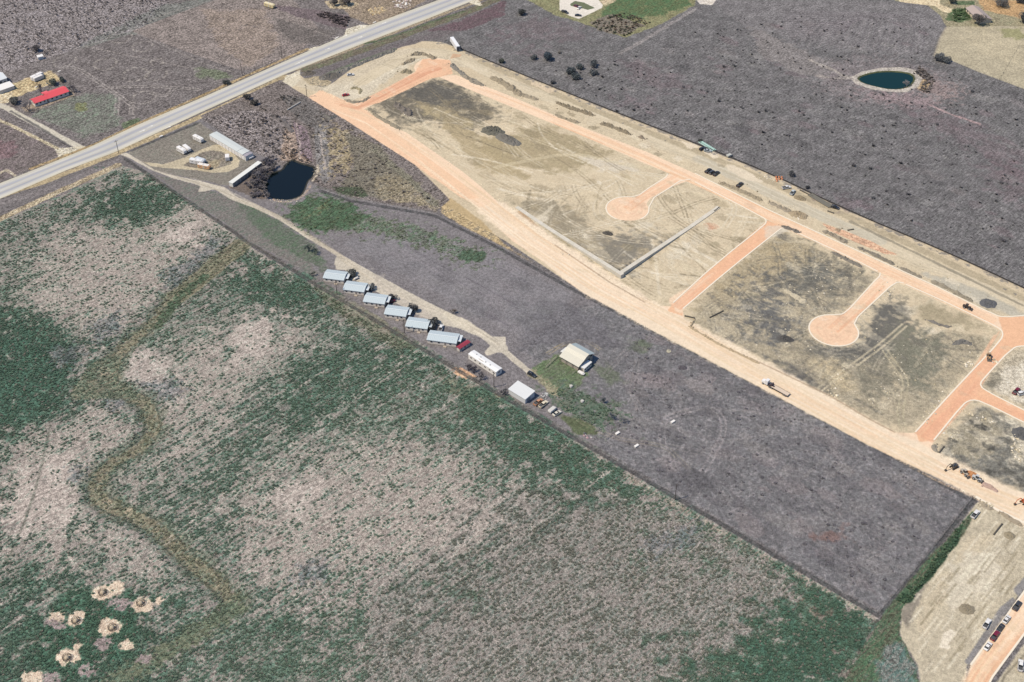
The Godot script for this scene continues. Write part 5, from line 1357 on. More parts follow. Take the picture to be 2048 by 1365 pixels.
	ruts(round_off([Vector2(68.5, -621.8), Vector2(87.7, -618.2), Vector2(106.9, -609.9), Vector2(123.1, -592.7), Vector2(123.8, -583.8), Vector2(115.6, -567.1)], 2), {"c": "dccfb0", "a": 0.8}, 2.4, 0.9)
	line(round_off([Vector2(-9.8, -627.1), Vector2(10.5, -635.2), Vector2(37.1, -643.4), Vector2(71.2, -627.1), Vector2(79.9, -627.1)], 2), 3.0, {"c": "d8c8a0", "a": 0.5, "soft": 1, "rag": 0.6})
	for r in [[Vector2(63.9, -584.8), 15.5], [Vector2(63.9, -584.8), 19.0], [Vector2(157.9, -479.8), 15.0], [Vector2(157.9, -479.8), 18.0]]:
		var ring := oval(r[0], r[1], r[1], 40)
		ring.append(ring[0])
		line(ring, 1.0, {"c": "dccfb2" if r[0].x < 100.0 else "a9a18c", "a": 0.6, "spot": 0.5})
	# clay streets
	var clay := CLAY()
	for k in clay:
		area(clay[k], {"c": "f4d8b8", "g": 0.08, "n": 0.0, "soft": 0, "rag": 0.0, "pale": 0.1})
	area([Vector2(-6.7, -593.7), Vector2(20.5, -560.1), Vector2(69.7, -503.9), Vector2(121.9, -456.0), Vector2(166.1, -413.3), Vector2(230.2, -362.1), Vector2(223.4, -341.6), Vector2(195.8, -370.0), Vector2(118.7, -434.9), Vector2(38.0, -507.1), Vector2(-20.5, -583.8)], {"c": "efdcc0", "soft": 3, "rag": 0.6, "pale": 0.1})
	area([Vector2(-129.6, -706.1), Vector2(-120.9, -717.5), Vector2(-89.2, -691.4), Vector2(-41.8, -629.8), Vector2(-17.9, -596.2), Vector2(-26.3, -593.7), Vector2(-59.4, -632.5), Vector2(-102.0, -680.6)], {"c": "f2cba8", "soft": 2, "rag": 0.6, "pale": 0.1})
	area([Vector2(-100.1, -692.6), Vector2(-87.5, -708.0), Vector2(-62.7, -740.3), Vector2(-58.8, -758.6), Vector2(-40.7, -757.2), Vector2(-38.4, -738.3), Vector2(-52.6, -731.7), Vector2(-82.3, -701.8)], {"c": "eec09c", "soft": 1, "rag": 0.5, "pale": 0.1})
	for k in ["cross_street", "east_street"]:
		area(clay[k], {"c": "eebb94", "soft": 1, "rag": 0.7, "a": 0.9, "pale": 0.1})
	area(clay["second_bulb"], {"c": "f2cba8", "soft": 2, "rag": 0.6, "a": 0.8, "pale": 0.1})
	area(clay["first_bulb"], {"c": "f3d0ae", "soft": 2, "rag": 0.6, "a": 0.8, "pale": 0.1})
	area([Vector2(78.8, -503.9), Vector2(96.8, -520.4), Vector2(108.1, -528.9), Vector2(95.8, -512.1), Vector2(83.6, -491.9)], {"c": "efd4b4", "soft": 2, "rag": 0.8, "pale": 0.1})
	area([Vector2(145.7, -568.5), Vector2(150.4, -563.9), Vector2(135.6, -555.5), Vector2(137.7, -569.5)], {"c": "d9d4c4", "soft": 2, "rag": 0.8, "a": 0.6, "pale": 0.1})
	streaks(PackedVector2Array([Vector2(-115.0, -701.8), Vector2(-86.7, -680.6), Vector2(-50.9, -637.9), Vector2(-17.9, -593.7), Vector2(9.7, -556.5), Vector2(45.1, -516.2), Vector2(80.4, -484.1), Vector2(120.1, -444.3), Vector2(160.0, -406.9), Vector2(188.9, -380.8), Vector2(215.2, -362.6)]), 6.0, 190, ["fbe9cf", "e2caa8", "eecba8", "e9cfae"], 0.18, 0.45, 81)
	streaks(PackedVector2Array([Vector2(-43.1, -735.7), Vector2(-0.3, -702.4), Vector2(39.6, -669.4), Vector2(77.8, -637.4), Vector2(122.3, -597.2), Vector2(169.5, -551.0), Vector2(198.1, -524.7), Vector2(238.7, -486.0)]), 3.6, 130, ["f6dcbf", "e8bb96", "efcaa8", "f2d6b4"], 0.2, 0.5, 82)
	streaks(PackedVector2Array([Vector2(141.0, -564.8), Vector2(109.7, -531.1), Vector2(82.2, -497.8)]), 3.0, 34, ["e8b08e", "efc09c", "eab796"], 0.25, 0.5, 83)
	streaks(PackedVector2Array([Vector2(241.5, -477.1), Vector2(214.4, -438.4), Vector2(183.6, -405.0)]), 4.0, 44, ["e8b08e", "efc09c", "eab796"], 0.25, 0.5, 84)
	streaks(PackedVector2Array([Vector2(213.5, -434.9), Vector2(232.3, -418.5), Vector2(243.5, -409.4)]), 2.5, 16, ["e8b08e", "efc09c"], 0.25, 0.5, 85)
	streaks(PackedVector2Array([Vector2(-110.3, -701.8), Vector2(-95.8, -695.6), Vector2(-77.1, -716.2), Vector2(-56.2, -740.3), Vector2(-46.8, -747.0)]), 4.0, 60, ["dca484", "f0c4a2", "d49c7e"], 0.25, 0.5, 86)
	streaks(PackedVector2Array([Vector2(198.7, -308.6), Vector2(174.3, -281.3), Vector2(165.1, -269.5)]), 4.5, 40, ["f3ddbf", "e3b28e", "efd2ae"], 0.25, 0.5, 87)
	streaks(PackedVector2Array([Vector2(194.5, -522.1), Vector2(168.1, -491.1), Vector2(157.9, -479.8)]), 3.0, 24, ["e8b592", "f0cfae"], 0.25, 0.5, 88)
	streaks(PackedVector2Array([Vector2(96.2, -617.1), Vector2(74.6, -597.7), Vector2(63.9, -584.8)]), 3.0, 24, ["e8b592", "f0cfae"], 0.25, 0.5, 89)
	for r in [[Vector2(157.9, -479.8), 8.0], [Vector2(157.9, -479.8), 5.0], [Vector2(63.9, -584.8), 8.0], [Vector2(63.9, -584.8), 5.5]]:
		var ring := oval(r[0], r[1], r[1], 30)
		ring.append(ring[0])
		line(ring, 1.0, {"c": "e4ae8c", "a": 0.35, "spot": 0.5})
	for k in clay:
		blotches(clay[k], 26 if k == "collector" or k == "north_street" else 8, ["dcc6a0", "f4e2c6", "d8b08c"], 0.6, 2.2, 0.45, 950 + k.length())
	for t in [[Vector2(113.8, -459.3), Vector2(147.0, -432.5), Vector2(163.0, -415.9), Vector2(171.5, -408.5)], [Vector2(22.9, -551.0), Vector2(50.3, -518.3), Vector2(67.0, -501.8)]]:
		line(PackedVector2Array(t), 0.9, {"c": "a98e70", "a": 0.6})

func HAUL() -> PackedVector2Array:
	return round_off([Vector2(-97.1, -727.1), Vector2(-82.6, -747.0), Vector2(-67.3, -762.7), Vector2(-51.1, -769.7), Vector2(-36.0, -762.7), Vector2(-19.1, -743.6), Vector2(0.0, -723.9), Vector2(33.0, -700.6), Vector2(53.8, -681.8), Vector2(74.0, -665.4), Vector2(109.7, -635.2), Vector2(135.5, -611.4), Vector2(159.9, -587.7), Vector2(191.3, -557.8), Vector2(213.8, -535.9), Vector2(237.4, -517.1), Vector2(256.7, -497.8), Vector2(270.2, -484.1)], 2)

func north() -> void:
	# dark grazed field beyond the site
	var big := [Vector2(-46.7, -782.5), Vector2(-22.1, -815.0), Vector2(-8.9, -896.4), Vector2(435.1, -896.4), Vector2(291.3, -487.9), Vector2(261.4, -513.3), Vector2(231.4, -542.9), Vector2(186.5, -581.9), Vector2(147.2, -620.8), Vector2(111.4, -650.6), Vector2(54.6, -696.9), Vector2(-0.3, -743.0)]
	area(big, {"c": "6e6e6e", "g": 0.42, "k": "555557", "n": 0.1, "soft": 1, "rag": 0.2})
	area(big, {"c": "747274", "soft": 3, "rag": 3.4, "zoom": 3, "a": 0.6})
	area(big, {"k": "8c8a88", "n": 0.2, "soft": 3, "rag": 3.0, "zoom": 1, "a": 0.8})
	area([Vector2(128.1, -862.5), Vector2(301.8, -838.3), Vector2(295.4, -800.0), Vector2(275.3, -760.6), Vector2(224.7, -771.1), Vector2(162.4, -800.0)], {"c": "7b797a", "soft": 3, "rag": 1.0})
	wander(PackedVector2Array([Vector2(5.2, -737.0), Vector2(71.1, -760.6), Vector2(164.5, -815.0), Vector2(288.9, -815.0), Vector2(317.7, -704.9), Vector2(261.5, -520.4), Vector2(187.8, -588.7), Vector2(112.2, -657.4)]), 210, ["8b8988", "5b5a5c", "827b7c", "646064"], 0.15, 0.4, 91, 0.12)
	blotches(PackedVector2Array([Vector2(5.2, -737.0), Vector2(71.1, -760.6), Vector2(164.5, -815.0), Vector2(288.9, -815.0), Vector2(317.7, -704.9), Vector2(261.5, -520.4), Vector2(187.8, -588.7), Vector2(112.2, -657.4)]), 170, ["8f8d8a", "59585a", "857e7e", "7c6a70"], 1.2, 4.0, 0.5, 92)
	rng.seed = 90
	for k in 26:      # contour mowing beside the tan paddock
		var o := 2.0 + k * 3.4
		var l := round_off([Vector2(187.7, -830.4) + Vector2(0, o * 0.5), Vector2(236.4, -828.8) + Vector2(0, o * 0.35), Vector2(282.2, -822.6) + Vector2(-o * 0.8, o * 0.1), Vector2(284.5, -800.0) + Vector2(-o, 0), Vector2(273.8, -767.6) + Vector2(-o * 1.05, -o * 0.1)], 2)
		line(l, 0.9, {"c": "93898c" if k % 2 else "635e64", "a": 0.38})
	for f in [[Vector2(-8.2, -807.4), Vector2(19.4, -818.8), Vector2(49.8, -800.0), Vector2(45.8, -785.3), Vector2(5.4, -789.0)], [Vector2(5.3, -772.5), Vector2(25.3, -772.5), Vector2(21.8, -762.7), Vector2(8.6, -765.5)], [Vector2(70.9, -757.2), Vector2(90.0, -750.4), Vector2(113.7, -727.1), Vector2(96.5, -714.3), Vector2(76.1, -737.0)], [Vector2(237.8, -711.2), Vector2(259.1, -695.6), Vector2(281.1, -674.7), Vector2(302.1, -646.2), Vector2(292.3, -614.0), Vector2(273.2, -646.2), Vector2(246.1, -680.6)], [Vector2(67.9, -711.2), Vector2(86.0, -701.8), Vector2(79.5, -697.5), Vector2(67.5, -704.9)], [Vector2(175.3, -596.2), Vector2(205.1, -591.2), Vector2(186.8, -583.8)], [Vector2(-14.9, -792.6), Vector2(-4.8, -800.0), Vector2(-1.3, -785.3), Vector2(-11.4, -781.7)], [Vector2(273.1, -635.2), Vector2(297.1, -629.8), Vector2(283.0, -583.8), Vector2(275.6, -603.7)]]:
		area(f, {"c": "7c6a70", "k": "6c525c", "n": 0.25, "soft": 4, "rag": 2.4, "hard": 1.2, "a": 0.4})
	area([Vector2(163.4, -807.4), Vector2(180.5, -785.3), Vector2(219.2, -743.6), Vector2(212.7, -727.1), Vector2(185.6, -737.0), Vector2(163.9, -764.1)], {"c": "85807e", "soft": 3, "rag": 1.6})
	# banks of the far pond
	area(oval(Vector2(239.1, -728.4), 42.0, 30.0, 30, 0.05, 0.1), {"c": "837b7c", "soft": 4, "rag": 2.4, "hard": 1.2, "zoom": 4, "a": 0.8})
	area([Vector2(220.2, -717.5), Vector2(244.4, -712.4), Vector2(267.6, -704.9), Vector2(262.2, -695.6), Vector2(235.7, -701.8), Vector2(221.8, -709.9)], {"c": "968486", "soft": 4, "rag": 2.0, "hard": 1.3, "zoom": 4})
	area([Vector2(266.2, -737.0), Vector2(273.3, -727.1), Vector2(287.5, -720.7), Vector2(273.1, -701.8), Vector2(259.8, -711.2)], {"c": "91817f", "soft": 4, "rag": 2.0, "hard": 1.3, "zoom": 4})
	area([Vector2(263.8, -733.7), Vector2(267.6, -727.1), Vector2(260.6, -714.3), Vector2(257.2, -718.8)], {"c": "b59a72", "soft": 2, "rag": 1.4})
	area([Vector2(217.0, -733.0), Vector2(225.8, -741.0), Vector2(239.2, -746.3), Vector2(252.6, -747.7), Vector2(263.0, -743.6), Vector2(264.1, -733.7), Vector2(258.8, -722.6), Vector2(249.7, -715.0), Vector2(238.6, -715.0), Vector2(226.8, -718.8), Vector2(219.3, -725.2)], {"c": "b9b1a4", "g": 0.4, "n": 0.0, "soft": 1, "rag": 0.9})
	line(PackedVector2Array([Vector2(195.7, -757.2), Vector2(205.2, -747.0), Vector2(214.4, -735.7), Vector2(218.4, -731.7)]), 3.0, {"c": "a39b92", "soft": 2, "rag": 1.0})
	line(PackedVector2Array([Vector2(195.3, -737.0), Vector2(207.3, -732.4), Vector2(216.8, -731.7)]), 2.0, {"c": "9d958e", "soft": 2, "rag": 1.0})
	line(PackedVector2Array([Vector2(259.8, -698.7), Vector2(269.4, -687.8), Vector2(284.5, -675.9)]), 2.0, {"c": "a88f8e", "soft": 1, "rag": 0.9})
	area(pond_far, {"c": "4e5636", "n": 0.0, "soft": 0, "rag": 0.0})
	# paths and edges in the field
	line(PackedVector2Array([Vector2(128.4, -832.0), Vector2(104.7, -803.7), Vector2(85.9, -781.7), Vector2(71.5, -765.5)]), 3.0, {"c": "8f8a88", "soft": 2, "rag": 1.0})
	line(PackedVector2Array([Vector2(28.6, -773.2), Vector2(51.8, -769.7), Vector2(78.3, -768.3)]), 1.0, {"c": "5c5a58", "a": 0.6, "soft": 1})
	# lawn and concrete drive of the house at the top edge
	area([Vector2(-8.7, -870.8), Vector2(29.9, -822.6), Vector2(46.8, -811.2), Vector2(76.3, -789.0), Vector2(101.6, -807.4), Vector2(129.0, -838.3), Vector2(139.1, -896.4), Vector2(-8.9, -896.4)], {"c": "8e8c62", "k": "6c7450", "n": 0.3, "soft": 2, "rag": 0.8})
	area([Vector2(74.1, -862.5), Vector2(131.7, -862.5), Vector2(125.5, -838.3), Vector2(103.0, -822.6), Vector2(78.1, -815.0), Vector2(60.8, -815.0)], {"c": "6e7c50", "k": "466a44", "n": 0.5, "soft": 3, "rag": 1.4})
	area([Vector2(53.7, -811.2), Vector2(68.3, -824.2), Vector2(91.3, -807.4), Vector2(76.6, -792.6), Vector2(60.0, -798.5)], {"c": "8f8474", "k": "5d5a54", "n": 0.4, "soft": 2, "rag": 1.2})
	area(YARD(), {"c": "e6dfd0", "g": 0.12, "n": 0.0, "soft": 0, "rag": 0.0})
	area([Vector2(41.0, -839.8), Vector2(44.7, -844.6), Vector2(50.9, -842.2), Vector2(58.3, -833.5), Vector2(53.2, -830.4), Vector2(46.1, -835.1), Vector2(41.5, -836.7)], {"c": "6f7a5a", "soft": 0, "rag": 0.3})
	area([Vector2(129.0, -854.3), Vector2(148.7, -854.3), Vector2(141.4, -838.3), Vector2(132.8, -839.8)], {"c": "ddd2c0", "soft": 1, "rag": 0.7})
	area([Vector2(62.4, -844.6), Vector2(77.1, -852.7), Vector2(72.9, -843.0), Vector2(64.8, -836.7)], {"c": "d8bf98", "soft": 1, "rag": 0.7})
	# tan paddock and the homestead
	area([Vector2(297.8, -805.2), Vector2(351.6, -807.4), Vector2(403.3, -805.9), Vector2(359.1, -680.6), Vector2(324.4, -718.8), Vector2(302.6, -740.3), Vector2(288.9, -755.8), Vector2(278.5, -762.7), Vector2(289.2, -789.0)], {"c": "b6ab8c", "g": 0.25, "n": 0.0, "soft": 1, "rag": 0.3})
	area([Vector2(307.1, -792.6), Vector2(346.6, -800.0), Vector2(331.5, -750.4), Vector2(307.9, -771.1)], {"c": "c2b592", "soft": 4, "rag": 1.6, "a": 0.8})
	area([Vector2(334.0, -803.7), Vector2(349.8, -801.5), Vector2(344.8, -785.3), Vector2(333.1, -789.0)], {"c": "9a9868", "soft": 3, "rag": 1.3})
	area([Vector2(279.7, -896.4), Vector2(435.1, -896.4), Vector2(403.3, -805.9), Vector2(297.8, -805.2), Vector2(297.8, -822.6), Vector2(293.0, -838.3), Vector2(271.5, -844.6)], {"c": "a39a78", "k": "6c7054", "n": 0.3, "soft": 1, "rag": 0.5})
	area([Vector2(275.6, -862.5), Vector2(308.0, -862.5), Vector2(302.2, -839.8), Vector2(309.0, -832.0), Vector2(307.3, -825.7), Vector2(301.8, -827.3), Vector2(297.9, -836.7), Vector2(274.7, -843.0)], {"c": "dcc69a", "n": 0.0, "soft": 1, "rag": 0.7})
	area([Vector2(330.5, -846.2), Vector2(367.8, -846.2), Vector2(358.1, -815.0), Vector2(343.0, -822.6), Vector2(331.3, -830.4)], {"c": "c29a66", "n": 0.1, "soft": 2, "rag": 1.2})
	area([Vector2(309.0, -832.0), Vector2(321.9, -834.3), Vector2(318.7, -816.5), Vector2(308.7, -811.2), Vector2(299.3, -815.0)], {"c": "6c7a54", "k": "46663e", "n": 0.5, "soft": 2, "rag": 0.9})
	area([Vector2(313.4, -844.6), Vector2(328.3, -844.6), Vector2(326.5, -838.3), Vector2(314.2, -838.3)], {"c": "56704a", "soft": 1, "rag": 0.9})
	line(round_off([Vector2(307.3, -825.7), Vector2(309.2, -821.1), Vector2(313.5, -818.8), Vector2(318.3, -818.8)], 2), 1.1, {"c": "e6dcc6"})
	line(PackedVector2Array([Vector2(297.6, -804.4), Vector2(289.0, -788.2), Vector2(278.5, -762.7)]), 1.6, {"c": "9a9080", "a": 0.6, "soft": 1})

func YARD() -> PackedVector2Array:
	return PackedVector2Array([Vector2(34.4, -870.8), Vector2(33.3, -830.4), Vector2(36.3, -825.7), Vector2(40.3, -821.1), Vector2(46.4, -816.5), Vector2(63.2, -833.5), Vector2(64.2, -838.3), Vector2(61.1, -847.8), Vector2(60.1, -870.8)])

func west() -> void:
	# beyond the highway
	area([Vector2(-341.9, -593.7), Vector2(-290.4, -607.8), Vector2(-234.3, -671.8), Vector2(-165.5, -740.3), Vector2(-51.3, -849.5), Vector2(-53.3, -896.4), Vector2(-452.9, -896.4)], {"c": "7b7573", "g": 0.6, "k": "5c5a5a", "n": 0.25, "soft": 1, "rag": 0.3})
	area([Vector2(-401.1, -896.4), Vector2(-230.9, -896.4), Vector2(-253.8, -800.0), Vector2(-288.2, -774.6), Vector2(-330.0, -737.0), Vector2(-360.0, -730.4)], {"c": "8d8684", "k": "625e60", "n": 0.42, "g": 1.0, "soft": 2, "rag": 0.6})
	area([Vector2(-248.2, -838.3), Vector2(-211.6, -850.3), Vector2(-218.5, -830.4), Vector2(-274.8, -774.6), Vector2(-291.5, -774.6)], {"c": "788078", "soft": 3, "rag": 1.3, "a": 0.7})
	area([Vector2(-259.6, -798.5), Vector2(-231.8, -826.5), Vector2(-210.9, -846.2), Vector2(-168.1, -870.8), Vector2(-131.0, -800.0), Vector2(-140.5, -767.6), Vector2(-169.9, -743.6), Vector2(-179.6, -743.6), Vector2(-224.8, -774.6)], {"c": "8b7f7a", "k": "6c625e", "n": 0.2, "soft": 2, "rag": 0.5})
	area([Vector2(-218.5, -830.4), Vector2(-173.0, -830.4), Vector2(-155.2, -778.2), Vector2(-170.4, -747.0), Vector2(-194.8, -774.6)], {"c": "958578", "soft": 3, "rag": 1.5, "a": 0.8})
	area([Vector2(-166.1, -818.8), Vector2(-138.3, -803.7), Vector2(-117.2, -798.5), Vector2(-128.5, -778.2), Vector2(-149.0, -781.7), Vector2(-161.7, -800.0)], {"c": "716a66", "soft": 2, "rag": 0.6})
	area([Vector2(-178.3, -842.2), Vector2(-112.7, -822.6), Vector2(-113.9, -800.0), Vector2(-147.0, -818.8)], {"c": "7a6c6f", "k": "5c5054", "n": 0.3, "soft": 2, "rag": 1.2})
	area([Vector2(-139.1, -870.8), Vector2(-95.7, -870.8), Vector2(-55.0, -854.3), Vector2(-77.9, -822.6), Vector2(-97.5, -807.4), Vector2(-112.3, -818.8), Vector2(-117.0, -830.4)], {"c": "9a8872", "k": "6c625a", "n": 0.3, "soft": 2, "rag": 1.0})
	area([Vector2(-133.3, -844.6), Vector2(-118.9, -849.5), Vector2(-107.3, -839.8), Vector2(-113.6, -832.0), Vector2(-127.7, -832.7)], {"c": "c9b48c", "soft": 1, "rag": 0.9})
	area([Vector2(-101.2, -830.4), Vector2(-91.2, -836.7), Vector2(-87.1, -828.8), Vector2(-97.1, -822.6)], {"c": "c8b184", "soft": 1, "rag": 1.2, "spot": 0.6})
	area([Vector2(-287.3, -771.1), Vector2(-259.3, -794.1), Vector2(-176.4, -743.6), Vector2(-177.4, -730.4), Vector2(-232.0, -674.7), Vector2(-251.9, -657.4), Vector2(-301.8, -695.6), Vector2(-285.5, -727.1)], {"c": "77716f", "k": "5b5a58", "n": 0.22, "soft": 2, "rag": 0.7})
	area([Vector2(-274.9, -711.2), Vector2(-249.7, -711.2), Vector2(-238.0, -674.7), Vector2(-255.6, -660.2), Vector2(-296.1, -686.6)], {"c": "7b7c74", "k": "5d6e5c", "n": 0.35, "soft": 3, "rag": 1.3})
	area([Vector2(-272.4, -701.8), Vector2(-264.7, -701.8), Vector2(-261.5, -689.6), Vector2(-270.0, -692.6)], {"c": "868a5c", "soft": 2, "rag": 1.4})
	area([Vector2(-206.2, -747.0), Vector2(-182.3, -740.3), Vector2(-183.8, -730.4), Vector2(-203.7, -733.7)], {"c": "717a62", "soft": 3, "rag": 1.4})
	area([Vector2(-238.7, -677.6), Vector2(-227.9, -683.6), Vector2(-225.9, -674.7), Vector2(-235.4, -670.0)], {"c": "5f7050", "soft": 2, "rag": 1.3})
	area([Vector2(-334.9, -692.6), Vector2(-313.4, -683.0), Vector2(-263.0, -643.4), Vector2(-283.2, -621.8), Vector2(-304.4, -598.7)], {"c": "7c7270", "k": "64585c", "n": 0.3, "soft": 2, "rag": 0.6})
	area([Vector2(-305.6, -657.4), Vector2(-292.0, -651.7), Vector2(-292.9, -635.2), Vector2(-309.3, -640.6)], {"c": "866c70", "soft": 3, "rag": 1.4})
	# yard of the red house
	area([Vector2(-334.5, -720.7), Vector2(-317.4, -727.1), Vector2(-299.6, -743.6), Vector2(-288.9, -730.4), Vector2(-297.0, -722.6), Vector2(-311.7, -708.0), Vector2(-326.6, -695.6)], {"c": "c2aa7c", "k": "8a8064", "n": 0.2, "soft": 2, "rag": 1.0})
	area([Vector2(-343.0, -717.5), Vector2(-315.7, -716.2), Vector2(-313.0, -701.8), Vector2(-335.9, -695.6)], {"c": "dec59a", "soft": 2, "rag": 0.6})
	area([Vector2(-304.9, -695.6), Vector2(-279.7, -717.5), Vector2(-274.9, -711.2), Vector2(-297.0, -689.6)], {"c": "9a8874", "soft": 2, "rag": 1.0})
	line(DRIVE_WEST(), 4.4, {"c": "c9c2ae", "n": 0.0, "g": 0.2, "soft": 1, "rag": 0.5})
	line(PackedVector2Array([Vector2(-327.8, -689.6), Vector2(-304.8, -674.7), Vector2(-285.5, -660.2), Vector2(-270.4, -648.9), Vector2(-259.7, -639.5)]), 2.4, {"c": "bdae8c", "n": 0.0, "soft": 1, "rag": 0.7})
	line(PackedVector2Array([Vector2(-309.8, -691.4), Vector2(-285.6, -671.2), Vector2(-257.9, -646.2)]), 1.6, {"c": "565656", "soft": 1, "rag": 0.8, "a": 0.7})
	area([Vector2(-270.0, -647.3), Vector2(-254.6, -650.6), Vector2(-249.6, -648.4), Vector2(-253.2, -639.5), Vector2(-263.0, -632.5)], {"c": "cfc4a6", "soft": 1, "rag": 0.6})
	line(PackedVector2Array([Vector2(-298.8, -616.6), Vector2(-292.0, -624.5), Vector2(-285.0, -618.2)]), 2.0, {"c": "c3b698", "soft": 1, "rag": 0.8})
	for t in [[Vector2(-293.7, -745.6), Vector2(-286.1, -747.7), Vector2(-278.2, -742.3), Vector2(-267.1, -730.4), Vector2(-254.4, -717.5), Vector2(-242.0, -704.9), Vector2(-232.3, -692.6)], [Vector2(-256.8, -720.7), Vector2(-236.4, -722.0), Vector2(-217.2, -721.3), Vector2(-197.4, -717.5)], [Vector2(-228.4, -714.3), Vector2(-217.6, -708.0), Vector2(-215.1, -718.8)], [Vector2(-247.4, -708.0), Vector2(-245.1, -695.6), Vector2(-243.3, -686.6)], [Vector2(-236.8, -698.7), Vector2(-234.1, -686.6)]]:
		ruts(round_off(t, 2), {"c": "a29a94", "a": 0.75}, 2.2, 0.9)
	for r in [[Vector2(-293.8, -755.8), 7.0], [Vector2(-265.9, -751.7), 7.0], [Vector2(-265.0, -789.7), 7.5], [Vector2(-246.8, -776.0), 6.5], [Vector2(-243.1, -737.6), 8.0], [Vector2(-229.4, -737.0), 6.5], [Vector2(-231.4, -708.0), 7.0], [Vector2(-232.8, -754.4), 4.0]]:
		var ring := oval(r[0], r[1], r[1] * 1.15, 26, 0.0, 0.1)
		ring.append(ring[0])
		line(ring, 1.8, {"c": "aca498", "a": 0.6, "spot": 0.8})
	for t in [[Vector2(-259.6, -798.5), Vector2(-231.9, -776.7), Vector2(-204.2, -753.8), Vector2(-179.1, -740.3)], [Vector2(-286.5, -774.6), Vector2(-260.6, -800.0), Vector2(-241.8, -824.2), Vector2(-214.1, -844.6)], [Vector2(-285.4, -776.7), Vector2(-237.7, -757.2), Vector2(-202.3, -743.6)], [Vector2(-166.1, -818.8), Vector2(-145.6, -807.4), Vector2(-112.1, -781.7)]]:
		line(PackedVector2Array(t), 1.3, {"c": "a49a92", "a": 0.6, "spot": 0.5})
	line(round_off([Vector2(-165.1, -818.8), Vector2(-161.5, -803.7), Vector2(-151.2, -785.3), Vector2(-141.9, -778.2)], 2), 2.0, {"c": "8c827c", "a": 0.7, "soft": 1})
	# highway verges
	line(PackedVector2Array([Vector2(-300.9, -587.7), Vector2(-266.2, -612.4), Vector2(-233.2, -641.7), Vector2(-192.5, -683.0), Vector2(-161.9, -716.9), Vector2(-146.0, -735.0)]), 4.5, {"c": "b29f78", "n": 0.0, "soft": 1, "rag": 0.9})
	line(PackedVector2Array([Vector2(-299.6, -583.8), Vector2(-260.9, -603.7), Vector2(-230.0, -634.1)]), 6.0, {"c": "857f7e", "soft": 2, "rag": 0.6})
	line(PackedVector2Array([Vector2(-293.1, -563.9), Vector2(-280.4, -575.2), Vector2(-255.0, -602.7), Vector2(-228.6, -629.8)]), 4.6, {"c": "a79676", "g": 0.9, "n": 0.0, "soft": 1, "rag": 0.9})
	line(PackedVector2Array([Vector2(-278.5, -625.5), Vector2(-248.8, -651.2), Vector2(-228.9, -674.7), Vector2(-195.9, -709.3), Vector2(-165.7, -741.6), Vector2(-136.2, -772.5)]), 2.6, {"c": "ae9468", "soft": 1, "rag": 0.9})
	line(PackedVector2Array([Vector2(-139.1, -743.6), Vector2(-101.6, -776.7), Vector2(-56.1, -817.3), Vector2(-26.2, -842.2), Vector2(-5.0, -862.5)]), 3.0, {"c": "a8977a", "soft": 1, "rag": 0.8})
	line(PackedVector2Array([Vector2(-134.2, -743.6), Vector2(-100.9, -769.7), Vector2(-55.6, -807.4), Vector2(-26.0, -832.0), Vector2(-5.0, -854.3)]), 7.0, {"c": "7c7260", "k": "5d6a4a", "n": 0.4, "soft": 2, "rag": 0.9})
	line(PackedVector2Array([Vector2(-98.5, -779.6), Vector2(-76.0, -794.1), Vector2(-56.5, -811.2), Vector2(-32.9, -828.8)]), 2.6, {"c": "55684a", "soft": 1, "rag": 1.3, "spot": 0.4})
	line(PackedVector2Array([Vector2(-124.1, -740.3), Vector2(-99.9, -758.6), Vector2(-74.9, -778.2), Vector2(-48.9, -794.1), Vector2(-22.1, -815.0)]), 6.5, {"c": "776e70", "soft": 2, "rag": 0.9})
	line(PackedVector2Array([Vector2(-120.5, -737.0), Vector2(-99.7, -755.8), Vector2(-77.9, -772.5)]), 3.0, {"c": "7a7a70", "k": "53664c", "n": 0.4, "soft": 1, "rag": 1.0})
	area([Vector2(-59.3, -798.5), Vector2(-35.9, -813.5), Vector2(-5.0, -846.2), Vector2(-4.9, -822.6), Vector2(-32.0, -798.5)], {"c": "77666a", "k": "5f4850", "n": 0.4, "soft": 2, "rag": 1.2})
	# gravel aprons
	for f in [[Vector2(-114.0, -790.4), Vector2(-113.4, -801.5), Vector2(-104.4, -807.4), Vector2(-94.1, -807.4), Vector2(-91.8, -808.9), Vector2(-97.0, -801.5)], [Vector2(-136.8, -769.7), Vector2(-133.1, -774.6), Vector2(-128.3, -776.7), Vector2(-131.0, -771.1)], [Vector2(-31.5, -843.0), Vector2(-26.4, -851.1), Vector2(-20.8, -838.3), Vector2(-23.2, -836.7)], [Vector2(-147.3, -725.2), Vector2(-145.5, -735.7), Vector2(-137.5, -743.6), Vector2(-135.8, -730.4), Vector2(-139.3, -720.7)], [Vector2(-163.3, -697.5), Vector2(-159.3, -699.9), Vector2(-159.0, -693.8)]]:
		area(f, {"c": "d9ceb0", "n": 0.0, "soft": 1, "rag": 0.6})
	# waste ground between the highway and the collector road
	area([Vector2(-191.4, -685.4), Vector2(-173.2, -704.9), Vector2(-148.6, -730.4), Vector2(-133.8, -714.3), Vector2(-102.0, -680.6), Vector2(-56.3, -629.8), Vector2(-34.6, -593.7), Vector2(-42.5, -581.9), Vector2(-90.8, -596.7), Vector2(-108.9, -607.8), Vector2(-154.8, -647.3)], {"c": "7d7470", "k": "5c5856", "n": 0.3, "g": 0.7, "soft": 1, "rag": 0.4})
	area([Vector2(-189.2, -681.8), Vector2(-161.9, -692.6), Vector2(-136.0, -683.6), Vector2(-128.1, -646.2), Vector2(-134.6, -629.8), Vector2(-161.4, -651.7)], {"c": "7f7876", "k": "605b5a", "n": 0.3, "g": 1.0, "soft": 2, "rag": 0.8})
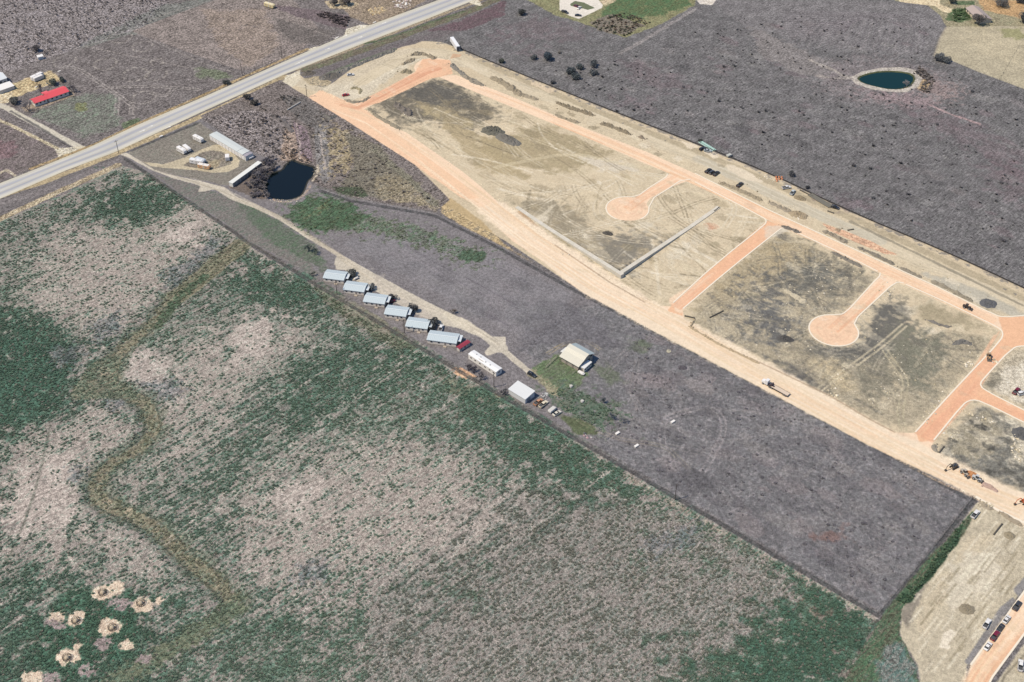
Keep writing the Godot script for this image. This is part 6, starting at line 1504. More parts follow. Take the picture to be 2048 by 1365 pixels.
	area([Vector2(-137.8, -674.7), Vector2(-132.0, -671.8), Vector2(-124.4, -640.6), Vector2(-116.1, -632.5), Vector2(-135.2, -634.1)], {"c": "a08a7a", "k": "70625a", "n": 0.3, "soft": 2, "rag": 1.2})
	area([Vector2(-134.1, -680.6), Vector2(-123.5, -668.8), Vector2(-118.6, -646.2), Vector2(-115.2, -632.5), Vector2(-124.4, -640.6), Vector2(-129.7, -663.1)], {"c": "85757a", "k": "6a5860", "n": 0.3, "soft": 1, "rag": 0.8})
	area([Vector2(-145.9, -711.2), Vector2(-129.8, -708.0), Vector2(-111.5, -683.6), Vector2(-109.2, -663.1), Vector2(-118.9, -668.8), Vector2(-132.9, -683.6)], {"c": "716d6a", "soft": 2, "rag": 0.9})
	area([Vector2(-120.2, -674.7), Vector2(-113.5, -674.7), Vector2(-106.8, -640.6), Vector2(-103.3, -621.8), Vector2(-106.2, -608.8), Vector2(-111.6, -619.2), Vector2(-116.3, -646.2)], {"c": "7d7a78", "n": 0.0, "soft": 1, "rag": 0.6})
	area([Vector2(-112.0, -674.7), Vector2(-100.8, -668.8), Vector2(-92.1, -646.2), Vector2(-93.2, -621.8), Vector2(-103.3, -621.8), Vector2(-107.4, -651.7)], {"c": "a8966e", "k": "7c7664", "n": 0.35, "soft": 4, "rag": 2.2, "zoom": 4, "a": 0.85})
	area([Vector2(-100.5, -665.9), Vector2(-78.3, -651.7), Vector2(-64.6, -624.5), Vector2(-49.1, -603.7), Vector2(-73.7, -593.7), Vector2(-97.7, -608.8), Vector2(-91.1, -629.8)], {"c": "7d7666", "k": "5c5a52", "n": 0.35, "g": 0.7, "soft": 2, "rag": 1.0})
	area([Vector2(-73.3, -624.5), Vector2(-52.2, -608.8), Vector2(-39.8, -583.8), Vector2(-62.4, -591.2), Vector2(-80.0, -601.2)], {"c": "968a6e", "soft": 3, "rag": 1.4})
	area([Vector2(-104.6, -607.8), Vector2(-86.1, -606.3), Vector2(-79.7, -597.7), Vector2(-93.7, -597.7)], {"c": "5d6450", "k": "41503c", "n": 0.5, "soft": 2, "rag": 1.2})
	line(PackedVector2Array([Vector2(-82.3, -646.2), Vector2(-58.2, -614.0), Vector2(-42.8, -588.7)]), 4.0, {"c": "84806c", "soft": 2, "rag": 1.2})
	for t in [[Vector2(-131.5, -677.6), Vector2(-125.8, -651.7), Vector2(-124.3, -635.2)], [Vector2(-115.2, -663.1), Vector2(-111.2, -640.6), Vector2(-107.3, -624.5)]]:
		line(PackedVector2Array(t), 1.0, {"c": "b3a59a", "a": 0.7})
	line(round_off([Vector2(-140.3, -605.8), Vector2(-133.7, -592.7), Vector2(-125.1, -591.2), Vector2(-117.4, -596.2), Vector2(-114.1, -608.8)], 2), 1.6, {"c": "b59c88", "soft": 0, "rag": 0.5, "spot": 0.6})
	line(round_off([Vector2(-112.9, -629.8), Vector2(-111.9, -619.2), Vector2(-113.8, -612.9)], 2), 1.6, {"c": "c9b89a", "spot": 0.5})
	area(pond_low, {"c": "3a3c38", "n": 0.0, "soft": 0, "rag": 0.0})

func ground() -> void:
	var rects := [[Rect2(-260, -440, 260, 200), 1040, 800], [Rect2(0, -440, 260, 200), 1040, 800], [Rect2(-330, -640, 330, 200), 1320, 800], [Rect2(0, -640, 330, 200), 1320, 800], [Rect2(-420, -900, 420, 260), 1400, 866], [Rect2(0, -900, 420, 260), 1400, 866]]
	var done := []
	done.resize(rects.size())
	var work := func(i: int) -> void: done[i] = survey_tile(rects[i][0], rects[i][1], rects[i][2])
	WorkerThreadPool.wait_for_group_task_completion(WorkerThreadPool.add_group_task(work, rects.size()))
	var mesh := ArrayMesh.new()
	for i in rects.size():
		var r: Rect2 = rects[i][0]
		var m := StandardMaterial3D.new()
		m.albedo_texture = ImageTexture.create_from_image(done[i])
		m.texture_repeat = false
		m.roughness = 0.97
		m.metallic_specular = 0.2
		m.resource_name = "soil_and_grass"
		tiles.append({"r": r, "m": m})
		var nx := int(r.size.x / 2.0)
		var nz := int(r.size.y / 2.0)
		var vs := PackedVector3Array()
		var uv := PackedVector2Array()
		var ns := PackedVector3Array()
		var ix := PackedInt32Array()
		for j in nz + 1:
			for k in nx + 1:
				var p := r.position + Vector2(r.size.x * k / nx, r.size.y * j / nz)
				var e := height(p)
				vs.append(Vector3(p.x, e, p.y))
				uv.append(Vector2(float(k) / nx, float(j) / nz))
				if e != 0.0:
					ns.append(Vector3(e - height(p + Vector2(1, 0)), 1.0, e - height(p + Vector2(0, 1))).normalized())
				else:
					ns.append(Vector3.UP)
		for j in nz:
			for k in nx:
				var a := j * (nx + 1) + k
				ix.append_array([a, a + 1, a + nx + 2, a, a + nx + 2, a + nx + 1])
		var arr := []
		arr.resize(Mesh.ARRAY_MAX)
		arr[Mesh.ARRAY_VERTEX] = vs
		arr[Mesh.ARRAY_NORMAL] = ns
		arr[Mesh.ARRAY_TEX_UV] = uv
		arr[Mesh.ARRAY_INDEX] = ix
		mesh.add_surface_from_arrays(Mesh.PRIMITIVE_TRIANGLES, arr)
		mesh.surface_set_material(mesh.get_surface_count() - 1, m)
	# the country beyond, out to the horizon
	var st := pen()
	for f in [[-9000, -9000, 9000, -900], [-9000, -240, 9000, 9000], [-9000, -900, -420, -240], [420, -900, 9000, -240], [-420, -640, -330, -440], [330, -640, 420, -440], [-420, -440, -260, -240], [260, -440, 420, -240]]:
		quad(st, Vector3(f[0], 0, f[1]), Vector3(f[2], 0, f[1]), Vector3(f[2], 0, f[3]), Vector3(f[0], 0, f[3]))
	st.generate_normals()
	mesh.add_surface_from_arrays(Mesh.PRIMITIVE_TRIANGLES, st.commit_to_arrays())
	mesh.surface_set_material(mesh.get_surface_count() - 1, earth("86807a", 0.03))
	var o := MeshInstance3D.new()
	o.mesh = mesh
	o.name = "ground"
	add_child(o)
	o.set_meta("kind", "structure")
	# water
	for w in [["pond_water", pond_low, "0d1619"], ["pond_water", pond_far, "052c28"]]:
		st = pen()
		flat(st, w[1], -0.5)
		var m := StandardMaterial3D.new()
		m.albedo_color = shade(w[2])
		m.roughness = 0.1
		m.metallic_specular = 0.3
		m.resource_name = "water"
		lay(w[0], st, m)

func roads() -> void:
	var clay := CLAY()
	var y := 0.02
	for k in clay:
		sheet("street" if k != "collector" else "collector_road", [clay[k]], y)
		y += 0.005
	sheet("driveway", [DRIVE()], 0.016)
	sheet("yard_lane", [Geometry2D.clip_polygons(LOOP()[0], LOOP()[1])[0]] if not Geometry2D.clip_polygons(LOOP()[0], LOOP()[1]).size() > 1 else [], 0.012)
	sheet("haul_road", Geometry2D.offset_polyline(HAUL(), 4.2), 0.012)
	sheet("concrete_drive", [YARD()], 0.03)
	sheet("farm_track", Geometry2D.offset_polyline(DRIVE_WEST(), 2.0), 0.014)
	# kerbs
	var b1 := PackedVector2Array()
	for i in 29:
		var t := -0.1 + i * (TAU - 1.25) / 28.0
		b1.append(Vector2(63.9, -584.8) + Vector2(cos(t), sin(t)) * 11.9)
	var k1 := PackedVector2Array([Vector2(102.0, -614.5), Vector2(95.8, -612.9), Vector2(89.4, -605.8), Vector2(79.8, -596.2)])
	k1.append_array(b1)
	k1.append_array(PackedVector2Array([Vector2(71.3, -598.2), Vector2(78.1, -606.3), Vector2(88.5, -617.1), Vector2(89.4, -620.2)]))
	kerb(k1)
	var b2 := PackedVector2Array()
	for i in 29:
		var t := 0.02 + i * (TAU - 1.45) / 28.0
		b2.append(Vector2(157.9, -479.8) + Vector2(cos(t), sin(t)) * 12.0)
	var k2 := PackedVector2Array([Vector2(201.1, -517.5), Vector2(198.3, -518.7), Vector2(193.3, -514.5), Vector2(171.9, -490.3), Vector2(169.0, -484.8)])
	k2.append_array(b2)
	k2.append_array(PackedVector2Array([Vector2(164.8, -492.3), Vector2(169.3, -497.0), Vector2(186.0, -518.7), Vector2(190.1, -523.4), Vector2(191.0, -526.4)]))
	kerb(k2)
	kerb(round_off([Vector2(104.2, -611.9), Vector2(119.3, -596.2), Vector2(138.1, -576.1), Vector2(139.3, -573.3), Vector2(137.7, -569.5), Vector2(107.3, -535.0), Vector2(81.1, -501.4)], 1))
	kerb(round_off([Vector2(190.0, -527.6), Vector2(177.1, -540.7), Vector2(150.6, -565.3), Vector2(147.1, -567.1), Vector2(143.9, -563.9), Vector2(111.6, -527.6), Vector2(85.6, -496.6)], 1))
	kerb(round_off([Vector2(201.9, -516.6), Vector2(216.2, -504.3), Vector2(230.4, -490.7), Vector2(239.8, -481.4), Vector2(240.5, -477.9), Vector2(238.2, -472.6), Vector2(209.6, -441.1), Vector2(180.7, -408.5)], 1))
	kerb(PackedVector2Array([Vector2(105.2, -620.8), Vector2(141.3, -584.3), Vector2(191.5, -538.1), Vector2(216.1, -515.8), Vector2(234.5, -497.4), Vector2(242.4, -490.3), Vector2(247.4, -490.3), Vector2(254.3, -491.1), Vector2(269.2, -488.7)]))
	kerb(round_off([Vector2(262.3, -467.4), Vector2(247.5, -468.1), Vector2(241.9, -467.0), Vector2(220.8, -443.6), Vector2(218.4, -440.1), Vector2(219.3, -436.6), Vector2(233.7, -422.8), Vector2(244.7, -413.3)], 1))
	kerb(round_off([Vector2(242.1, -405.3), Vector2(231.2, -414.9), Vector2(215.6, -429.2), Vector2(211.2, -429.8), Vector2(206.8, -426.5), Vector2(187.7, -403.4)], 1))
	kerb(PackedVector2Array([Vector2(221.0, -340.3), Vector2(201.6, -318.4), Vector2(171.4, -284.4)]), 0.75)
	kerb(PackedVector2Array([Vector2(213.5, -317.4), Vector2(195.5, -298.3), Vector2(177.6, -278.7), Vector2(170.0, -267.4)]), 0.75)
	kerb(PackedVector2Array([Vector2(196.9, -369.5), Vector2(203.7, -362.1), Vector2(212.8, -354.9), Vector2(223.7, -342.4)]), 1.3)
	# highway
	var up := resample(PackedVector2Array([Vector2(-339.2, -571.4), Vector2(-304.4, -598.7), Vector2(-273.2, -627.1), Vector2(-249.9, -649.5), Vector2(-228.7, -673.5), Vector2(-195.4, -706.8), Vector2(-165.2, -738.3), Vector2(-135.1, -769.7), Vector2(-115.0, -790.4), Vector2(-94.6, -809.7), Vector2(-52.2, -846.2), Vector2(-8.8, -882.6), Vector2(32.3, -914.1)]), 4.0)
	var low := PackedVector2Array([Vector2(-335.0, -560.1), Vector2(-299.6, -583.8), Vector2(-286.4, -594.7), Vector2(-257.3, -623.9), Vector2(-233.2, -643.9), Vector2(-193.4, -687.8), Vector2(-162.5, -720.7), Vector2(-147.3, -737.0), Vector2(-102.0, -778.2), Vector2(-56.2, -818.8), Vector2(-29.0, -843.8), Vector2(-5.0, -864.2), Vector2(39.5, -905.2)])
	var near_ := PackedVector2Array()
	for q in up:
		var best := INF
		var hit := q
		for i in low.size() - 1:
			var c := Geometry2D.get_closest_point_to_segment(q, low[i], low[i + 1])
			if c.distance_squared_to(q) < best:
				best = c.distance_squared_to(q)
				hit = c
		near_.append(hit)
	var st := pen()
	var steps := [0.0, 0.08, 0.2, 0.27, 0.33, 0.4, 0.46, 0.56, 0.62, 0.68, 0.74, 0.82, 0.93, 1.0]
	var tone := ["cfcbb6", "cbc8ba", "c6c5bf", "b4b6ba", "a9abb3", "b9bbbd", "c6c6c0", "c2c2be", "b2b4b8", "a3a6ae", "b6b8ba", "cac8c0", "cfccbc", "cdc6ae"]
	var rows := []
	var nz := FastNoiseLite.new()
	nz.frequency = 0.03
	for i in up.size():
		var row := []
		for k in steps.size():
			var v := up[i].lerp(near_[i], steps[k])
			var c := shade(tone[k]).srgb_to_linear()
			var f := 1.0 + 0.16 * nz.get_noise_2d(v.x + k * 40.0, v.y)
			row.append([Vector3(v.x, 0.05, v.y), Color(c.r * f, c.g * f, c.b * f)])
		rows.append(row)
	for i in up.size() - 1:
		for k in steps.size() - 1:
			for v in [rows[i][k], rows[i + 1][k], rows[i + 1][k + 1], rows[i][k], rows[i + 1][k + 1], rows[i][k + 1]]:
				st.set_color(v[1])
				st.add_vertex(v[0])
	lay("highway", st, tinted(0.9))
	var marks := func(f: float, wide: float, hex: String, dash: bool) -> void:
		var s := pen()
		for i in up.size() - 1:
			if dash and i % 3 != 0:
				continue
			var a := up[i].lerp(near_[i], f)
			var b := up[i + 1].lerp(near_[i + 1], f)
			var n := (b - a).normalized().orthogonal() * wide * 0.5
			quad(s, Vector3(a.x + n.x, 0.056, a.y + n.y), Vector3(b.x + n.x, 0.056, b.y + n.y), Vector3(b.x - n.x, 0.056, b.y - n.y), Vector3(a.x - n.x, 0.056, a.y - n.y))
		lay("road_marking", s, mat(hex))
	marks.call(0.17, 0.15, "e2e2da", false)
	marks.call(0.86, 0.15, "e2e2da", false)
	marks.call(0.42, 0.13, "d2c48c", false)
	marks.call(0.58, 0.13, "d2c48c", false)
	for q in [Vector2(-208.3, -671.8), Vector2(-223.1, -667.7), Vector2(-219.4, -672.9), Vector2(-137.7, -755.8), Vector2(-140.2, -752.4), Vector2(-102.7, -789.0), Vector2(-88.1, -810.4), Vector2(-113.1, -791.1), Vector2(-122.8, -772.5)]:      # turn arrows in the middle lane
		var s := pen()
		var d := Vector2(cos(-0.79), sin(-0.79))
		var n := d.orthogonal()
		var v := func(a: float, b: float) -> Vector3: return Vector3(q.x + d.x * a + n.x * b, 0.056, q.y + d.y * a + n.y * b)
		quad(s, v.call(-2.0, -0.2), v.call(0.6, -0.2), v.call(0.6, 0.2), v.call(-2.0, 0.2))
		tri(s, v.call(0.6, -0.8), v.call(2.2, 0.0), v.call(0.6, 0.8))
		lay("turn_arrow", s, mat("eeeee8"))

func DRIVE_WEST() -> PackedVector2Array:
	return round_off([Vector2(-332.7, -704.9), Vector2(-315.4, -697.5), Vector2(-301.9, -685.4), Vector2(-286.3, -673.5), Vector2(-266.8, -657.4), Vector2(-252.7, -646.7)], 2)

func along(deg: float) -> Vector2:
	return Vector2(cos(deg_to_rad(deg)), sin(deg_to_rad(deg)))

func simple_shed(called: String, label: String, cat: String, p: Vector2, ahead: Vector2, l: float, w: float, h0: float, h1: float, wall: String, roof: String) -> Node3D:   # one slope, falling from back (h1) to front (h0)
	var o := thing(called, label, cat, p, ahead)
	var a := l / 2
	var b := w / 2
	var st := pen()
	hexa(st, [Vector3(-a, 0, -b), Vector3(a, 0, -b), Vector3(a, 0, b), Vector3(-a, 0, b), Vector3(-a, h1, -b), Vector3(a, h1, -b), Vector3(a, h0, b), Vector3(-a, h0, b)])
	put("wall", st, mat(wall), o)
	a += 0.25
	b += 0.25
	st = pen()
	hexa(st, [Vector3(-a, h1 + 0.02, -b), Vector3(a, h1 + 0.02, -b), Vector3(a, h0 + 0.02, b), Vector3(-a, h0 + 0.02, b), Vector3(-a, h1 + 0.14, -b), Vector3(a, h1 + 0.14, -b), Vector3(a, h0 + 0.14, b), Vector3(-a, h0 + 0.14, b)])
	var r := put("roof", st, mat(roof, 0.55), o)
	st = pen()
	for i in range(1, int(l / 0.9)):
		tube(st, Vector3(-a + i * 0.9, h1 + 0.14, -b), Vector3(-a + i * 0.9, h0 + 0.14, b), 0.03, 0.03, 3)
	put("seam", st, mat(roof, 0.5), r)
	return o

func extrude(st: SurfaceTool, l: float, prof: Array, thick: float) -> void:      # a roof of several slopes: prof holds (z, y)
	for i in prof.size() - 1:
		var p: Vector2 = prof[i]
		var q: Vector2 = prof[i + 1]
		hexa(st, [Vector3(-l / 2, p.y, p.x), Vector3(l / 2, p.y, p.x), Vector3(l / 2, q.y, q.x), Vector3(-l / 2, q.y, q.x), Vector3(-l / 2, p.y + thick, p.x), Vector3(l / 2, p.y + thick, p.x), Vector3(l / 2, q.y + thick, q.x), Vector3(-l / 2, q.y + thick, q.x)])

func structures() -> void:
	var st: SurfaceTool
	var o: Node3D
	rng.seed = 100
	# six cottages in a row
	var spots := [Vector2(-90.8, -521.0), Vector2(-79.6, -511.4), Vector2(-68.5, -501.6), Vector2(-57.2, -491.7), Vector2(-46.1, -482.2)]
	var say := ["metal-roofed white cottage at the top end of the row, farthest from the red shed", "metal-roofed white cottage second from the top of the row, beside a white tank", "metal-roofed white cottage, third from the top, with a dark red car at its porch", "metal-roofed white cottage fourth from the top of the row, dark bush at its porch", "metal-roofed white cottage next to the long cottage, two dark bushes at its end"]
	var first := cottage(say[0], spots[0], along(11.5), 10.6, 6.9, "metal-roofed cottages along the gravel forecourt")
	for i in range(1, 5):
		dup(first, spots[i], along(11.5), say[i])
	cottage("longest metal-roofed white cottage, last of the row, beside the small red-roofed shed", Vector2(-33.3, -471.6), along(11.5), 14.2, 6.9, "metal-roofed cottages along the gravel forecourt")
	# small red shed
	o = thing("garden_shed", "narrow little shed with a dark red roof beside the longest cottage", "shed", Vector2(-23.5, -466.6), along(-45.5))
	st = pen()
	walls(st, 6.8, 1.9, 2.1, 0.35)
	put("wall", st, mat("d8d2c8"), o)
	st = pen()
	gable(st, 6.8, 1.9, 2.12, 0.35, 0.1)
	put("roof", st, mat("9c3044", 0.6), o)
	for x in [-2.0, 0.2, 2.2]:
		opening(o, "door" if x == 0.2 else "window", Vector3(x, 1.15, 0.98), 0.9, 1.8 if x == 0.2 else 0.9, mat("4c4440"), mat("efe9e0"))
	# long mobile home
	o = thing("mobile_home", "long white mobile home beside the lane below the cottages", "mobile home", Vector2(-12.8, -453.5), along(44.3))
	st = pen()
	walls(st, 18.6, 3.9, 2.9, 0.3)
	put("wall", st, mat("f4f1ea"), o)
	st = pen()
	gable(st, 18.6, 3.9, 2.92, 0.3, 0.1, 0.0, 0.0, 0.15)
	var rf := put("roof", st, mat("f2f4f4", 0.5), o)
	for x in [-6.0, -3.2, 1.0, 4.0]:
		st = pen()
		box(st, Vector3(x, 3.35, 0.5 if x > 0 else -0.4), Vector3(0.5, 0.25, 0.5))
		put("vent", st, mat("9a9ea2"), rf)
	st = pen()
	box(st, Vector3(-1.6, 3.18, 1.0), Vector3(3.2, 0.05, 0.28), 0.0)
	put("patch", st, mat("a89c8c"), rf)
	for x in [-7.4, -4.6, -1.5, 2.0, 5.0, 7.6]:
		opening(o, "window", Vector3(x, 1.8, 1.98), 1.1, 0.9, glass(), mat("dcd8d0"))
	opening(o, "door", Vector3(0.4, 1.3, -1.98), 0.9, 2.0, mat("70665e"), mat("dcd8d0"))
	opening(o, "window", Vector3(9.33, 1.8, 0), 1.2, 0.9, glass(), mat("dcd8d0"), true)
	st = pen()
	box(st, Vector3(0.4, 0.4, -2.9), Vector3(2.6, 0.8, 1.7))
	put("porch_deck", st, mat("c8bfb2"), o)
	# metal shed
	o = simple_shed("metal_shed", "white metal shed with a single slope at the lower end of the lane", "shed", Vector2(4.4, -432.8), along(42.1), 10.2, 6.4, 2.9, 3.6, "dcdede", "e0e4e5")
	opening(o, "door", Vector3(5.12, 1.2, 0.8), 2.6, 2.3, mat("8c9298"), mat("c8ccd0"), true)
	# barn
	o = thing("barn", "cream metal-roofed barn behind the green pen", "barn", Vector2(30.9, -457.2), along(41.5))
	st = pen()
	walls(st, 10.6, 10.6, 3.1, 0.0)
	box(st, Vector3(0, 3.9, -0.8), Vector3(10.5, 1.6, 5.6))
	put("wall", st, mat("b2aa9e"), o)
	st = pen()
	extrude(st, 11.6, [Vector2(-6.3, 3.7), Vector2(-1.4, 5.9)], 0.14)
	put("back_roof", st, mat("b4c2c4", 0.55), o)
	st = pen()
	extrude(st, 11.9, [Vector2(-1.7, 6.2), Vector2(0.4, 5.7), Vector2(2.2, 4.6), Vector2(6.1, 3.2)], 0.14)
	rf = put("front_roof", st, mat("d6d4c6", 0.6), o)
	st = pen()
	for i in range(1, 13):
		var x := -5.95 + i * 0.92
		tube(st, Vector3(x, 5.84, 0.4), Vector3(x, 4.74, 2.2), 0.035, 0.035, 3)
		tube(st, Vector3(x, 4.74, 2.2), Vector3(x, 3.34, 6.1), 0.035, 0.035, 3)
	put("seam", st, mat("cfcdbc", 0.6), rf)
	st = pen()
	box(st, Vector3(-7.0, 3.0, 0.6), Vector3(2.2, 0.12, 4.2), 0.0, 0.08)
	put("side_roof", st, mat("e4e6e2", 0.55), o)
	for z in [-1.3, 2.5]:
		st = pen()
		tube(st, Vector3(-7.9, 0, z), Vector3(-7.9, 2.95, z), 0.08, 0.08, 6)
		put("post", st, mat("7a7068"), o)
	for x in [-5.6, -1.9, 1.9, 5.6]:
		st = pen()
		box(st, Vector3(x, 1.6, 5.8), Vector3(0.18, 3.2, 0.18))
		put("post", st, mat("7a7068"), o)
	opening(o, "door", Vector3(5.33, 1.5, -1.5), 3.2, 2.8, mat("3a3634"), mat("8c8278"), true)
	opening(o, "window", Vector3(5.33, 1.8, 3.4), 1.0, 0.9, glass(), mat("d0c8bc"), true)
	# cabin on wheels beside the barn
	o = thing("cabin", "small white flat-roofed cabin with dark windows against the barn gable", "cabin", Vector2(35.0, -451.6), along(-52))
	st = pen()
	box(st, Vector3(0, 1.35, 0), Vector3(6.0, 2.3, 2.3))
	put("wall", st, mat("e8e4da"), o)
	st = pen()
	box(st, Vector3(0, 2.58, 0), Vector3(6.3, 0.14, 2.6))
	put("roof", st, mat("eceff0", 0.5), o)
	for x in [-2.1, -0.6, 0.8, 2.2]:
		opening(o, "window", Vector3(x, 1.55, 1.17), 0.9, 1.0, mat("26221f", 0.2), mat("ded8cc"))
	opening(o, "door", Vector3(-3.02, 1.3, 0), 0.9, 1.9, mat("9a9288"), mat("ded8cc"), true)
	# self-storage building
	o = thing("storage_building", "long white self-storage building with a row of roller doors", "building", Vector2(-166.0, -648.0), along(43.5))
	for sec in [[-4.0, 27.0, 3.0], [12.3, 5.2, 3.05], [16.4, 2.6, 2.85]]:
		st = pen()
		walls(st, sec[1] - 0.02, 5.4, sec[2], 0.25, sec[0])
		put("wall", st, mat("e4e4e0"), o)
		st = pen()
		gable(st, sec[1] - 0.3, 5.4, sec[2] + 0.02, 0.25, 0.1, sec[0], 0.0, 0.12)
		put("roof", st, mat("d3dad8" if sec[0] < 14 else "a8a4ac", 0.5), o)
	var front := Node3D.new()
	front.name = "door_row"
	for k in 11:
		var d := pen()
		var x := -17.0 + 3.05 * k + 1.5
		box(d, Vector3.ZERO, Vector3(2.4, 2.3, 0.08))
		for r in 4:
			box(d, Vector3(0, -1.0 + r * 0.6, 0.045), Vector3(2.3, 0.05, 0.03))
		put("roller_door", d, mat("f4f2f0"), o, Vector3(x, 1.2, 2.76))
	front.free()
	# long low shed
	o = thing("long_shed", "long narrow low white shed between the storage building and the pond", "shed", Vector2(-152.6, -617.9), along(-59.2))
	st = pen()
	box(st, Vector3(0, 1.3, 0), Vector3(25.4, 2.6, 2.6))
	put("wall", st, mat("b9b4ae"), o)
	st = pen()
	box(st, Vector3(-12.72, 1.3, 0), Vector3(0.06, 2.6, 2.62))
	put("sunlit_end", st, mat("e8e8e2"), o)  # same white shed, paler on this end: sunlight put into the colour
	st = pen()
	box(st, Vector3(0, 2.69, 0), Vector3(25.9, 0.14, 3.0))
	put("roof", st, mat("eceee8", 0.5), o)
	for k in 8:
		st = pen()
		box(st, Vector3(-10.8 + 3.1 * k, 1.15, 1.32), Vector3(2.2, 2.1, 0.06))
		put("roller_door", st, mat("958f8a"), o)
	# red-roofed house beyond the highway
	o = thing("farmhouse", "long white house with a bright red roof beyond the highway", "house", Vector2(-289.6, -706.6), along(-41.5))
	for sec in [[4.6, 13.0, 8.0, 0.0], [-6.6, 9.4, 6.0, 0.7]]:
		st = pen()
		walls(st, sec[1], sec[2], 2.7, 1.3, sec[0], sec[3])
		put("wall", st, mat("efe8dc"), o)
		st = pen()
		gable(st, sec[1], sec[2], 2.72, 1.3, 0.12, sec[0], sec[3], 0.5)
		put("roof", st, mat("e8525c", 0.6), o)
	for x in [-10.0, -7.6, -5.0]:
		opening(o, "window", Vector3(x, 1.6, 3.73), 1.3, 1.1, glass(), mat("f6f2ea"))
	for x in [0.0, 3.0, 6.0, 9.0]:
		opening(o, "window", Vector3(x, 1.6, 4.03), 1.4, 1.1, glass(), mat("f6f2ea"))
	opening(o, "door", Vector3(-2.9, 1.2, 3.73), 1.0, 2.1, mat("7a4a40"), mat("f6f2ea"))
	st = pen()
	box(st, Vector3(-0.5, 2.5, -5.0), Vector3(4.0, 0.12, 2.4))
	put("porch_roof", st, mat("e8707a"), o)
	st = pen()
	box(st, Vector3(-4.0, 4.2, 0.4), Vector3(0.7, 1.0, 0.7))
	put("chimney", st, mat("b8a090"), o)
	# white workshop at the left edge
	o = thing("workshop", "white metal workshop cut by the left edge of the view, beyond the highway", "building", Vector2(-329.7, -726.2), along(-41.5))
	st = pen()
	walls(st, 12.0, 10.0, 3.6, 1.4)
	put("wall", st, mat("ece9e4"), o)
	st = pen()
	gable(st, 12.0, 10.0, 3.62, 1.4)
	put("roof", st, mat("e6ecee", 0.5), o)
	opening(o, "roller_door", Vector3(1.0, 1.5, 5.03), 3.2, 2.9, mat("6e7276"), mat("f2f0ec"))
	opening(o, "window", Vector3(4.4, 1.7, 5.03), 1.2, 1.0, glass(), mat("f2f0ec"))
	o = simple_shed("carport", "low white carport in front of the workshop, beside the sandy yard", "carport", Vector2(-321.0, -717.7), along(-41.5), 10.0, 6.5, 2.3, 2.7, "e8e2d8", "f4f2ee")
	simple_shed("small_shed", "tiny white shed alone at the edge of the grey scrub, upper left", "shed", Vector2(-310.1, -758.7), along(-30), 3.4, 2.4, 2.0, 2.3, "e4e2de", "f0f0ee")
	# grey house at the upper right
	var ha := Vector2(321.5, -829.2)
	var hb := Vector2(325.6, -809.2)
	o = thing("ranch_house", "house with a weathered grey-brown roof at the upper right, dark tree at its end", "house", (ha + hb) / 2, hb - ha)
	var hl := ha.distance_to(hb)
	st = pen()
	walls(st, hl - 1.0, 9.0, 2.7, 1.6)
	put("wall", st, mat("dccdb4"), o)
	st = pen()
	gable(st, hl - 1.0, 9.0, 2.72, 1.6, 0.15, 0.0, 0.0, 0.5)
	put("roof", st, mat("b2a49e", 0.9), o)
	for x in [-0.36, -0.18, 0.05, 0.28]:
		opening(o, "window", Vector3(x * hl, 1.5, 4.53), 1.4, 1.1, glass(), mat("f0eade"))
	opening(o, "door", Vector3(hl * 0.17, 1.2, 4.53), 1.0, 2.0, mat("6a4c3c"), mat("f0eade"))
	# retaining walls
	for s in [["retaining_wall", arm_a, arm_b, "pale block retaining wall along the collector road, left arm of the V"], ["retaining_wall", arm_b, arm_a, "pale block retaining wall climbing away from the road, right arm of the V"]]:
		var arm: Vector2 = s[1]
		o = thing(s[0], s[3], "retaining wall", corner, arm, "", 0.0)
		var inward := 1.0 if arm.cross(s[2]) > 0.0 else -1.0
		var n := int(arm.length() / 3.6)
		for i in n:
			var x0 := arm.length() * i / n + (0.0 if i else (-0.6 if inward > 0 else 0.4))
			var x1 := arm.length() * (i + 1) / n - 0.04
			var y0 := maxf(0.35, 2.3 * (1.0 - 1.2 * i / n))
			var y1 := maxf(0.35, 2.3 * (1.0 - 1.2 * (i + 1) / n))
			var z0 := -0.1 * inward
			var z1 := 2.2 * inward
			st = pen()
			hexa(st, [Vector3(x0, -0.3, minf(z0, z1)), Vector3(x1, -0.3, minf(z0, z1)), Vector3(x1, -0.3, maxf(z0, z1)), Vector3(x0, -0.3, maxf(z0, z1)), Vector3(x0, y0, minf(z0, z1)), Vector3(x1, y1, minf(z0, z1)), Vector3(x1, y1, maxf(z0, z1)), Vector3(x0, y0, maxf(z0, z1))])
			put("panel", st, earth(["efe9d8", "eae4d2", "f2ecdc"][i % 3], 0.5), o)
	# hay feeders
	var rings := [[Vector2(-161.2, -318.1), "round hay feeder with a bale, on the pale spread of straw farthest from the camera"], [Vector2(-145.1, -313.0), "round hay feeder with a bale, on the straw nearest the grass drain"], [Vector2(-168.2, -304.6), "round hay feeder with a bale, beside a second empty straw patch on its left"], [Vector2(-153.4, -301.3), "round hay feeder with a bale, on the round straw patch in the middle"], [Vector2(-167.1, -287.5), "round hay feeder with a bale, lowest of the group at the lower left"]]
	var feeder: Node3D
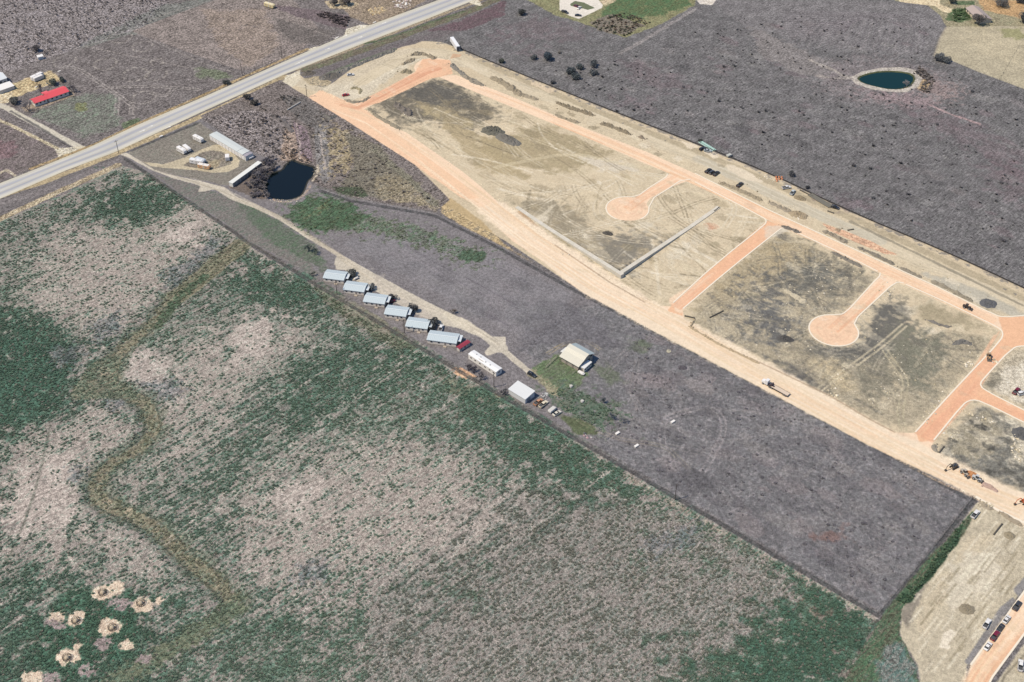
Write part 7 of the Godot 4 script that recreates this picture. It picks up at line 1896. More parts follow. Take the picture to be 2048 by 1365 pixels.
	for k in rings.size():
		if k == 0:
			feeder = thing("hay_feeder", rings[0][1], "hay feeder", rings[0][0], Vector2.RIGHT, "round hay feeders in the rough field")
			for y in [0.12, 0.6, 1.15]:
				st = pen()
				for i in 20:
					var t := TAU * i / 20.0
					var u := TAU * (i + 1) / 20.0
					tube(st, Vector3(cos(t) * 1.6, y, sin(t) * 1.6), Vector3(cos(u) * 1.6, y, sin(u) * 1.6), 0.07, 0.07, 5)
				put("ring", st, mat("50483f"), feeder)
			for i in 14:
				var t := TAU * i / 14.0
				st = pen()
				tube(st, Vector3(cos(t) * 1.6, 0, sin(t) * 1.6), Vector3(cos(t) * 1.6, 1.2, sin(t) * 1.6), 0.05, 0.05, 5)
				put("bar", st, mat("50483f"), feeder)
			st = pen()
			st.set_smooth_group(0)
			for i in 18:
				var t := TAU * i / 18.0
				var u := TAU * (i + 1) / 18.0
				var r0 := 0.85 + 0.12 * sin(i * 2.3)
				var r1 := 0.85 + 0.12 * sin((i + 1) % 18 * 2.3)
				var a := Vector3(cos(t) * r0, 0.95, sin(t) * r0)
				var b := Vector3(cos(u) * r1, 0.95, sin(u) * r1)
				tri(st, Vector3(0, 1.15, 0), a, b)
				quad(st, a, a * Vector3(1.15, 0, 1.15), b * Vector3(1.15, 0, 1.15), b)
			put("bale", st, earth("d2c0a2", 0.4), feeder)
		else:
			dup(feeder, rings[k][0], along(40.0 * k), rings[k][1])
	# fences
	post_fence("wire farm fence along the near side of the long parcel", [Vector2(-227.8, -637.4), Vector2(-138.0, -548.7), Vector2(-98.0, -512.9), Vector2(-29.4, -452.4), Vector2(32.3, -400.0), Vector2(88.2, -352.1), Vector2(141.7, -306.3)], 6.0, 1.3, "6c645c", 3)
	post_fence("wire farm fence along the lower right end of the parcel", [Vector2(142.1, -308.2), Vector2(169.8, -339.0), Vector2(195.5, -368.9)], 5.0, 1.3, "6c645c", 3)
	post_fence("wire fence between the parcel and the collector road", [Vector2(-108.4, -603.7), Vector2(-90.6, -594.2), Vector2(-42.3, -579.0), Vector2(-6.4, -548.3), Vector2(32.1, -512.1), Vector2(75.8, -472.6), Vector2(118.6, -434.2), Vector2(157.5, -399.3), Vector2(194.7, -369.2)], 6.0, 1.2, "5c5650", 3)
	post_fence("old wire fence crossing the parcel below the pale pole", [Vector2(88.6, -460.4), Vector2(79.8, -451.4), Vector2(59.5, -424.8), Vector2(46.7, -410.4), Vector2(36.9, -403.7)], 4.5, 1.2, "46403c", 2, "wire_fence", 0.09)
	post_fence("short wire fence from the road corner down to the barn lane", [Vector2(37.5, -507.1), Vector2(23.3, -487.9), Vector2(9.2, -468.9)], 4.5, 1.2, "46403c", 2, "wire_fence", 0.09)
	post_fence("wire fence between the tan paddock and the dark field", [Vector2(278.5, -762.7), Vector2(288.9, -755.8), Vector2(302.6, -740.3), Vector2(324.4, -718.8), Vector2(341.0, -699.9)], 6.0, 1.2, "46403c", 2)
	post_fence("wire fence running down through the tan paddock", [Vector2(339.9, -778.2), Vector2(326.0, -753.8), Vector2(312.3, -730.4)], 5.0, 1.2, "46403c", 2, "wire_fence", 0.08)
	post_fence("wire fence along the highway verge in front of the storage yard", [Vector2(-227.6, -642.8), Vector2(-208.0, -661.9), Vector2(-191.2, -680.6), Vector2(-154.6, -646.2)], 6.0, 1.2, "5c5650", 2)
	post_fence("wire fence along the far verge of the highway", [Vector2(-249.8, -655.1), Vector2(-229.8, -678.8), Vector2(-196.6, -713.1), Vector2(-166.3, -745.6), Vector2(-138.2, -775.3)], 7.0, 1.2, "5c5650", 2)
	rail_fence("pale rail fence along the left side of the green pen", [Vector2(21.5, -459.3), Vector2(16.1, -451.7)], "b9b0a2")
	rail_fence("pale rail fence along the right side of the green pen", [Vector2(31.7, -450.6), Vector2(28.3, -447.1)], "b9b0a2")
	rail_fence("short grey rail fence by the grey bush at the lower pen", [Vector2(41.3, -412.0), Vector2(44.0, -414.3)], "a8a09a")
	rail_fence("short grey rail fence beside the dirt track near the parcel boundary", [Vector2(37.2, -408.2), Vector2(39.5, -410.1)], "a8a09a")
	rail_fence("short grey rail fence below the white trough", [Vector2(41.8, -403.7), Vector2(44.6, -406.3)], "a8a09a")
	# silt fence along the far edge of the site
	var q := resample(round_off([Vector2(-39.8, -777.5), Vector2(-21.1, -760.6), Vector2(-0.3, -743.0), Vector2(54.6, -696.9), Vector2(111.5, -651.2), Vector2(147.3, -621.3), Vector2(186.5, -581.9), Vector2(231.4, -542.9), Vector2(261.4, -513.3), Vector2(275.1, -499.0)], 1), 4.0)
	o = thing("silt_fence", "low black silt fence along the far edge of the building site", "fence", q[0], Vector2.RIGHT, "", 0.0)
	for i in q.size() - 1:
		st = pen()
		tube(st, Vector3.ZERO, Vector3(0, 0.95, 0), 0.05, 0.05, 4)
		put("post", st, mat("4a4038"), o, Vector3(q[i].x - q[0].x, 0, q[i].y - q[0].y))
		st = pen()
		var a := q[i] - q[0]
		var b := q[i + 1] - q[0]
		var n := (b - a).normalized().orthogonal() * 0.03
		hexa(st, [Vector3(a.x - n.x, 0, a.y - n.y), Vector3(b.x - n.x, 0, b.y - n.y), Vector3(b.x + n.x, 0, b.y + n.y), Vector3(a.x + n.x, 0, a.y + n.y), Vector3(a.x - n.x, 0.8, a.y - n.y), Vector3(b.x - n.x, 0.72, b.y - n.y), Vector3(b.x + n.x, 0.72, b.y + n.y), Vector3(a.x + n.x, 0.8, a.y + n.y)])
		put("fabric", st, mat("3a383a"), o)
	# poles
	utility_pole("wooden utility pole beyond the highway, above the tyre rings", Vector2(-173.9, -736.3), 9.0, along(-46))
	utility_pole("wooden utility pole beyond the highway, next to a gravel apron", Vector2(-151.3, -759.2), 9.0, along(-46))
	utility_pole("wooden utility pole at the start of the collector road", Vector2(-128.6, -708.0), 9.0, along(-46))
	utility_pole("wooden utility pole at the highway end of the storage yard drive", Vector2(-231.3, -642.3), 9.0, along(42))
	utility_pole("wooden utility pole on the parcel fence below the second cottage", Vector2(-88.8, -507.9), 9.0, along(42))
	utility_pole("wooden utility pole on the parcel fence below the fifth cottage", Vector2(-52.6, -477.5), 9.0, along(42))
	utility_pole("wooden utility pole on the parcel fence below the mobile home", Vector2(-8.4, -438.4), 9.0, along(42))
	utility_pole("tall wooden utility pole on the parcel fence farthest down the field", Vector2(69.0, -367.7), 9.5, along(42))
	o = thing("pump_mast", "slender pale mast on a round concrete base in the upper parcel", "mast", Vector2(75.5, -464.0))
	st = pen()
	tube(st, Vector3.ZERO, Vector3(0, 0.25, 0), 1.2, 1.1, 14)
	put("base", st, earth("c8c2a8", 0.5), o)
	st = pen()
	tube(st, Vector3(0, 0.2, 0), Vector3(0, 6.0, 0), 0.12, 0.07, 8)
	put("shaft", st, mat("8a8a8a", 0.4), o)
	# culvert headwall in the waste ground by the highway
	o = thing("culvert_pipe", "pale concrete culvert pipe lying in the waste ground by the collector road", "pipe", Vector2(-135.5, -696.6), Vector2(-132.6, -700.6) - Vector2(-138.4, -692.6))
	st = pen()
	tube(st, Vector3(-6, 0.4, 0), Vector3(6, 0.4, 0), 0.5, 0.5, 12)
	put("pipe", st, mat("b8b4ae"), o)

func vehicles() -> void:
	rng.seed = 200
	var up := along(-48)
	var st: SurfaceTool
	var o: Node3D
	var c := func(label: String, p: Vector2, d: Vector2, hex: String, kind: String, group := "") -> void:
		car(label, p - d, p + d, hex, kind, group)
	var g := "vehicles parked along the kerb of the near street"
	c.call("black pickup truck parked at the kerb, farthest of the line on the near street", Vector2(196.8, -311.5), up, "3c3e44", "pickup", g)
	c.call("white sedan parked at the kerb between two black vehicles", Vector2(190.8, -305.0), up, "e6e6e4", "sedan", g)
	c.call("black sedan parked at the kerb between the white sedan and the dark red truck", Vector2(187.3, -301.1), up, "34353a", "sedan", g)
	c.call("dark red pickup truck parked at the kerb of the near street", Vector2(184.1, -297.3), up, "7c2038", "pickup", g)
	c.call("white car parked at the kerb, nearest the camera on the near street", Vector2(180.0, -292.5), up, "f0f0ee", "sedan", g)
	c.call("white pickup truck standing on bare dirt above the near street", Vector2(182.6, -302.9), along(-52), "eeeeec", "pickup")
	c.call("white pickup truck at the top of the near lot by the parcel corner", Vector2(193.7, -359.0), up, "e8e8e8", "pickup")
	c.call("white pickup truck at the lower right edge on the far side of the near street", Vector2(189.7, -283.8), along(-70), "f0f0ee", "pickup")
	c.call("dark red pickup truck on the pale lot at the right edge", Vector2(233.9, -435.1), up, "7a1a34", "pickup")
	c.call("white car beside the dark red truck at the right edge", Vector2(236.0, -433.6), along(-20), "eceded", "suv")
	c.call("black truck, left of three in a row beside the north street", Vector2(113.1, -622.6), up, "33343a", "pickup", "three dark trucks beside the north street")
	c.call("dark grey truck, middle of three in a row beside the north street", Vector2(114.9, -621.0), up, "4c4e52", "suv", "three dark trucks beside the north street")
	c.call("black truck, right of three in a row beside the north street", Vector2(117.3, -619.7), up, "2c2d32", "pickup", "three dark trucks beside the north street")
	c.call("black truck standing alone between the north street and the haul road", Vector2(129.3, -608.1), up, "34353a", "pickup")
	c.call("black car at the fence by the pale green pipes", Vector2(112.5, -646.4), along(-35), "303238", "suv")
	c.call("silver car next to the black car by the pale green pipes", Vector2(115.3, -644.5), along(10), "b8c0c2", "sedan")
	c.call("white truck with a dark bed by the orange barrels", Vector2(155.2, -605.1), along(-15), "e4e4e2", "pickup")
	c.call("silver pickup truck by the haul road below the white truck", Vector2(157.9, -600.2), along(-60), "c6d0d4", "pickup")
	c.call("black car at the right end of the stacked pipes", Vector2(179.0, -585.4), along(30), "2e2f34", "suv")
	c.call("red car on the pale yard near the highway", Vector2(-104.5, -710.2), along(-20), "b8303c", "sedan")
	c.call("white car with dark windows alone on the pale yard", Vector2(-104.0, -736.3), along(-10), "d8dadc", "sedan")
	c.call("dark red car on the concrete drive at the top edge", Vector2(45.5, -835.4), along(30), "70283a", "sedan")
	c.call("white car on the concrete drive at the top edge", Vector2(47.2, -832.7), along(-60), "f2f2f0", "sedan")
	c.call("black car on the lower tip of the concrete drive", Vector2(46.0, -821.1), along(5), "3a3c40", "sedan")
	c.call("dark pickup truck at the left corner of the concrete drive", Vector2(37.0, -826.1), along(40), "46484c", "pickup")
	c.call("white pickup truck nosed up behind the longest cottage", Vector2(-34.9, -480.6), along(-80), "e8eaec", "pickup")
	c.call("dark red car at the porch of the third cottage", Vector2(-60.7, -502.0), along(-25), "5a2434", "sedan")
	c.call("dark off-road vehicle at the end of the lane above the metal shed", Vector2(9.4, -446.6), along(40), "34383e", "suv")
	c.call("cream old truck beside the metal shed", Vector2(14.4, -426.1), up, "e6dcc2", "pickup")
	c.call("rusty orange old truck against the metal shed", Vector2(12.1, -427.6), up, "c89470", "pickup")
	c.call("pale car at the lower end of the junk row by the parcel fence", Vector2(20.5, -420.2), along(-40), "dcd8c8", "sedan")
	# campers and trailers in the storage yard
	trailer("camper", "white camper standing alone near the storage building, upper left", Vector2(-189.0, -657.9), Vector2(-184.8, -654.5), 7.6, 2.4, 3.0, "f2f0ec", "f4f4f2")
	trailer("camper", "white camper, left of a pair in the grass of the storage yard", Vector2(-196.3, -645.1), Vector2(-192.2, -641.5), 7.0, 2.4, 3.0, "f4f2ee", "f6f6f4")
	trailer("box_trailer", "white trailer, right of a pair in the grass of the storage yard", Vector2(-193.4, -647.5), Vector2(-189.8, -643.4), 6.4, 2.3, 2.8, "eceae6", "f2f2f0", false)
	trailer("camper", "long white camper in the middle of the yard loop", Vector2(-186.1, -632.0), Vector2(-179.8, -630.1), 8.6, 2.5, 3.0, "f4f4f2", "eef2f4")
	trailer("box_trailer", "pale blue-grey trailer tucked behind the long white camper", Vector2(-183.0, -634.1), Vector2(-179.4, -632.0), 6.6, 2.2, 2.4, "b8c4d0", "d0dae2", false)
	trailer("camper", "orange-sided camper with a white roof in the yard loop", Vector2(-180.3, -627.1), Vector2(-175.4, -625.5), 7.6, 2.4, 2.6, "e0b184", "f0ece6")
	trailer("box_trailer", "square white box trailer standing across the right of the yard loop", Vector2(-165.7, -633.6), Vector2(-166.5, -637.9), 4.6, 2.5, 2.8, "eceae8", "f4f2f0", false)
	trailer("box_trailer", "small white trailer at the right end of the storage building", Vector2(-153.5, -635.5), Vector2(-151.3, -637.9), 3.6, 1.8, 1.4, "f0eeea", "f2f2f0", false)
	trailer("camper", "long white camper behind the red-roofed house", Vector2(-306.6, -729.8), Vector2(-302.7, -735.0), 8.8, 2.5, 3.0, "f2f0ee", "f6f4f2")
	trailer("box_trailer", "white box trailer in front of the long camper behind the red-roofed house", Vector2(-305.0, -728.4), Vector2(-301.6, -732.4), 7.0, 2.4, 2.8, "ece8e2", "f4f2ee", false)
	trailer("site_trailer", "cream office trailer in the purple field at the top", Vector2(-174.1, -837.5), Vector2(-166.7, -832.7), 8.6, 2.6, 2.8, "e6d6a6", "f0e4bc", true)
	trailer("box_trailer", "white boat trailer with a cover at the junk row beside the parcel fence", Vector2(17.3, -421.1), Vector2(19.4, -423.5), 4.4, 1.9, 1.6, "e2e2de", "d8d6d0", false)
	trailer("box_trailer", "low white trailer in front of the small cabin by the barn", Vector2(31.6, -448.5), Vector2(33.7, -446.7), 3.6, 1.6, 1.2, "eceae4", "f0eeea", false)
	trailer("box_trailer", "small grey trailer against the silt fence right of the green pipes", Vector2(126.1, -637.9), Vector2(128.4, -639.5), 3.6, 1.9, 1.6, "b4b6ae", "c6c8c0", false)
	# long white road trailer by the turnaround
	o = thing("semi_trailer", "long white semi-trailer parked at the corner of the silt fence", "semi-trailer", Vector2(-38.0, -775.3), Vector2(-35.8, -769.0) - Vector2(-40.1, -781.0))
	st = pen()
	loft(st, [[-7.2, 1.25, 1.15, 1.2, 3.9], [7.2, 1.25, 1.15, 1.2, 3.9]])
	put("box", st, mat("eceef2", 0.5), o)
	st = pen()
	box(st, Vector3(0, 3.96, 0), Vector3(14.3, 0.1, 2.35))
	put("roof", st, mat("f2f4f6", 0.5), o)
	wheels(o, [-5.8, -4.6], 1.05, 0.5, 0.4)
	st = pen()
	box(st, Vector3(5.0, 0.6, 0), Vector3(0.3, 1.2, 1.6))
	put("landing_leg", st, mat("505256"), o)
	st = pen()
	box(st, Vector3(7.24, 2.4, 0), Vector3(0.06, 2.2, 2.1))
	put("door", st, mat("585a60"), o)
	# truck with flatbed on the collector road
	var ta := Vector2(126.1, -433.6)
	var tb := Vector2(118.4, -440.8)
	o = thing("flatbed_truck", "white tractor with an empty flatbed trailer on the collector road", "truck", (ta + tb) / 2, tb - ta)
	st = pen()
	loft(st, [[3.6, 1.1, 0.9, 1.05, 3.0], [5.0, 1.1, 0.8, 1.0, 3.1], [5.4, 1.05, 0.8, 0.95, 2.0], [7.0, 0.95, 0.8, 0.85, 1.75]])
	put("tractor_cab", st, mat("f2f2f2", 0.4), o)
	st = pen()
	loft(st, [[5.02, 0.98, 2.1, 0.92, 2.9], [5.3, 1.0, 2.05, 0.94, 2.2]])
	put("windscreen", st, glass(), o)
	st = pen()
	box(st, Vector3(-3.0, 1.05, 0), Vector3(9.0, 0.22, 2.5))
	put("bed", st, mat("d9c8b4"), o)
	for s in [-1.0, 1.0]:
		st = pen()
		box(st, Vector3(-3.0, 1.1, s * 1.27), Vector3(9.2, 0.3, 0.12))
		put("side_rail", st, mat("57504c"), o)
	st = pen()
	box(st, Vector3(2.0, 1.1, 0), Vector3(3.4, 0.4, 0.9))
	box(st, Vector3(1.7, 1.7, 0.2), Vector3(0.7, 1.2, 1.6))
	put("gooseneck", st, mat("4a3c44"), o)
	wheels(o, [-6.4, -5.3, 1.2, 2.4, 6.0], 1.0, 0.5, 0.4)
	# machines
	excavator("dark excavator on the collector road at the edge of the dark lot", Vector2(192.1, -386.5), along(150), "5a544c")
	excavator("orange excavator at the right end of the collector road", Vector2(216.5, -366.0), along(160), "c8642c")
	loader("grey roller-loader parked beside the pile of clay on the collector road", Vector2(195.7, -382.6), along(60), "b8b0a2")
	loader("white and black loader between the clay and the gravel on the collector road", Vector2(200.1, -379.3), along(40), "c6c8c8")
	loader("dark wheel loader with a yellow arm on the north street", Vector2(227.9, -497.0), along(35), "4a3a30")
	loader("small tan loader on the orange east street", Vector2(228.2, -459.3), along(100), "b89a78")
	# pipes and timber
	o = thing("pipe_stack", "bundle of pale green pipes along the silt fence", "pipes", Vector2(115.2, -650.1), Vector2(118.0, -646.2) - Vector2(112.7, -653.4))
	for k in 8:
		st = pen()
		tube(st, Vector3(-6.5 + (k % 3) * 0.6, 0.25 + (0.42 if k > 4 else 0.0), -1.4 + (k % 5) * 0.55 + (0.25 if k > 4 else 0.0)), Vector3(6.0 + (k % 3) * 0.6, 0.25 + (0.42 if k > 4 else 0.0), -1.4 + (k % 5) * 0.55 + (0.25 if k > 4 else 0.0)), 0.22, 0.22, 8)
		put("pipe", st, mat("a6ccc4" if k % 2 else "b8d8d2", 0.5), o)
	o = thing("pipe_stack", "wide stack of dark pipes along the silt fence near the black car", "pipes", Vector2(172.2, -592.7), Vector2(174.9, -589.2) - Vector2(169.3, -596.7))
	for k in 7:
		st = pen()
		tube(st, Vector3(-8.0 + (k % 2) * 0.7, 0.3, -1.5 + k * 0.5), Vector3(7.6 + (k % 2) * 0.7, 0.3, -1.5 + k * 0.5), 0.24, 0.24, 8)
		put("pipe", st, mat("77766e" if k % 2 else "6c6b64"), o)
	var logs := [["dark_pipe", "long thin dark pipe left of the stacked pipes by the silt fence", Vector2(162.8, -603.0), Vector2(168.5, -596.9)], ["dark_pipe", "short dark pipe on the ground near the black car", Vector2(174.4, -582.4), Vector2(177.1, -580.4)], ["dark_pipe", "dark pipe lying behind the end of the right retaining wall", Vector2(111.8, -582.4), Vector2(114.7, -585.8)], ["dark_pipe", "dark pipe lying beside the collector road at the cross street corner", Vector2(86.0, -490.7), Vector2(90.5, -489.1)], ["dark_pipe", "dark pipe lying above the other one east of the cross street", Vector2(98.3, -489.5), Vector2(105.4, -494.6)], ["dark_pipe", "dark pipe lying in the near lot below the white pickup", Vector2(198.5, -348.3), Vector2(203.4, -353.8)], ["dark_pipe", "dark pipe near the highway end of the dark corner lot, at the east junction", Vector2(188.1, -395.6), Vector2(191.0, -399.0)], ["dark_pipe", "dark pipe lying on the spilled orange clay", Vector2(181.8, -564.1), Vector2(184.9, -565.0)]]
	for l in logs:
		o = thing(l[0], l[1], "pipe", (l[2] + l[3]) / 2, l[3] - l[2])
		st = pen()
		var d: float = l[2].distance_to(l[3]) / 2
		tube(st, Vector3(-d, 0.3, 0), Vector3(d, 0.3, 0), 0.32, 0.32, 10)
		put("pipe", st, mat("545049"), o)
		for s in [-1.0, 1.0]:
			st = pen()
			tube(st, Vector3(s * d - 0.2, 0.3, 0), Vector3(s * d + 0.2, 0.3, 0), 0.4, 0.4, 10)
			put("collar", st, mat("5f5a52"), o)
	# orange barrels
	for k in 7:
		o = thing("traffic_barrel", "orange traffic barrel in the cluster by the silt fence", "barrel", Vector2(152.6, -615.0) + Vector2((k % 3) * 1.6 - 1.5, floorf(k / 3.0) * 1.8 - 1.0), Vector2.RIGHT, "orange barrels by the silt fence")
		st = pen()
		tube(st, Vector3.ZERO, Vector3(0, 1.0, 0), 0.5, 0.4, 10)
		put("drum", st, mat("e8853c"), o)
		st = pen()
		tube(st, Vector3(0, 0.5, 0), Vector3(0, 0.68, 0), 0.48, 0.46, 10)
		put("reflective_band", st, mat("f0ece4"), o)
	# small boxes and troughs
	var boxes := [[Vector2(-80.2, -520.8), "white propane tank standing behind the second cottage", "propane_tank"], [Vector2(47.2, -407.5), "white water trough beside the track in the lower parcel", "water_trough"], [Vector2(72.7, -414.9), "white water trough inside the loop of tyre tracks", "water_trough"], [Vector2(55.1, -399.5), "white feed trough at the foot of the tyre tracks", "water_trough"], [Vector2(27.5, -438.7), "white stock tank at the tip of the green pen", "stock_tank"], [Vector2(32.3, -428.5), "round white stock tank alone in the green strip below the barn", "stock_tank"], [Vector2(-210.2, -660.8), "small white box in the grass at the edge of the storage yard", "utility_box"], [Vector2(-14.0, -357.9), "", ""]]
	for b in boxes:
		if b[1] == "":
			continue
		o = thing(b[2], b[1], b[2].replace("_", " "), b[0], along(-40))
		st = pen()
		if b[2] == "stock_tank":
			tube(st, Vector3.ZERO, Vector3(0, 0.8, 0), 0.75, 0.75, 14)
			put("tank", st, mat("eeece6"), o)
			st = pen()
			tube(st, Vector3(0, 0.78, 0), Vector3(0, 0.83, 0), 0.78, 0.7, 14)
			put("rim", st, mat("c8c6c0"), o)
		elif b[2] == "propane_tank":
			for s in [[-1.3, 0.3, -1.0, 0.55], [-1.0, 0.55, 1.0, 0.55], [1.0, 0.55, 1.3, 0.3]]:
				tube(st, Vector3(s[0], 0.8, 0), Vector3(s[2], 0.8, 0), s[1], s[3], 12)
			put("tank", st, mat("f2efe8", 0.4), o)
			st = pen()
			for x in [-0.8, 0.8]:
				box(st, Vector3(x, 0.15, 0), Vector3(0.2, 0.3, 0.8))
			put("foot", st, mat("8c8a86"), o)
		else:
			loft(st, [[-1.1, 0.45, 0.1, 0.55, 0.7], [1.1, 0.45, 0.1, 0.55, 0.7]])
			put("tub", st, mat("f0eeea"), o)
			st = pen()
			for s in [-1.0, 1.0]:
				box(st, Vector3(s * 0.8, 0.08, 0), Vector3(0.15, 0.16, 0.9))
			put("foot", st, mat("8c8a86"), o)

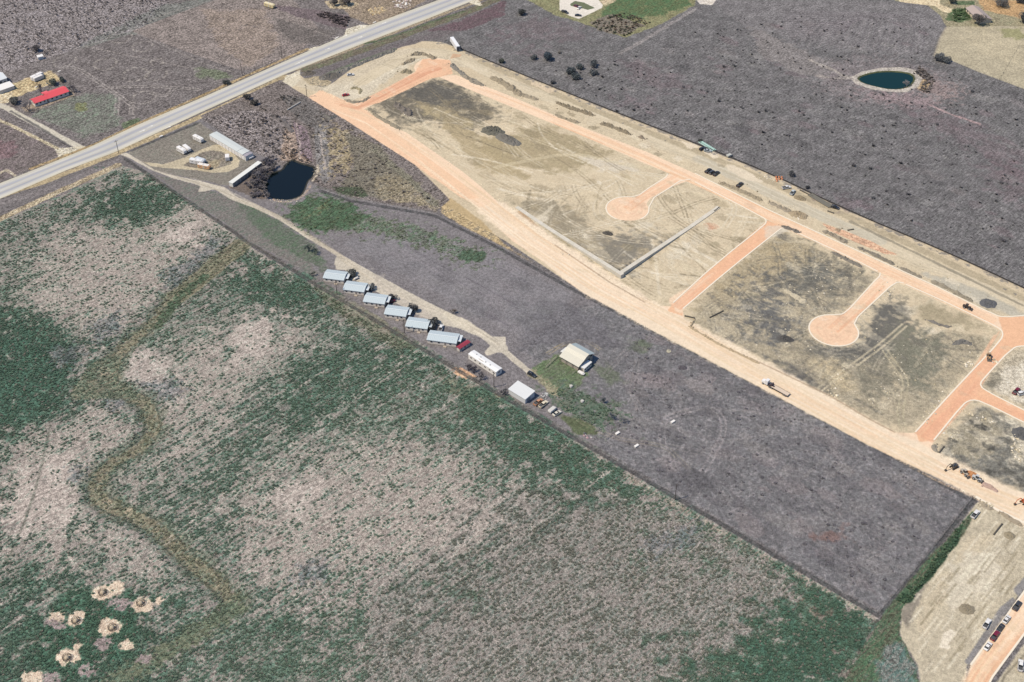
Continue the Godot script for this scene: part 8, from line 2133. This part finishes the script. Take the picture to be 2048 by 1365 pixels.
func earthworks() -> void:
	mound("long mound of dark soil on the first lot, greenish on its far side", Vector2(-11.8, -667.1), 7.5, 5.0, 2.4, "6c6b5f", 1, 0.3)
	mound("grey tail of the long dark soil mound on the first lot", Vector2(-2.4, -657.4), 10.5, 4.0, 2.0, "77756e", 2, 0.72)
	windrow("crescent of dark rocky spoil on the upper corner of the first lot", [Vector2(-72.8, -699.9), Vector2(-69.4, -695.0), Vector2(-65.4, -691.4), Vector2(-62.0, -685.4)], 3.6, 1.8, "6f665c", 3, "spoil_heap", "heap")
	mound("dark spoil heap in the hollow of the walled lot", Vector2(51.7, -560.1), 3.4, 1.6, 1.2, "55524c", 4, 0.4)
	mound("dark soil heap beside the stacked bulb of the second close", Vector2(133.0, -473.0), 4.6, 2.4, 1.4, "4e4d4c", 5, 0.2)
	mound("dark round heap of fine fill beside the north street near the right edge", Vector2(239.8, -501.0), 4.4, 4.2, 0.8, "5c5e62", 6)
	mound("dark round heap of fine fill on the corner lot at the right edge", Vector2(228.5, -407.5), 5.0, 4.4, 0.9, "58595a", 7)
	mound("ring of turned soil in the middle of the near lot", Vector2(177.0, -310.3), 3.4, 2.8, 0.7, "988c74", 8)
	mound("low ring of turned soil at the top of the near lot", Vector2(204.9, -347.8), 2.4, 2.4, 0.6, "a09478", 9)
	mound("burnt dark patch heaped beside the old fence in the parcel", Vector2(80.8, -452.1), 2.4, 1.6, 0.6, "56525a", 10)
	mound("pile of orange clay on the collector road between two machines", Vector2(198.1, -382.3), 4.6, 2.0, 1.3, "d9955f", 11, 0.6)
	windrow("long pile of pinkish gravel on the edge of the collector road", [Vector2(201.4, -377.9), Vector2(203.6, -375.8), Vector2(205.8, -373.8), Vector2(207.2, -372.1)], 2.0, 1.0, "c2a08e", 12, "gravel_pile", "pile")
	mound("pale rubble mound with stones beside the north street, left of the cross street", Vector2(157.5, -579.0), 5.5, 3.6, 1.3, "b3a283", 13, 0.5)
	mound("brown tilted spoil heap by the silt fence below the barrels", Vector2(161.2, -595.2), 4.0, 2.2, 1.2, "9c8d70", 14, 0.5)
	mound("dark heap at the foot of the ditch beside the highway yard", Vector2(-117.1, -735.0), 8.0, 4.6, 1.2, "67625a", 15, -0.4)
	mound("dark heap with scrub where the yard meets the highway", Vector2(-131.4, -739.0), 5.0, 3.2, 1.2, "6a6258", 16, -0.3)
	var rows := [
		[[Vector2(-31.9, -737.0), Vector2(-27.6, -731.7), Vector2(-23.0, -727.1), Vector2(-17.8, -722.6)], 3.0, 1.3, "8d8472", "grey windrow beside the north street, first after the round turnaround"],
		[[Vector2(-14.1, -733.7), Vector2(-7.7, -729.1), Vector2(-1.3, -720.7), Vector2(6.6, -709.9)], 3.4, 1.5, "9a8c70", "clumpy brown windrow between the north street and haul road, second after the turnaround"],
		[[Vector2(1.9, -714.3), Vector2(8.2, -709.9), Vector2(15.9, -704.9)], 2.4, 1.0, "a3957a", "short tan windrow in the middle strip above the first lot"],
		[[Vector2(27.4, -701.8), Vector2(32.3, -697.5), Vector2(38.9, -692.6), Vector2(45.0, -689.0), Vector2(49.7, -686.0)], 2.0, 1.5, "85775c", "scalloped brown windrow along the haul road above the first lot"],
		[[Vector2(26.4, -686.6), Vector2(32.4, -681.8), Vector2(40.8, -677.0)], 1.8, 0.8, "9a8c70", "thin brown windrow hugging the north street above the first lot"],
		[[Vector2(53.5, -676.4), Vector2(58.0, -674.1), Vector2(63.8, -670.0), Vector2(71.4, -663.1)], 2.0, 1.3, "85775c", "scalloped brown windrow near the gap in the middle strip"],
		[[Vector2(75.5, -660.8), Vector2(77.8, -659.6), Vector2(79.5, -658.5)], 1.6, 1.1, "857560", "small brown heap at the gap in the middle strip"],
		[[Vector2(118.4, -611.4), Vector2(126.1, -605.2), Vector2(133.7, -598.7), Vector2(139.8, -592.7)], 2.2, 0.9, "9c8d6e", "brown windrow beside the north street right of the lone black truck"],
		[[Vector2(143.8, -591.2), Vector2(148.5, -586.3), Vector2(154.7, -581.4)], 2.2, 1.0, "9c8f78", "clumpy tan windrow leading to the pale rubble mound"],
		[[Vector2(167.9, -563.9), Vector2(172.6, -560.1), Vector2(175.9, -556.5), Vector2(179.2, -552.8)], 2.0, 1.1, "8e836e", "grey windrow on the near side of the spilled orange clay"],
		[[Vector2(183.8, -549.2), Vector2(189.4, -544.3), Vector2(194.8, -538.5), Vector2(200.1, -533.3)], 1.8, 1.0, "77705e", "dark windrow between the orange clay and the north street"],
		[[Vector2(202.2, -531.1), Vector2(206.4, -526.8), Vector2(211.7, -522.1)], 1.8, 0.9, "857c68", "brown windrow opposite the second close"],
		[[Vector2(215.5, -519.6), Vector2(221.4, -514.5), Vector2(227.3, -507.9), Vector2(232.2, -502.6)], 1.8, 0.9, "8e846c", "brown windrow beside the north street leading to the round dark heap"],
		[[Vector2(146.2, -568.5), Vector2(150.7, -565.7), Vector2(155.4, -562.0)], 1.6, 0.9, "5e594f", "dark windrow on the corner between the cross street and the north street"],
		[[Vector2(169.6, -544.3), Vector2(175.1, -538.9), Vector2(182.7, -531.1)], 1.8, 0.8, "6f685c", "dark windrow along the near kerb of the north street before the second close"],
		[[Vector2(-67.3, -762.7), Vector2(-63.5, -765.5), Vector2(-59.2, -765.5), Vector2(-54.1, -762.0), Vector2(-50.0, -758.6)], 2.6, 1.2, "94866a", "ragged brown windrow round the far side of the turnaround"],
		[[Vector2(-72.1, -750.4), Vector2(-68.4, -754.4), Vector2(-63.8, -758.6)], 2.4, 1.0, "9c8d70", "ragged brown windrow left of the turnaround"],
		[[Vector2(-72.4, -739.6), Vector2(-68.6, -741.6), Vector2(-64.6, -739.6)], 2.6, 1.1, "948766", "tan mound in the crook of the link street"],
		[[Vector2(-39.9, -751.7), Vector2(-36.4, -745.0), Vector2(-33.0, -739.6), Vector2(-29.6, -735.0)], 2.2, 1.1, "77746a", "grey windrow hugging the right side of the turnaround"],
		[[Vector2(-104.4, -704.9), Vector2(-99.4, -701.8), Vector2(-93.3, -703.0), Vector2(-89.6, -707.4)], 1.6, 0.8, "8d816a", "dark windrow in the corner of the link street below the red car"],
		[[Vector2(-102.6, -718.8), Vector2(-99.0, -720.1), Vector2(-95.5, -716.9), Vector2(-96.4, -712.4)], 1.4, 0.8, "a3966e", "curled tan windrow in the yard right of the red car"],
		[[Vector2(-123.0, -730.4), Vector2(-111.2, -740.3), Vector2(-99.3, -751.7), Vector2(-87.1, -762.7), Vector2(-77.8, -771.1)], 2.2, 1.0, "7c776c", "long grey spoil bank between the highway ditch and the yard"],
		[[Vector2(-89.4, -693.8), Vector2(-86.1, -691.4), Vector2(-83.4, -685.4), Vector2(-75.8, -677.6), Vector2(-67.7, -670.0)], 1.8, 0.8, "8b8068", "rocky brown windrow along the far edge of the collector road"],
		[[Vector2(90.7, -487.9), Vector2(87.6, -482.1), Vector2(100.7, -468.9), Vector2(117.9, -454.9)], 1.0, 0.5, "b9a27c", "thin tan berm on the far edge of the collector road, east of the cross street"],
		[[Vector2(205.8, -487.9), Vector2(211.0, -484.1), Vector2(215.4, -482.1)], 1.4, 0.5, "6b675e", "low dark berm in the lot below the loader"],
		[[Vector2(213.2, -468.9), Vector2(218.7, -471.5), Vector2(222.9, -468.9)], 2.4, 0.9, "66635c", "dark clumpy berm beside the east street"],
		[[Vector2(138.7, -512.1), Vector2(143.4, -507.1), Vector2(148.0, -501.4)], 2.4, 0.7, "d2c5a4", "pale chalky spoil spread above the second close"],
		[[Vector2(197.4, -366.6), Vector2(198.4, -364.9), Vector2(200.2, -363.8), Vector2(202.1, -362.4)], 2.2, 1.1, "a89a80", "tan rubble bank along the near edge of the collector road"],
		[[Vector2(204.6, -361.0), Vector2(206.9, -358.2), Vector2(209.2, -355.4), Vector2(211.7, -353.2)], 1.4, 0.8, "9c8d74", "scalloped tan bank along the near edge of the collector road, right end"],
		[[Vector2(187.3, -395.9), Vector2(186.4, -398.4), Vector2(187.9, -400.6)], 1.6, 0.7, "8e8574", "curled dark bank on the corner by the east junction"],
		[[Vector2(-147.0, -685.4), Vector2(-141.1, -680.6), Vector2(-136.2, -673.5), Vector2(-132.1, -665.9)], 2.4, 1.0, "5d5856", "dark overgrown bank at the head of the pond inlet"],
		[[Vector2(-115.5, -686.6), Vector2(-111.3, -681.8), Vector2(-108.0, -685.4)], 1.4, 0.9, "66625c", "dark spoil bank beside the culvert pipe"]]
	for k in rows.size():
		var r: Array = rows[k]
		windrow(r[4], r[0], r[1], r[2], r[3], 300 + k)
	# loose stones
	var at := []
	rng.seed = 77
	var heaps := [[Vector2(197.6, -364.3), Vector2(202.6, -362.6), Vector2(202.8, -365.5), Vector2(198.2, -366.6), 26, 0.8, 1.6], [Vector2(156.0, -581.4), Vector2(161.2, -576.1), Vector2(157.5, -574.2), Vector2(153.9, -577.1), 22, 0.6, 1.3], [Vector2(228.0, -457.1), Vector2(231.5, -459.3), Vector2(231.4, -455.7), Vector2(228.1, -454.2), 12, 0.6, 1.4], [Vector2(215.9, -456.7), Vector2(220.0, -459.3), Vector2(219.1, -452.8), Vector2(215.1, -452.1), 24, 0.6, 1.5], [Vector2(172.1, -457.8), Vector2(186.9, -465.1), Vector2(186.4, -433.2), Vector2(169.5, -429.8), 26, 0.4, 1.0], [Vector2(145.4, -436.6), Vector2(151.6, -438.4), Vector2(151.6, -432.5), Vector2(146.8, -431.5), 10, 0.6, 1.4], [Vector2(192.0, -520.4), Vector2(196.9, -507.9), Vector2(188.3, -503.9), Vector2(184.2, -507.9), 20, 0.4, 1.0], [Vector2(142.7, -621.8), Vector2(153.0, -614.0), Vector2(146.8, -610.9), Vector2(139.6, -616.1), 60, 0.3, 0.8], [Vector2(195.6, -414.9), Vector2(202.4, -406.9), Vector2(196.7, -402.2), Vector2(191.2, -406.9), 22, 0.4, 1.0], [Vector2(205.0, -424.8), Vector2(218.1, -414.9), Vector2(216.5, -413.3), Vector2(203.2, -422.5), 24, 0.5, 1.2], [Vector2(225.7, -410.1), Vector2(225.9, -397.5), Vector2(221.3, -388.3), Vector2(220.2, -397.5), 30, 0.5, 1.4], [Vector2(-69.4, -695.6), Vector2(-63.0, -691.4), Vector2(-61.8, -683.0), Vector2(-67.0, -686.6), 18, 0.5, 1.2], [Vector2(30.4, -574.2), Vector2(44.7, -560.1), Vector2(38.9, -551.0), Vector2(28.7, -564.8), 16, 0.4, 0.9], [Vector2(81.2, -546.5), Vector2(107.2, -564.8), Vector2(99.7, -546.5), Vector2(78.8, -520.4), 20, 0.3, 0.8], [Vector2(189.0, -424.8), Vector2(197.1, -429.8), Vector2(190.6, -413.3), Vector2(183.9, -413.3), 22, 0.4, 1.1], [Vector2(153.4, -520.4), Vector2(165.3, -528.9), Vector2(164.7, -512.1), Vector2(153.0, -503.9), 14, 0.4, 0.9], [Vector2(142.9, -503.9), Vector2(177.5, -537.6), Vector2(179.2, -520.4), Vector2(152.6, -487.9), 16, 0.3, 0.8], [Vector2(-138.1, -594.7), Vector2(-117.2, -594.7), Vector2(-118.3, -592.2), Vector2(-133.4, -590.7), 26, 0.3, 0.8], [Vector2(-114.6, -627.1), Vector2(-112.1, -625.5), Vector2(-112.1, -616.1), Vector2(-113.9, -614.0), 16, 0.4, 0.9], [Vector2(20.3, -551.0), Vector2(69.8, -505.9), Vector2(67.2, -503.9), Vector2(17.6, -550.1), 20, 0.3, 0.6]]
	for h in heaps:
		patch(at, h[4], PackedVector2Array([h[0], h[1], h[2], h[3]]), ["e6dcc4", "d8ccb0", "efe8d8", "c4b89c"], h[5], h[6], 0.9)
	patch(at, 240, PackedVector2Array([Vector2(90.7, -487.9), Vector2(147.0, -560.1), Vector2(188.2, -520.4), Vector2(165.0, -487.9), Vector2(231.3, -468.9), Vector2(181.6, -413.3)]), ["ded4ba", "c4b898", "efe6d2"], 0.25, 0.8)
	patch(at, 160, PackedVector2Array([Vector2(-0.3, -708.0), Vector2(142.3, -588.7), Vector2(241.0, -493.8), Vector2(252.8, -499.8), Vector2(144.2, -601.2), Vector2(-0.3, -727.1)]), ["ded4ba", "c4b898", "8c8068"], 0.25, 0.8)
	patch(at, 60, PackedVector2Array([Vector2(-89.0, -689.6), Vector2(-29.9, -621.8), Vector2(15.1, -560.1), Vector2(16.7, -561.1), Vector2(-27.1, -624.5), Vector2(-84.4, -689.6)]), ["ded4ba", "e8dcc4"], 0.3, 0.8)
	scatter("loose_stones", "pale loose stones scattered over the stripped lots and heaps", "stones", stone_mesh(), at, tinted())
	# stone-and-scrap dump at the top
	at = []
	patch(at, 46, PackedVector2Array([Vector2(-84.7, -844.6), Vector2(-79.8, -851.1), Vector2(-69.4, -843.0), Vector2(-71.7, -835.1), Vector2(-78.3, -828.8), Vector2(-82.3, -835.1)]), ["efece6", "d8d2cc", "8a7c78", "f4f2ee", "b8a8a0"], 0.8, 2.4, 0.6)
	scatter("scrap_heap", "heap of white and grey scrap beside the highway at the top edge", "scrap", stone_mesh(), at, tinted())
	at = []
	patch(at, 36, PackedVector2Array([Vector2(-101.4, -832.0), Vector2(-91.3, -838.3), Vector2(-88.0, -827.3), Vector2(-96.9, -821.1)]), ["d8c094", "c8ac78", "e0cca4"], 0.6, 1.4, 0.6)
	scatter("straw_litter", "yellow straw litter left of the scrap heap", "straw", stone_mesh(), at, tinted())
	at = []
	patch(at, 26, PackedVector2Array([Vector2(12.5, -431.9), Vector2(15.3, -436.0), Vector2(17.5, -431.2), Vector2(14.7, -428.5)]), ["dcdcd8", "6a6c70", "a8acae", "484a4e"], 0.5, 1.2, 0.7)
	patch(at, 12, PackedVector2Array([Vector2(32.2, -408.2), Vector2(36.1, -405.0), Vector2(34.7, -403.7), Vector2(31.7, -406.3)]), ["dcdcd8", "6a6c70", "b89aa0", "484a4e"], 0.5, 1.1, 0.7)
	scatter("scrap_heap", "scrap and odds and ends beside the metal shed and the parcel fence", "scrap", stone_mesh(), at, tinted())
	# flat boards left lying behind the red house and at the field edges
	var boards := [[Vector2(-302.8, -720.7), Vector2(-301.9, -722.0), "white plank lying behind the red house, leftmost of three"], [Vector2(-297.1, -725.2), Vector2(-296.0, -725.9), "white plank lying behind the red house, middle of three"], [Vector2(-292.5, -727.1), Vector2(-291.6, -728.4), "white plank lying behind the red house, rightmost of three"], [Vector2(-294.0, -741.0), Vector2(-292.4, -742.3), "white plank at the head of the farm track behind the red house"], [Vector2(-95.7, -810.4), Vector2(-93.8, -812.0), "white slab beside the gravel apron on the highway"], [Vector2(-119.4, -786.8), Vector2(-117.3, -789.7), "white slab at the left tip of the gravel apron"]]
	for b in boards:
		var o := thing("plank", b[2], "plank", (b[0] + b[1]) / 2, b[1] - b[0])
		var st := pen()
		box(st, Vector3(0, 0.15, 0), Vector3(b[0].distance_to(b[1]), 0.3, 1.0))
		put("board", st, mat("e8e4dc"), o)

func greenery() -> void:
	rng.seed = 500
	# evergreen bushes in the dark field
	for t in [[Vector2(6.6, -823.4), 3.6, 4.6, "2f3434", "dark round tree at the top of the dark field, near the concrete drive"], [Vector2(14.5, -758.2), 3.2, 3.2, "50565a", "grey-green round bush left of the largest dark tree"], [Vector2(23.0, -757.2), 5.0, 6.0, "2c3c48", "largest dark blue-green tree of the group in the field"], [Vector2(38.7, -739.0), 4.9, 4.2, "38444a", "broad dark bush at the left of the cluster of five"], [Vector2(44.3, -745.0), 3.3, 3.4, "3e494e", "small dark bush at the top of the cluster of five, in the middle"], [Vector2(53.1, -748.3), 4.1, 4.0, "444c52", "round dark bush at the upper right of the cluster of five"], [Vector2(52.7, -737.6), 3.6, 3.2, "4a5256", "round dark bush at the lower right of the cluster of five"], [Vector2(40.8, -732.7), 4.0, 3.2, "444e52", "flat dark bush at the bottom of the cluster of five"], [Vector2(-6.5, -753.1), 3.0, 3.0, "43493f", "dark bush on the silt fence left of the field bushes"], [Vector2(26.2, -725.9), 2.2, 2.4, "4c4e52", "small dark bush on the silt fence below the cluster"], [Vector2(31.5, -766.9), 1.8, 1.6, "66625c", "tiny brown bush right of the largest dark tree"], [Vector2(160.3, -618.2), 2.8, 2.6, "3f4147", "dark bush in the field behind the orange barrels"], [Vector2(167.3, -605.2), 1.7, 1.8, "34363a", "small dark bush on the silt fence right of the barrels"], [Vector2(112.2, -655.1), 1.8, 2.0, "3a3f3a", "small dark bush at the left end of the green pipes"]]:
		leafy_tree("field_bush", t[4], t[0], t[1] * 0.86, t[2] * 0.86, t[3], "", "bush")
	for t in [[Vector2(320.6, -808.2), 5.6, 8.0, "5a5654", "large dark tree at the near end of the grey-roofed house"], [Vector2(352.3, -812.0), 5.4, 7.5, "43484a", "dark tree at the right edge by the tan paddock"], [Vector2(310.6, -842.2), 3.8, 5.0, "4c5148", "dark tree at the top edge beside the sandy drive"], [Vector2(344.4, -836.7), 6.0, 6.0, "5c5c5c", "grey tree behind the grey-roofed house"], [Vector2(359.4, -842.2), 3.6, 4.5, "4a4c52", "dark tree at the upper right corner"], [Vector2(280.5, -756.5), 4.2, 4.0, "565c60", "left grey bush of the pair below the tan paddock"], [Vector2(284.6, -754.4), 3.6, 3.4, "5a6064", "right grey bush of the pair below the tan paddock"], [Vector2(-292.9, -723.9), 3.4, 3.6, "545c50", "green-grey bush behind the red roof"], [Vector2(-287.1, -728.4), 2.6, 2.6, "4e5650", "dark bush at the far end of the red-roofed house"], [Vector2(-310.1, -700.6), 3.6, 3.4, "555856", "dark bush beside the farm track near the red-roofed house"], [Vector2(-315.9, -769.0), 3.4, 4.5, "585456", "dark tree at the edge of the grey scrub above the house"], [Vector2(-125.0, -836.7), 3.4, 4.5, "5a5654", "left of two dark trees on the yellow patch at the top"], [Vector2(-117.8, -838.3), 4.4, 5.5, "5a5452", "right of two dark trees on the yellow patch at the top"], [Vector2(-160.2, -699.3), 2.8, 3.0, "46443f", "dark bush on the verge of the highway near the thicket"], [Vector2(-165.8, -705.5), 3.0, 3.0, "4c4a46", "dark bush beside the gravel apron on the near verge"], [Vector2(-182.3, -725.2), 2.6, 2.6, "4f5550", "dark bush on the far verge of the highway"]]:
		leafy_tree("tree", t[4], t[0], t[1], t[2], t[3])
	for t in [[Vector2(-82.7, -523.8), 3.2, 3.4, "4c5150", "dark bush at the porch of the first cottage"], [Vector2(-71.7, -512.5), 2.6, 2.8, "54585a", "dark bush at the porch of the second cottage"], [Vector2(-60.1, -504.7), 2.6, 2.8, "3c3e42", "dark bush above the dark red car"], [Vector2(-49.3, -495.0), 3.2, 3.4, "30353a", "dark bush at the porch of the fourth cottage"], [Vector2(-38.7, -484.1), 3.2, 3.2, "34383c", "upper dark bush at the end of the fifth cottage"], [Vector2(-39.8, -481.0), 2.6, 2.6, "2c3034", "lower dark bush at the end of the fifth cottage"]]:
		leafy_tree("garden_bush", t[4], t[0], t[1], t[2], t[3], "", "bush")
	# bare trees
	for t in [[Vector2(-298.4, -691.4), 9.0, "77747a", "big bare grey tree at the near end of the red-roofed house"], [Vector2(-296.8, -713.1), 7.5, "6f6c74", "bare grey tree behind the red roof"], [Vector2(-276.7, -715.6), 6.5, "5c5a62", "bare dark tree right of the red-roofed house"], [Vector2(251.2, -722.6), 5.5, "a6a4a4", "pale bare tree standing in the far pond"], [Vector2(45.5, -417.2), 4.0, "66707a", "grey bare bush at the end of the green strip below the barn"], [Vector2(49.4, -414.6), 4.6, "8a8c90", "pale bare bush beside the old fence"], [Vector2(42.3, -427.8), 3.6, "56626a", "dark bare bush above the green strip"], [Vector2(-20.8, -449.9), 5.0, "5c5862", "bare dark tree on the fence left of the mobile home"], [Vector2(-17.9, -447.8), 5.4, "5a5660", "bare dark tree on the fence behind the straw patch"], [Vector2(-14.5, -443.6), 4.8, "5c5a60", "bare dark tree on the fence below the mobile home"], [Vector2(-3.2, -433.2), 4.0, "565a5e", "bare dark bush on the fence left of the metal shed"], [Vector2(-107.5, -545.2), 5.0, "4e5c5c", "left of two dark bare trees above the first cottage"], [Vector2(-104.6, -542.9), 4.4, "525e5c", "right of two dark bare trees above the first cottage"], [Vector2(-29.6, -492.7), 3.4, "8a8278", "thin bare bush on the forecourt"], [Vector2(-102.8, -523.4), 3.2, "5a5e58", "small dark bare bush on the fence left of the first cottage"]]:
		bare_tree("bare_tree", t[3], t[0], t[1], t[2])
	# thickets
	var proto := bare_tree("bare_brush", "", Vector2(0, 0), 2.0)
	var st := SurfaceTool.new()
	st.begin(Mesh.PRIMITIVE_TRIANGLES)
	for ch in proto.get_children():
		st.append_from(ch.mesh, 0, Transform3D())
	var brush := st.commit()
	var arr := brush.surface_get_arrays(0)
	arr[Mesh.ARRAY_COLOR] = null
	var plainbrush := ArrayMesh.new()
	plainbrush.add_surface_from_arrays(Mesh.PRIMITIVE_TRIANGLES, arr)
	proto.free()
	var at := []
	patch(at, 110, PackedVector2Array([Vector2(-149.4, -621.8), Vector2(-142.8, -636.3), Vector2(-135.0, -632.5), Vector2(-137.8, -621.8), Vector2(-140.4, -606.3), Vector2(-136.6, -593.7), Vector2(-145.4, -596.2), Vector2(-150.2, -608.8)]), ["9a9492", "8a868a", "7e7a82"], 1.1, 2.2, 1.0)
	patch(at, 90, PackedVector2Array([Vector2(-180.9, -677.6), Vector2(-161.4, -689.6), Vector2(-138.6, -680.6), Vector2(-128.8, -651.7), Vector2(-123.9, -636.3), Vector2(-133.8, -634.1), Vector2(-148.7, -646.2)]), ["8e8682", "7e7674", "6e6866"], 0.5, 1.2, 0.9)
	patch(at, 40, PackedVector2Array([Vector2(-135.8, -648.9), Vector2(-125.1, -646.2), Vector2(-115.2, -632.5), Vector2(-123.6, -634.1), Vector2(-132.1, -632.5)]), ["a8937f", "8a786a"], 0.5, 1.0, 0.8)
	patch(at, 26, PackedVector2Array([Vector2(-145.9, -711.2), Vector2(-133.0, -708.0), Vector2(-134.9, -698.7), Vector2(-144.6, -701.8)]), ["66625e"], 0.5, 1.0, 0.9)
	scatter("bare_thicket", "leafless grey-brown thicket round the pond and its inlet", "thicket", plainbrush, at, tinted())
	at = []
	patch(at, 520, PackedVector2Array([Vector2(-363.5, -846.2), Vector2(-228.6, -846.2), Vector2(-252.0, -807.4), Vector2(-288.7, -776.7), Vector2(-332.0, -743.6)]), ["8a8486", "75706e", "9a9494"], 0.4, 1.0, 0.8)
	scatter("grey_scrub", "grey leafless scrub in the upper left corner beyond the farm", "scrub", plainbrush, at, tinted())
	# low weeds
	var tuft := tuft_mesh()
	at = []
	var field := PackedVector2Array([Vector2(-283.8, -560.1), Vector2(-279.2, -571.4), Vector2(-250.8, -597.7), Vector2(-226.5, -625.5), Vector2(-207.6, -618.2), Vector2(-137.6, -546.5), Vector2(-29.3, -449.9), Vector2(32.2, -398.1), Vector2(88.0, -350.5), Vector2(140.5, -305.3), Vector2(122.5, -274.8), Vector2(-193.8, -274.8)])
	var r := Rect2(field[0], Vector2.ZERO)
	for v in field:
		r = r.expand(v)
	rng.seed = 640
	for k in 260000:
		var p := Vector2(rng.randf_range(r.position.x, r.end.x), rng.randf_range(r.position.y, r.end.y))
		var wx := int((p.x - MX) * 4.0)
		var wz := int((p.y - MZ) * 4.0)
		var b := ((wz >> 1) * MW + (wx >> 1)) * 4
		if b < 0 or b + 3 >= cover.size() or cover[b + 3] < 60 or p.y > -262.0:
			continue
		if cover_at(wx, wz) + cover[b + 3] - 255 < 0:
			continue
		if not Geometry2D.is_point_in_polygon(p, field):
			continue
		var s := rng.randf_range(0.45, 1.1)
		var f := rng.randf_range(0.7, 1.25)
		var c := Color8(cover[b], cover[b + 1], cover[b + 2]).srgb_to_linear()
		at.append([Transform3D(Basis(Vector3.UP, rng.randf() * TAU).scaled(Vector3(s, s * 0.7, s)), Vector3(p.x, height(p) - 0.02, p.y)), Color(c.r * f * 1.3 / GAIN, c.g * f * 1.18 / GAIN, c.b * f * 1.08 / GAIN) if rng.randf() < 0.9 else Color(0.13 * f, 0.12 * f, 0.1 * f)])
	scatter("field_weeds", "blue-green weeds growing in clumps over the big rough field", "weeds", tuft, at, tinted())
	at = []
	patch(at, 420, PackedVector2Array([Vector2(-0.3, -737.0), Vector2(71.4, -764.1), Vector2(165.6, -822.6), Vector2(297.8, -822.6), Vector2(274.5, -757.2), Vector2(320.2, -704.9), Vector2(262.9, -518.3), Vector2(187.8, -588.7), Vector2(112.2, -657.4)]), ["4a4a50", "55545a", "3e4046"], 0.7, 1.7, 0.8)
	patch(at, 360, PackedVector2Array([Vector2(58.5, -487.9), Vector2(186.6, -372.1), Vector2(143.6, -314.9), Vector2(47.5, -395.9)]), ["64626a", "6e6c72", "5a5860"], 0.6, 1.3, 0.5)
	patch(at, 120, PackedVector2Array([Vector2(150.0, -314.9), Vector2(165.2, -328.7), Vector2(180.0, -347.0), Vector2(188.7, -356.5), Vector2(182.7, -345.6), Vector2(166.6, -326.1), Vector2(153.1, -311.3)]), ["46624a", "3e5a44", "546e52"], 0.7, 1.4, 0.8)
	patch(at, 200, PackedVector2Array([Vector2(17.6, -434.9), Vector2(27.0, -438.4), Vector2(49.4, -424.8), Vector2(46.6, -416.6), Vector2(37.3, -411.7), Vector2(24.2, -423.1)]), ["586e5a", "4f6656", "627660"], 0.5, 1.2, 0.6)
	patch(at, 150, PackedVector2Array([Vector2(-121.8, -576.6), Vector2(-107.7, -597.7), Vector2(-82.0, -577.1), Vector2(-43.0, -562.9), Vector2(-13.7, -543.8), Vector2(-14.2, -535.9), Vector2(-27.3, -537.6), Vector2(-51.8, -551.9), Vector2(-76.7, -562.9), Vector2(-109.1, -562.5)]), ["56684f", "5c6e54", "687656"], 0.5, 1.2, 0.6)
	patch(at, 500, PackedVector2Array([Vector2(-189.0, -680.6), Vector2(-145.9, -711.2), Vector2(-98.4, -674.7), Vector2(-45.8, -593.7), Vector2(-91.0, -598.7), Vector2(-109.0, -608.8), Vector2(-123.7, -635.2), Vector2(-155.0, -648.9)]), ["7a7470", "857d76", "6a6562"], 0.6, 1.5, 0.7)
	patch(at, 260, PackedVector2Array([Vector2(53.7, -811.2), Vector2(78.9, -826.5), Vector2(95.1, -811.2), Vector2(76.5, -791.1), Vector2(60.0, -798.5)]), ["5a5c4c", "6a5c50", "4c5446"], 0.6, 1.6, 0.8)
	patch(at, 260, PackedVector2Array([Vector2(260.5, -740.3), Vector2(264.6, -730.4), Vector2(258.2, -717.5), Vector2(262.9, -711.2), Vector2(271.0, -730.4), Vector2(265.9, -749.0)]), ["6c6866", "7c7470"], 0.6, 1.4, 0.8)
	patch(at, 200, PackedVector2Array([Vector2(-137.1, -822.6), Vector2(-114.3, -803.7), Vector2(-112.3, -818.8), Vector2(-130.6, -826.5)]), ["544c50", "5e5658"], 0.8, 1.8, 0.8)
	patch(at, 160, PackedVector2Array([Vector2(308.6, -830.4), Vector2(321.7, -833.5), Vector2(317.0, -816.5), Vector2(305.8, -813.5)]), ["46603c", "526c48"], 0.8, 1.6, 0.8)
	scatter("low_brush", "low dark weeds and brush dotted over the pastures", "brush", tuft, at, tinted())
